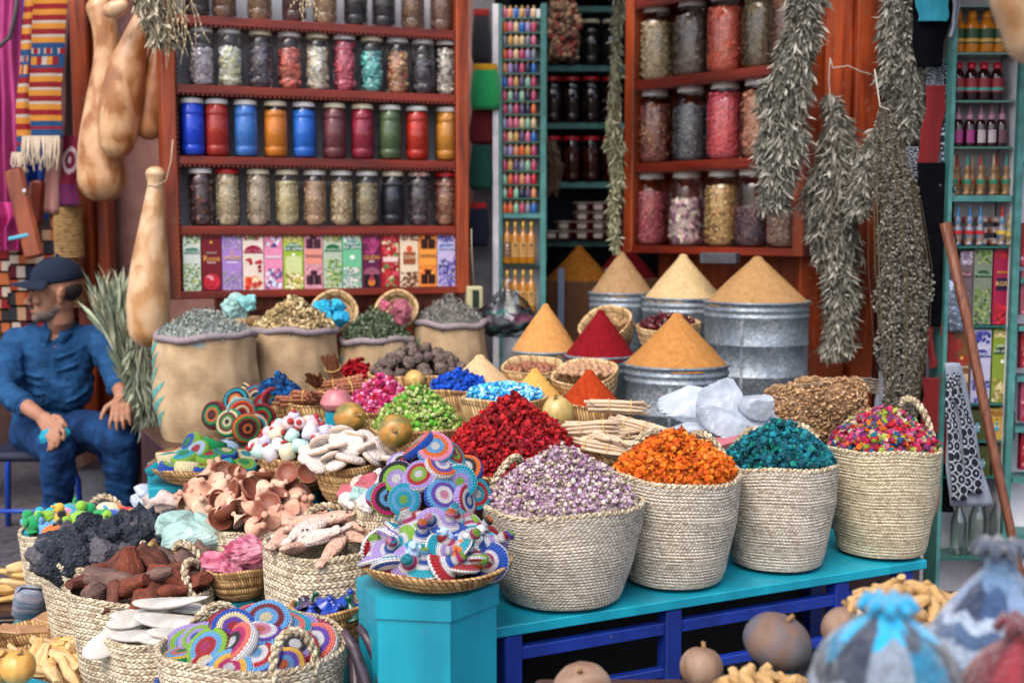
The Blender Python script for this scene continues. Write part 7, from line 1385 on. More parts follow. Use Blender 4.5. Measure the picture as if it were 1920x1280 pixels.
# plastic bag of textiles
t = thing('plastic_bag', 'clear plastic bag stuffed with teal and maroon cloth beside the last sack', 'bag', P(950, 600, 5.2)); r_ = W(52, 5.2)
me = rock_mesh('stuffed_cloth', r_ * .95, 301, mat('teal_cloth_in_bag', '#0a5a56', .6, (9, .3), col2='#5c1c38', stretch=(.6, 1, 2)), noise=.10, planes=30, n=40, mm=24, ax=(1.1, .8, .7), smooth=True); o = bpy.data.objects.new('stuffed_cloth', me); COL.objects.link(o); o.parent = t
pl_ = glassmat('plastic_film', (.9, .94, .95), .05); me = rock_mesh('film', r_ * 1.06, 302, pl_, planes=26, noise=.1, n=30, mm=18, ax=(1.12, .85, .75), smooth=False); o = bpy.data.objects.new('film', me); COL.objects.link(o); o.parent = t
G().lathe([(.10, .035), (.075, .075), (.035, .12), (.012, .15), (.022, .175)], 20, wob=lambda rr, zz, th: (rr * (1 + .22 * np.sin(5 * th) + .1 * np.sin(11 * th + zz * 50)), zz)).build('bag_neck', pl_, t)
G().box((.01, -r_ * .84, .02), (.04, .002, .02), rot=(.2, .5, 0)).build('sticker', WHITEP, t, smooth=False)
# ------------------------------------------------------------ right-hand rack
KD = 4.5
t = thing('wall_rack', 'white rack with teal edges holding bottles, vials and boxes at far right', 'rack', (P(1845, 300, KD).x, KD, 0)); ox = t.location.x
xa, xb = P(1776, 300, KD).x - ox, P(1904, 300, KD).x - ox
G().box((xa + .012, .06, 1.2), (.014, .14, 2.4)).build('upright', TEALP, t, smooth=False); G().box((xb + .012, .0, 1.2), (.024, .03, 2.4)).build('upright', TEALP, t, smooth=False); G().box((xb + .01, .09, 1.2), (.02, .14, 2.4)).build('side_board', WHITEP, t, smooth=False)
G().box(((xa + xb) / 2, .165, 1.2), (xb - xa - .01, .01, 2.4)).build('back_board', WHITEP, t, smooth=False)
KY = [8, 97, 187, 274, 461, 610, 756, 826, 893, 1046]
for y in KY: G().box(((xa + xb) / 2 + .008, .08, P(1845, y, KD).z - .005), (xb - xa - .03, .14, .008)).build('shelf', mat('shelf_glass', '#1f5a54', .15, spec=.6), t, smooth=False)
G().box(((xa + xb) / 2 + .008, .075, P(1845, 372, KD).z - .0), (xb - xa - .03, .15, .022)).build('shelf', TEALP, t, smooth=False)
def rl(name, label, loc, parts, grp, cat='bottle', s_=1):
    t = thing(name, label, cat, loc, group=grp); t.scale = (s_,) * 3
    for nm, me, m in parts: o = bpy.data.objects.new(nm, me); COL.objects.link(o); o.parent = t; setmat(o, m)
    return t
JB = G().lathe([(.0005, 0), (.024, 0), (.026, .004), (.026, .09), (.02, .108), (.013, .116), (.013, .122)], 22, uv=False).mesh('body', OIL); JC = G().lathe([(.015, .118), (.016, .12), (.016, .142), (.0005, .144)], 16, uv=False).mesh('cap', OIL); JL = G().lathe([(.0264, .03), (.0265, .082)], 24, uv=False).mesh('label', OIL); JL2 = G().lathe([(.0266, .036), (.0267, .048)], 24, uv=False).mesh('label_band', OIL)
OJ = mat('orange_liquid', '#c0741c', .15, (9, .12), coat=.5); DR = mat('dark_red_liquid', '#24080c', .12, coat=.6)
for k, px in enumerate([1804, 1832, 1860, 1886]): p = P(px, 96, KD); rl('drink_bottle', f'orange bottle with green and yellow label, {ordn(k)} from left', (p.x, KD + .06, p.z), [('body', JB, OJ), ('cap', JC, mat('orange_cap', '#b8741c', .3)), ('label', JL, flat('#2c4c30')), ('label_band', JL2, flat('#c89a44'))], 'orange bottles on the top shelf', s_=1.05)
for k, px in enumerate([1806, 1831, 1855, 1880]): p = P(px, 186, KD); rl('drink_bottle', f'dark bottle with red cap and teal label, {ordn(k)} from left', (p.x, KD + .06, p.z), [('body', JB, DR), ('cap', JC, mat('red_cap', '#9c1020', .3)), ('label', JL, flat('#7c1c28')), ('label_band', JL2, flat('#3c8c84'))], 'dark bottles with red caps', s_=.96)
SB = G().lathe([(.0005, 0), (.018, 0), (.019, .004), (.019, .07), (.015, .086), (.009, .092)], 18, uv=False).mesh('body', OIL); SC = G().lathe([(.012, .09), (.013, .092), (.012, .108), (.006, .112), (.004, .142), (.0005, .143)], 14, uv=False).mesh('nozzle', OIL); SL = G().lathe([(.0193, .012), (.0194, .055)], 10, uv=False, a0=math.pi * 1.25, a1=math.pi * 1.75).mesh('label', OIL)
for k, px in enumerate([1806, 1828, 1849, 1869, 1889]): p = P(px, 273, KD); rl('spray_bottle', f'dark spray bottle with lilac nozzle, {ordn(k)} from left', (p.x, KD + .06, p.z), [('body', SB, DR), ('nozzle', SC, mat('lilac_nozzle', '#9c6c84', .3)), ('label', SL, flat(['#8c2c6c', '#8c2c6c', '#a898a0', '#a898a0', '#5c3c48'][k]))], 'dark spray bottles', s_=1.08)
WV = G().lathe([(.0005, 0), (.014, 0), (.012, .008), (.008, .014), (.014, .026), (.0165, .045), (.013, .062), (.007, .07), (.011, .08), (.010, .092), (.006, .1)], 16, uv=False).mesh('body', OIL); WC = G().lathe([(.006, .1), (.0055, .112), (.003, .135), (.0005, .14)], 12, uv=False).mesh('stopper', OIL); WB = G().lathe([(.0168, .038), (.0172, .045), (.0168, .052)], 16, uv=False).mesh('painted_band', OIL)
woodv = lambda c, c2: mat('turned_wood_' + c, c, .45, (60, .3), col2=c2, coat=.3)
for k, px in enumerate([1795, 1808, 1821, 1836, 1847, 1858, 1871, 1883, 1895]): p = P(px, 366, KD); rl('wooden_vial', f'slim turned wooden vial with painted leaves, {ordn(k)} from left', (p.x, KD + .05 + .03 * (k % 2), p.z + .002), [('body', WV, woodv('#94744c' if k != 7 else '#b08030', '#6c4c30')), ('stopper', WC, mat('stopper_%d' % (k % 3), ['#a08c6c', '#9c2424', '#2c7c74'][k % 3], .4)), ('painted_band', WB, mat('leafband_%d' % (k % 2), ['#1c6c54', '#9c1c24'][k % 2], .4))], 'slim turned wooden vials', s_=1.08)
for k, (px, c) in enumerate([(1800, '#1c6c9c'), (1822, '#1c5c94'), (1842, '#1c6c9c'), (1883, '#a81c20'), (1897, '#8c7c54')]): p = P(px, 460, KD); rl('wooden_vial', f'stout painted wooden vial, {ordn(k)} from left, among the pink tubs', (p.x, KD + .03, p.z), [('body', WV, woodv('#a07848' if k < 4 else '#8c7450', c)), ('stopper', WC, mat('stp' + c, c, .4)), ('painted_band', WB, mat('bnd%d' % k, '#9c1c24' if k < 3 else '#c0a040', .4))], 'stout painted wooden vials', s_=[1.05, 1.05, 1.05, 1.05, .9][k])
for k, (px, c) in enumerate([(1792, '#7c1428'), (1812, '#8c2434'), (1833, '#a86058'), (1861, '#b87c6c'), (1885, '#b87c6c')]):
    for j in range(3): p = P(px, 460, KD); tub(f'{["dark red", "dark red", "pink", "salmon", "salmon"][k]} face-cream tub, {ordn(j)} from bottom of stack {["one","two","three","four","five"][k]} on the rack', (p.x, KD + .105, p.z + j * .0445 * .92 + .001), c, 'stacked cream tubs', .62 if False else .92 * .6 if k in (1,) else .55, '#9c9ca4')
def rk(px0, px1, y, h_px, label, bg_, spec, seed, dep=.03, dy=.03):
    p = P((px0 + px1) / 2, y, KD + dy); incense(label, (p.x, KD + dy, p.z + .001), 0, bg_, W(px1 - px0, KD) * .96, W(h_px, KD), spec, seed, dep, 'incense boxes on the right rack')
DG = ['#3c5a28', '#5c7c3c', '#8c9a5c', '#2c4420', '#748c48']
rk(1795, 1822, 609, 140, 'dusky mauve musk incense box with maroon arch, partly behind the pole', '#5c4c50', [('flora', .8, .99, ['#8c7c94', '#6c5c70', '#a898b0'], 30, .2), ('flora', 0, .45, ['#4c4448', '#6c5c64', '#8c7c88'], 50, .12), ('arch', .64, '#5c1434'), ('text', 'Musk', .3, '#b8a0a8', .68)], 60)
rk(1822, 1858, 609, 142, 'dark patchouli incense box with green leaves on the right rack', '#6c7464', [('flora', .8, .99, DG, 40, .12), ('flora', 0, .5, DG, 110, .1), ('arch', .63, '#0c3c24'), ('text', 'Patchouli', .24, '#94b890', .67)], 61)
rk(1859, 1897, 609, 143, 'crimson rosa incense box with dark red flowers', '#8c0c3c', [('flora', .86, .99, ['#8c0c1c', '#6c0814', '#a81828'], 26, .16), ('flora', 0, .3, ['#8c0c1c', '#a81424', '#5c0812', '#bc2434'], 50, .16), ('rect', -.36, .36, .45, .62, '#2a1038'), ('text', 'PRECIOUS', .16, '#d89a30', .69), ('text', 'ROSA', .32, '#d8b060', .54), ('rect', -.33, .33, .475, .485, '#c8b0b8')], 62)
rk(1783, 1817, 755, 138, 'brown and gold incense box low on the right rack', '#6c4420', [('flora', .5, .9, ['#8c2418', '#a0341c', '#6c2c14'], 8, .3), ('disc', 0, .62, .1, '#c89a3c'), ('text', 'Flames', .28, '#d8c8b0', .5), ('rect', -.3, .4, .28, .4, '#c0a080')], 63)
rk(1818, 1856, 755, 140, 'blue lavender incense box with blue arch on the right rack', '#a8a4c0', [('flora', .8, .99, ['#2c3480', '#4448a0', '#1c2850'], 40, .12), ('flora', 0, .4, ['#2c3488', '#4c54a8', '#1c2450', '#7078b8'], 80, .1), ('arch', .62, '#16287c'), ('text', 'ORKAY', .2, '#c8ccd8', .74), ('text', 'LAVENDER', .26, '#c8ccd8', .66)], 64)
rk(1857, 1895, 755, 141, 'olive jasmine incense box with white blossoms on the right rack', '#74882c', [('flora', .86, .99, ['#c8b890', '#9c8450', '#b0a070'], 30, .12), ('flora', 0, .34, ['#d0c4a0', '#b09860', '#c8b888', '#7c6830'], 70, .12), ('arch', .66, '#0c3c2c'), ('text', 'ORKAY', .2, '#c8d0c4', .77), ('text', 'RUH - JASMINE', .2, '#c8d0c4', .7), ('disc', 0, .56, .1, '#d8dcd0')], 65)
for k, (px0, px1, y, h, bg_, lab, sp_c) in enumerate([(1812, 1850, 825, 58, '#3c4018', 'olive soap box behind the pole, upper row', '#5c94a8'), (1851, 1884, 825, 61, '#b08c3c', 'yellow soap box with a blue ornament', '#3c8ca0'), (1885, 1903, 825, 55, '#343818', 'dark olive soap box with a black oval at the rack edge', '#100c10'), (1826, 1857, 892, 58, '#3c4018', 'olive soap box, left of two in the lower row', '#5c94a8'), (1859, 1897, 892, 60, '#404418', 'olive soap box with white ornament, right in the lower row', '#8cb0bc')]):
    rk(px0, px1, y, h, lab, bg_, [('disc', 0, .35, .14, sp_c), ('disc', 0, .52, .1, sp_c), ('disc', -.1, .44, .06, '#c0c8cc'), ('disc', .1, .44, .06, '#c0c8cc'), ('disc', 0, .66, .05, '#1c1c18')] + ([('text', 'HERBAL SAVON', .14, '#7c2414', .88), ('text', 'TAZARINE', .14, '#7c2414', .8)] if k == 1 else []), 70 + k, dep=.06)
JU = G().lathe([(.0005, 0), (.026, 0), (.03, .006), (.03, .12), (.022, .15), (.012, .17), (.012, .185)], 24, uv=False).mesh('glass_jug', GLASS)
for k, (px, s_) in enumerate([(1806, 1), (1842, 1.12), (1880, 1.1)]): p = P(px, 1045, KD); o = bpy.data.objects.new('glass_jug', JU); COL.objects.link(o); o.location = (p.x, KD + .06, p.z); o.scale = (s_,) * 3; setmat(o, glassmat('greenish_glass', (.8, .88, .84), .5)); tag(o, ['greenish empty glass bottle at the left of the lowest shelf', 'tall clear bottle in the middle of the lowest shelf', 'clear bottle at the right of the lowest shelf'][k], 'bottle', 'empty glass bottles')
for k, (y, c) in enumerate([(180, '#5c1c34'), (280, '#6c3c5c'), (500, '#7c1020'), (590, '#8c4c5c'), (690, '#7c0c1c'), (790, '#8c3c54'), (880, '#7c0c1c')]): p = P(1925, y, KD + .02); incense(f'red and pink box at the right edge of the picture, {ordn(k)} from the top', (p.x, KD + .02, p.z), 0, c, .05, W(82, KD), [('flora', 0, .6, ['#a83c54', '#c09098', '#8c0c1c'], 30, .2)], 80 + k, .03, 'boxes at the right edge')
t = thing('wall_rack', 'second teal rack of red boxes cut off by the right edge', 'rack', (P(1938, 300, KD).x, KD, 0))
for y in (200, 300, 520, 610, 705, 800, 895, 1000): G().box((.02, .06, P(1930, y, KD).z - .012), (.1, .12, .018)).build('shelf', TEALP, t, smooth=False)
G().box((.02, .13, 1.2), (.12, .01, 2.4)).build('back_board', WHITEP, t, smooth=False)
# ------------------------------------------------------------ garments by the rack, pole
def embmat():
    m, nt, b = newmat('embroidery'); uv = nd(nt, 'UVMap'); mp = nd(nt, 'Mapping'); mp.inputs['Scale'].default_value = (1.6, 12, 1); nt.links.new(uv.outputs[0], mp.inputs[0])
    v = nd(nt, 'TexVoronoi'); v.inputs['Scale'].default_value = 1; v.inputs['Randomness'].default_value = .25; nt.links.new(mp.outputs[0], v.inputs['Vector'])
    a = mathn(nt, 'SINE', mathn(nt, 'MULTIPLY', v.outputs['Distance'], 16)); n = nd(nt, 'TexNoise'); n.inputs['Scale'].default_value = 5; nt.links.new(mp.outputs[0], n.inputs['Vector'])
    f = mathn(nt, 'SUBTRACT', mathn(nt, 'ADD', a, mathn(nt, 'MULTIPLY', n.outputs[0], .9)), .45); c = ramp(nt, f, [(.72, lin('#10131f')), (.8, lin('#b4bccc'))])
    nt.links.new(c, b.inputs['Base Color']); b.inputs['Roughness'].default_value = .9; return m
EMB = embmat(); WCL = clothmat('white_cotton', '#8c94a4', '#767e8e'); RCL = clothmat('crimson_cloth', '#7c0c18', '#64080f'); NCL = mat('black_navy_cloth', '#07080e', .95, (9, .3), bump=(60, .002), spec=.08); CYC = clothmat('cyan_cloth', '#1c7c98', '#2c94ac')
def gar(name, label, px, py, d, pieces, cat='garment'):
    t = thing(name, label, cat, P(px, py, d))
    for k, (nm, x0, x1, y0, y1, m, x0b, x1b, dd) in enumerate(pieces): drape(nm, '', x0, x1, y0, y1, d + dd, m, 1.0, .004, parent=t, x0b=x0b, x1b=x1b, seed=k, nx=20, ny=30)
    return t
gar('garment', 'black and cyan garment hanging at the top beside the sage', 1745, 50, 4.5, [('black_cloth', 1708, 1800, -40, 126, NCL, 1718, 1764, 0), ('cyan_cloth', 1712, 1786, -40, 40, CYC, 1722, 1776, -.03), ('white_edge', 1786, 1806, -30, 70, WCL, 1784, 1790, -.02)])
gar('embroidered_dress', 'white dress panel with black embroidery and a deep red middle', 1750, 230, 4.56, [('white_panel', 1735, 1797, 112, 345, WCL, 1742, 1792, .02), ('embroidered_border', 1770, 1793, 120, 335, EMB, 1762, 1788, -.01), ('embroidered_border', 1740, 1770, 118, 165, EMB, 1736, 1772, -.01), ('red_panel', 1738, 1774, 160, 312, RCL, 1722, 1760, -.02), ('embroidered_border', 1696, 1722, 275, 336, EMB, 1698, 1724, -.01), ('black_sash', 1722, 1784, 305, 446, NCL, 1726, 1786, -.03)])
gar('long_sash', 'long black and red sash hanging between herb bundle and pole', 1755, 650, 4.52, [('black_cloth', 1733, 1793, 440, 612, NCL, 1734, 1790, 0), ('red_leg', 1736, 1750, 606, 690, RCL, 1742, 1756, .01), ('red_leg', 1766, 1792, 606, 712, RCL, 1770, 1790, -.01), ('red_panel', 1730, 1790, 708, 812, RCL, 1728, 1788, 0), ('black_cloth', 1730, 1768, 810, 850, NCL, 1732, 1768, 0), ('red_strip', 1766, 1780, 700, 870, RCL, 1764, 1778, -.02), ('black_cloth', 1752, 1790, 868, 960, NCL, 1760, 1788, .0)])
gar('embroidered_apron', 'white apron with wide black floral embroidery hanging beside the pole', 1810, 820, 4.44, [('white_panel', 1772, 1800, 680, 948, WCL, 1780, 1862, 0), ('embroidered_border', 1773, 1786, 702, 938, EMB, 1784, 1814, -.02), ('embroidered_border', 1788, 1801, 698, 925, EMB, 1816, 1848, -.02)])
gar('dress_panel', 'black and white patterned cloth between the foil bag and the sash', 1778, 400, 4.53, [('embroidered_border', 1762, 1790, 345, 445, EMB, 1764, 1788, 0), ('black_cloth', 1776, 1796, 612, 705, NCL, 1776, 1790, .01)])
gar('foil_bag', 'crumpled silver foil bag hanging behind the pole', 1790, 530, 4.5, [('foil', 1776, 1788, 440, 622, mat('silver_foil', '#8c98ac', .25, (9, .3), bump=(14, .02), metal=.8), 1778, 1808, 0)], 'bag')
gar('white_cloth', 'white cloth strip hanging behind the stalk bundle', 1660, 720, 4.62, [('cotton', 1654, 1670, 650, 800, WCL, 1640, 1668, 0)], 'cloth')
A, B = P(1772, 418, 4.36), P(1893, 985, 4.2); o = G().tube([(0, 0, 0), (B - A) * .3 + Vector((.004, 0, 0)), (B - A) * .7, (B - A) * 1.0, (B - A) * (A.z / (A.z - B.z))], [.019, .018, .017, .016, .016], 12).build('wooden_pole', mat('brown_pole', '#5c3426', .5, (9, .3), bump=(20, .002), col2='#7a4a34', stretch=(6, 6, 1)), loc=A); tag(o, 'long brown wooden pole leaning across the right rack', 'pole')
o = thing('dried_gourd_piece', 'pinkish brown flat gourd behind the rightmost big basket', 'gourd', P(1735, 925, 4.05)); G().ell((0, 0, 0), (.05, .04, .1), n=24, m=16).build('body', mat('pinkish_gourd', '#94705c', .5, (8, .15)), o)
G1 = G().tube([P(1556, 110, 5.0), P(1562, 128, 4.98), P(1590, 124, 4.97), P(1612, 134, 4.98), P(1640, 142, 5.0)], .0028, 5).build('loose_twine', mat('white_twine', '#c0b8ac', .8)); tag(G1, 'loose white twine nailed across the red boards', 'twine')
o = G().box((0, 0, 0), (.16, .05, .045), bev=.004).build('grey_bracket', mat('grey_bracket', '#3c3c42', .6, (20, .3)), smooth=False, loc=P(1350, 484, 5.0), rot=(0, 0, -.6)); tag(o, 'grey wooden bracket under the right cabinet', 'bracket')
# ------------------------------------------------------------ chair and white box
q = P(70, 880, 5.45); t = thing('blue_chair', 'low chair of royal blue metal tube under the man', 'chair', (q.x, 5.5, 0)); CB = mat('blue_tube', '#0e3c9c', .35, (20, .15), coat=.3)
G().box((0, 0, .40), (.4, .38, .04), bev=.015).build('seat', mat('dark_blue_seat', '#141c34', .7, (9, .2)), t, smooth=False)
for x, y in ((-.2, -.17), (.2, -.17), (-.2, .17), (.2, .17)): G().tube([(x * .8, y, .385), (x * 1.0, y, .36), (x * 1.12, y, .3), (x * 1.2, y * 1.1, 0)], .014, 10).build('leg', CB, t)
for y in (-.18,): G().tube([(-.232, y, .16), (.232, y, .16)], .010, 8).build('stretcher', CB, t)
o = G().box((0, 0, .15), (.17, .2, .3), bev=.012).build('white_block', mat('grey_white_block', '#7c7c84', .7, (7, .2)), smooth=False, loc=(P(182, 900, 5.6).x, 5.62, 0)); tag(o, 'greyish white block standing on the paving behind the man’s legs', 'block')
# ------------------------------------------------------------ the seated man
MO = Vector((P(90, 800, 5.4).x, 5.4, 0)); man = thing('person', 'man in blue shirt, jeans and navy cap sitting on a low blue chair, looking left', 'person', MO)
def remeshed(g, name, m, vox, sm=6, parent=man, attr=None, wr=None):
    o = g.build(name + '_tmp', m); r = o.modifiers.new('r', 'REMESH'); r.mode = 'VOXEL'; r.voxel_size = vox; r.use_smooth_shade = True
    s_ = o.modifiers.new('s', 'SMOOTH'); s_.iterations = sm; s_.factor = .5
    if wr:
        for sc_, am in wr:
            tx = bpy.data.textures.new('wrinkle', 'CLOUDS'); tx.noise_scale = sc_; tx.noise_depth = 1; dm = o.modifiers.new('w', 'DISPLACE'); dm.texture = tx; dm.texture_coords = 'LOCAL'; dm.strength = am; dm.mid_level = .5
    dg = bpy.context.evaluated_depsgraph_get(); me = bpy.data.meshes.new_from_object(o.evaluated_get(dg)); bpy.data.objects.remove(o); me.name = name
    me.materials.clear(); me.materials.append(m); me.polygons.foreach_set('use_smooth', [True] * len(me.polygons))
    q = bpy.data.objects.new(name, me); COL.objects.link(q); q.parent = parent; return q
def limb(g, pts, rad, n=16):
    g.tube(pts, rad, n)
    for p, r in zip(pts, rad): g.ell(p, r * .995, n=n, m=max(8, n // 2))
p_ = lambda px, py, d: P(px, py, d) - MO
SKIN = mat('weathered_skin', '#92664f', .55, (22, .12), bump=(120, .0008), col2='#a0745c', sub=.08, spec=.35)
SHIRT = mat('blue_shirt', '#173a60', .9, (10, .14), bump=(14, .006), col2='#204a74', stretch=(1, 1, 1.6), spec=.15); JEAN = mat('blue_jeans', '#0b2244', .9, (7, .3), bump=(12, .006), col2='#183c68', spec=.15); CAPM = mat('navy_cap', '#06182e', .9, (30, .1), bump=(200, .001))
# head frame: x forward (where he looks), z up
hc = p_(103, 548, 5.34); fwd = Vector((-.86, -.5, -.04)).normalized(); lft = Vector((0, 0, 1)).cross(fwd).normalized(); upv = fwd.cross(lft)
HM_ = Matrix(((fwd.x, lft.x, upv.x), (fwd.y, lft.y, upv.y), (fwd.z, lft.z, upv.z)))
h = lambda x, y, z: hc + HM_ @ Vector((x, y, z)) * 1.04
def hell(g, c, r, ro=(0, 0, 0), n=20, m=14, **k): g.ell(h(*c), tuple(q * 1.04 for q in r), rot=HM_ @ Euler(ro).to_matrix(), n=n, m=m, **k)
g = G()
hell(g, (-.012, 0, .03), (.098, .077, .088)); hell(g, (.028, 0, -.025), (.062, .060, .088)); hell(g, (.038, 0, -.082), (.052, .048, .032)); hell(g, (.078, 0, -.098), (.02, .024, .02))
hell(g, (-.005, 0, -.055), (.07, .058, .05)); hell(g, (.079, 0, .012), (.02, .05, .013)); hell(g, (.074, .034, -.028), (.022, .022, .02)); hell(g, (.074, -.034, -.028), (.022, .022, .02))
g.tube([h(.088, 0, .006), h(.101, 0, -.014), h(.115, 0, -.034)], [.009, .0105, .0135], 12); hell(g, (.114, 0, -.037), (.013, .013, .010)); hell(g, (.104, .013, -.041), (.010, .007, .007)); hell(g, (.104, -.013, -.041), (.010, .007, .007))
hell(g, (.093, 0, -.066), (.011, .024, .0055)); hell(g, (.091, 0, -.077), (.011, .022, .006)); hell(g, (.08, 0, -.07), (.018, .03, .022))
for s_ in (1, -1):
    hell(g, (-.008, s_ * .079, -.012), (.020, .007, .033), (0, -.15, s_ * .35)); hell(g, (-.014, s_ * .088, .002), (.017, .006, .022), (0, -.15, s_ * .5)); hell(g, (-.002, s_ * .082, -.036), (.009, .006, .012))
    hell(g, (.079, s_ * .031, -.004), (.010, .014, .010))
nk = p_(113, 618, 5.40)
g.tube([h(-.01, 0, -.05), h(-.018, 0, -.11), nk + Vector((0, 0, .01)), nk + Vector((0, .01, -.06))], [.056, .054, .06, .085], 20)
# arms (skin from inside the sleeves) and hands
elA = p_(12, 735, 5.22); wrA = p_(80, 783, 5.02); elB = p_(218, 705, 5.22); wrB = p_(229, 742, 5.06)
limb(g, [elA, elA.lerp(wrA, .5), wrA], [.042, .036, .026]); limb(g, [elB, elB.lerp(wrB, .5), wrB], [.042, .036, .028])
shA, shB = p_(32, 640, 5.42), p_(186, 634, 5.42)
limb(g, [shA, elA], [.04, .038]); limb(g, [shB, elB], [.04, .038]); g.tube([shA, nk + Vector((0, .02, -.08)), shB], [.045, .08, .045], 14)
def hand(g, wr, kn, side, tips, r=.0085):
    """palm from wrist to the knuckle line; side: vector across the knuckles (index to little finger); tips: per finger [(offset dir, bend)]"""
    ax = (kn - wr).normalized(); sd_ = (side - ax * side.dot(ax)).normalized(); up_ = ax.cross(sd_)
    for t_ in (-.032, -.011, .011, .032): g.tube([wr + sd_ * t_ * .55, kn + sd_ * t_], [.0145, .0115], 10)
    for t_ in np.linspace(-.03, .03, 4): limb(g, [wr.lerp(kn, .55) + sd_ * float(t_) * .9, kn + sd_ * float(t_)], [.014, .012], 10)
    for k, (t_, L) in enumerate(((-.031, .058), (-.0105, .066), (.010, .061), (.030, .047))):
        a = kn + sd_ * t_; d0, d1, d2 = tips[k]
        b_ = a + d0.normalized() * L * .45; c_ = b_ + d1.normalized() * L * .32; e_2 = c_ + d2.normalized() * L * .25; limb(g, [a, b_, c_, e_2], [.0098, .0088, .008, .007], 10)
    return ax, sd_
D = Vector((0, 0, -1)); Fw = Vector((0, -1, 0)); Rt = Vector((1, 0, 0))
knB = p_(226, 776, 4.935); axB, sB = hand(g, wrB, knB, Vector((1, .1, 0)), [(Fw * .5 + D - Rt * .25, D * 1.2 + Fw * .1 - Rt * .2, D + Vector((0, .25, 0))), (Fw * .5 + D - Rt * .05, D * 1.2 + Fw * .1, D + Vector((0, .25, 0))), (Fw * .45 + D + Rt * .08, D * 1.2 + Rt * .1, D + Vector((0, .25, 0))), (Fw * .4 + D + Rt * .25, D + Rt * .25, D + Vector((0, .25, 0)))])
tb_ = wrB + (knB - wrB) * .35 - Rt * .028; limb(g, [tb_, tb_ + Vector((-.03, -.02, -.02)), tb_ + Vector((-.042, -.03, -.045)), tb_ + Vector((-.046, -.034, -.062))], [.015, .0125, .0105, .009], 10)
knA = p_(104, 812, 4.925); axA, sA = hand(g, wrA, knA, Vector((-.6, -.2, -.75)), [(Rt * .5 + D * .5 + Fw * .3, D + Rt * .1, D - Rt * .35), (Rt * .3 + D * .7 + Fw * .4, D - Rt * .05, D - Rt * .5), (Rt * .15 + D * .8 + Fw * .4, D - Rt * .15, D - Rt * .6), (D * .9 + Fw * .3, D - Rt * .2, D - Rt * .6)])
ta_ = wrA.lerp(knA, .4) + Vector((.025, 0, .028)); limb(g, [ta_, ta_ + Vector((.03, -.018, .0)), ta_ + Vector((.05, -.028, -.018)), ta_ + Vector((.062, -.03, -.034))], [.015, .0125, .0105, .009], 10)
body = remeshed(g, 'body', SKIN, .0045, 4)
# eyes, brows, moustache, stubble, hair
g = G()
for s_ in (1, -1): hell(g, (.0855, s_ * .031, -.004), (.006, .009, .005), n=12, m=8)
g.build('eyes', mat('eye_dark', '#2a1c18', .25), man)
g = G()
for s_ in (1, -1): hell(g, (.093, s_ * .031, .013), (.006, .018, .0045), (.0, 0, s_ * -.25), n=12, m=8)
g.build('eyebrows', mat('brow_hair', '#3a2c28', .95), man)
STB = mat('grey_stubble', '#5c4c46', .95, (140, .5), bump=(300, .002), col2='#7a6a64')
g = G(); hell(g, (.038, 0, -.084), (.0545, .0505, .034)); hell(g, (.078, 0, -.0995), (.0225, .0265, .0215)); hell(g, (.012, 0, -.066), (.052, .0595, .032)); remeshed(g, 'stubble', STB, .004, 4)
g = G(); hell(g, (.1, 0, -.056), (.009, .027, .0065)); g.build('moustache', mat('moustache_hair', '#4c4240', .95, (200, .4)), man)
g = G(); hell(g, (-.034, 0, .012), (.078, .0758, .060)); g.build('hair', mat('short_dark_hair', '#2c2422', .95, (160, .4), bump=(260, .002)), man)
# cap
g = G()
def capfn(v): v = v.copy(); v[:, 2] = np.where(v[:, 2] < -.05, -.05 + (v[:, 2] + .05) * .25, v[:, 2]); return v
g.ell(h(-.012, 0, .056), (.112, .0895, .098), rot=HM_ @ Euler((0, .12, 0)).to_matrix(), n=40, m=24, fn=capfn); cap = g.build('cap', CAPM, man)
g = G(); V = []; n_, m_ = 14, 24
for i in range(n_ + 1):
    s_ = i / n_
    for j in range(m_ + 1):
        a = (j / m_ - .5) * 2.3; rad = .098 + .085 * s_ * math.cos(a * .62) ** .7; x = rad * math.cos(a) - .006; y = rad * math.sin(a) * .84; V.append(tuple(h(x, y, .056 - .012 * s_ - 1.5 * y * y * (.5 + .5 * s_) )))
g.add(V, [(i * (m_ + 1) + j, i * (m_ + 1) + j + 1, (i + 1) * (m_ + 1) + j + 1, (i + 1) * (m_ + 1) + j) for i in range(n_) for j in range(m_)]); br_ = g.build('cap_brim', CAPM, cap); md = br_.modifiers.new('t', 'SOLIDIFY'); md.thickness = .005; md.offset = 0
g = G(); hell(g, (-.02, 0, .156), (.009, .009, .006), n=12, m=8)
for s_ in (0, 1.05, 2.1):
    pts = []
    for k in range(17):
        a = math.pi * k / 16; v = Vector((math.cos(a) * .114 * math.cos(s_), math.cos(a) * .0905 * math.sin(s_), math.sin(a) * .089)); v = Euler((0, .12, 0)).to_matrix() @ v; pts.append(h(v.x / 1.04 - .012, v.y / 1.04, v.z / 1.04 + .056))
    g.tube(pts, .0011, 4)
g.build('cap_seams', mat('cap_seam', '#071a34', .9), cap)
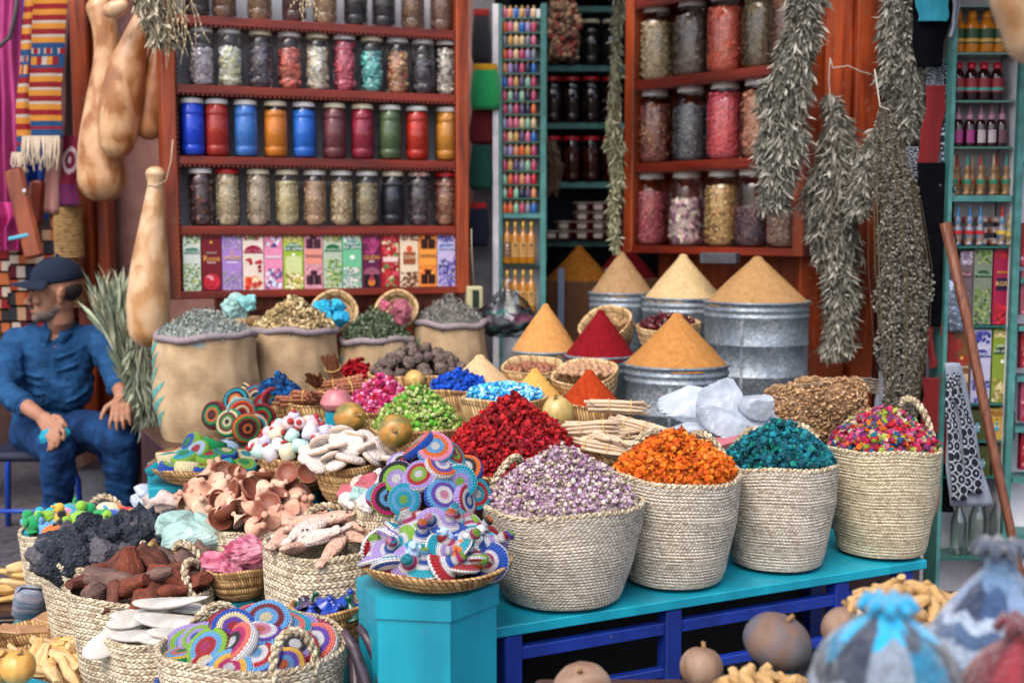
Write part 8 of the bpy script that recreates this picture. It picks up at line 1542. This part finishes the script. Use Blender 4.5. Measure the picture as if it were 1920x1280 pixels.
# shirt
ch = p_(106, 690, 5.42); pv = p_(98, 790, 5.47)
g = G()
g.ell(nk + Vector((.0, .035, -.075)), (.15, .1, .085), n=28, m=18); sq = lambda v: np.sign(v) * np.abs(v) ** .78; g.ell(ch + Vector((0, .0, .045)), (.165, .098, .14), n=32, m=20, fn=sq); g.ell(ch + Vector((0, -.005, -.06)), (.158, .10, .14), n=32, m=20, fn=sq); g.ell(pv + Vector((0, -.015, .0)), (.162, .115, .11), n=32, m=20, fn=sq); g.tube([shA + Vector((0, 0, .0)), nk + Vector((0, .02, -.06)), shB], [.062, .085, .062], 18)
for sh, el, wr in ((shA, elA, wrA), (shB, elB, wrB)):
    cf = el.lerp(wr, .5); limb(g, [sh + Vector((0, 0, .0)), sh.lerp(el, .5) + (sh - ch).normalized() * .012, el, cf], [.066, .059, .053, .047], 20)
# cloth folds as real ridges
rg = random.Random(5)
for k in range(6):
    z = -.15 + .04 * k + rg.uniform(-.012, .012); s0 = rg.choice((-1, 1)); g.tube([ch + Vector((s0 * .15, -.05, z + .05)), ch + Vector((s0 * .11, -.092, z + .02)), ch + Vector((s0 * .05, -.112, z)), ch + Vector((s0 * .0, -.116, z + .004))], [.002, .006, .006, .002], 8)
for sh, el, wr in ((shA, elA, wrA), (shB, elB, wrB)):
    for k in range(7):
        c = sh.lerp(el, .35 + .1 * k) if k < 5 else el.lerp(wr, .1 * (k - 3)); ax = (el - sh).normalized(); u_ = ax.orthogonal().normalized(); w_ = ax.cross(u_); a0 = rg.uniform(0, 6)
        g.tube([c + (u_ * math.cos(a0 + a) + w_ * math.sin(a0 + a)) * (.061 - .0015 * k) + ax * .02 * math.sin(a) for a in np.linspace(0, 2.6, 9)], [.002, .004, .006, .007, .007, .006, .005, .004, .002], 7)
shirt = remeshed(g, 'shirt', SHIRT, .006, 3, wr=((.07, .022), (.028, .010)))
for sh, el, wr in ((shA, elA, wrA), (shB, elB, wrB)):
    c = el.lerp(wr, .5); ax = (wr - el).normalized(); g = G().tube([c - ax * .03, c - ax * .028, c + ax * .012, c + ax * .014], [.046, .0515, .050, .046], 22); g.build('rolled_cuff', SHIRT, shirt)
g = G()
for s_ in (1, -1):                                 # collar leaves
    V = []
    for i in range(9):
        a = i / 8 * 2.5 + .25; x = math.sin(a) * .068 * s_; y = -math.cos(a) * .066; 
        V.append((x * .93, y * .93 + .01, .028 + .012 * i / 8)); V.append((x * 1.28, y * 1.3 + .01 - (.018 if i < 3 else 0), -.018 - (.03 if i < 2 else .0) + .022 * i / 8))
    V = [tuple(nk + Vector(v)) for v in V]; g.add(V, [(2 * i, 2 * i + 1, 2 * i + 3, 2 * i + 2) for i in range(8)])
co = g.build('collar', SHIRT, shirt); md = co.modifiers.new('t', 'SOLIDIFY'); md.thickness = .005
g = G()
pts = [nk + Vector((-.004, -.075, -.03)), ch + Vector((-.006, -.118, .08)), ch + Vector((-.008, -.121, 0)), ch + Vector((-.008, -.122, -.09)), pv + Vector((.0, -.146, .01))]
for a_, b_ in zip(pts, pts[1:]):
    for s_ in (-.013, .013): g.tube([a_ + Vector((s_, .0, 0)), b_ + Vector((s_, 0, 0))], .0018, 5)
g.build('placket', SHIRT, shirt)
g = G()
for t_ in (.15, .95, 1.7, 2.45, 3.2): i = min(int(t_), 3); q = pts[i].lerp(pts[i + 1], t_ - i); g.ell(q + Vector((0, -.004, 0)), (.0055, .003, .0055), n=10, m=6)
g.build('buttons', mat('dark_button', '#1c1c24', .3), shirt)
g = G(); q = ch + Vector((.085, -.103, .045)); g.tube([q + Vector((-.05, -.006, .05)), q + Vector((.05, .012, .045)), q + Vector((.046, .008, -.05)), q + Vector((-.002, -.008, -.066)), q + Vector((-.05, -.012, -.05))], .0025, 5, closed=True); g.build('pocket_seam', SHIRT, shirt)
# jeans
hA, hB = p_(62, 806, 5.47), p_(132, 804, 5.47); kA, kB = p_(110, 846, 4.98), p_(226, 826, 5.0); aA, aB = p_(104, 1005, 5.08), p_(228, 985, 5.12)
g = G(); g.ell(pv + Vector((0, .0, -.06)), (.185, .15, .1), n=28, m=18)
for hp, kn_, an in ((hA, kA, aA), (hB, kB, aB)):
    limb(g, [hp, hp.lerp(kn_, .5) + Vector((0, 0, .012)), kn_], [.098, .09, .072], 22); limb(g, [kn_, kn_.lerp(an, .35) + Vector((0, .008, 0)), kn_.lerp(an, .75), an], [.072, .070, .06, .062], 22)
    for k in range(7):
        c = kn_.lerp(an, .05 + .15 * k); a0 = rg.uniform(2.5, 4); g.tube([c + Vector((math.cos(a0 + a) * .068, math.sin(a0 + a) * .068, .015 * math.sin(2 * a))) for a in np.linspace(0, 2.2, 8)], [.002, .004, .006, .0065, .006, .005, .004, .002], 7)
    for k in range(3):
        c = hp.lerp(kn_, .3 + .2 * k); g.tube([c + Vector((-.07, 0, .055)), c + Vector((0, -.02, .092)), c + Vector((.07, .0, .06))], [.002, .006, .002], 7)
jeans = remeshed(g, 'jeans', JEAN, .007, 3, wr=((.08, .02), (.03, .008)))
for s_, an in ((0, aA), (1, aB)):
    g = G(); z0 = -an.z - MO.z; c = Vector((an.x, an.y - .05, .045)); g.ell(c + Vector((0, -.03, 0)), (.048, .13, .042), n=20, m=12); g.ell(Vector((an.x, an.y + .02, .07)), (.045, .06, .06), n=18, m=12); g.tube([Vector((an.x, an.y, .05)), an + Vector((0, 0, .02))], [.045, .04], 14); remeshed(g, 'shoe', mat('dark_shoe', '#1a1416', .5, (20, .3)), .008, 4)
# the cloth in his hand: held by the person, a thing of its own
def ffn(v): return v * (1 + .1 * np.sin(v[:, 0] * 7) * np.sin(v[:, 2] * 9 + 1))[:, None]
o = G().ell((0, 0, 0), (.066, .018, .038), rot=Euler((0, -.25, 0)), n=32, m=18, fn=ffn).build('folded_cloth', mat('turquoise_cloth', '#0c88a4', .85, (20, .15), bump=(40, .004)), loc=P(100, 818, 4.935) + Vector((0, .012, 0)))
tag(o, 'folded turquoise cloth held in the man’s hand on his knee', 'cloth')
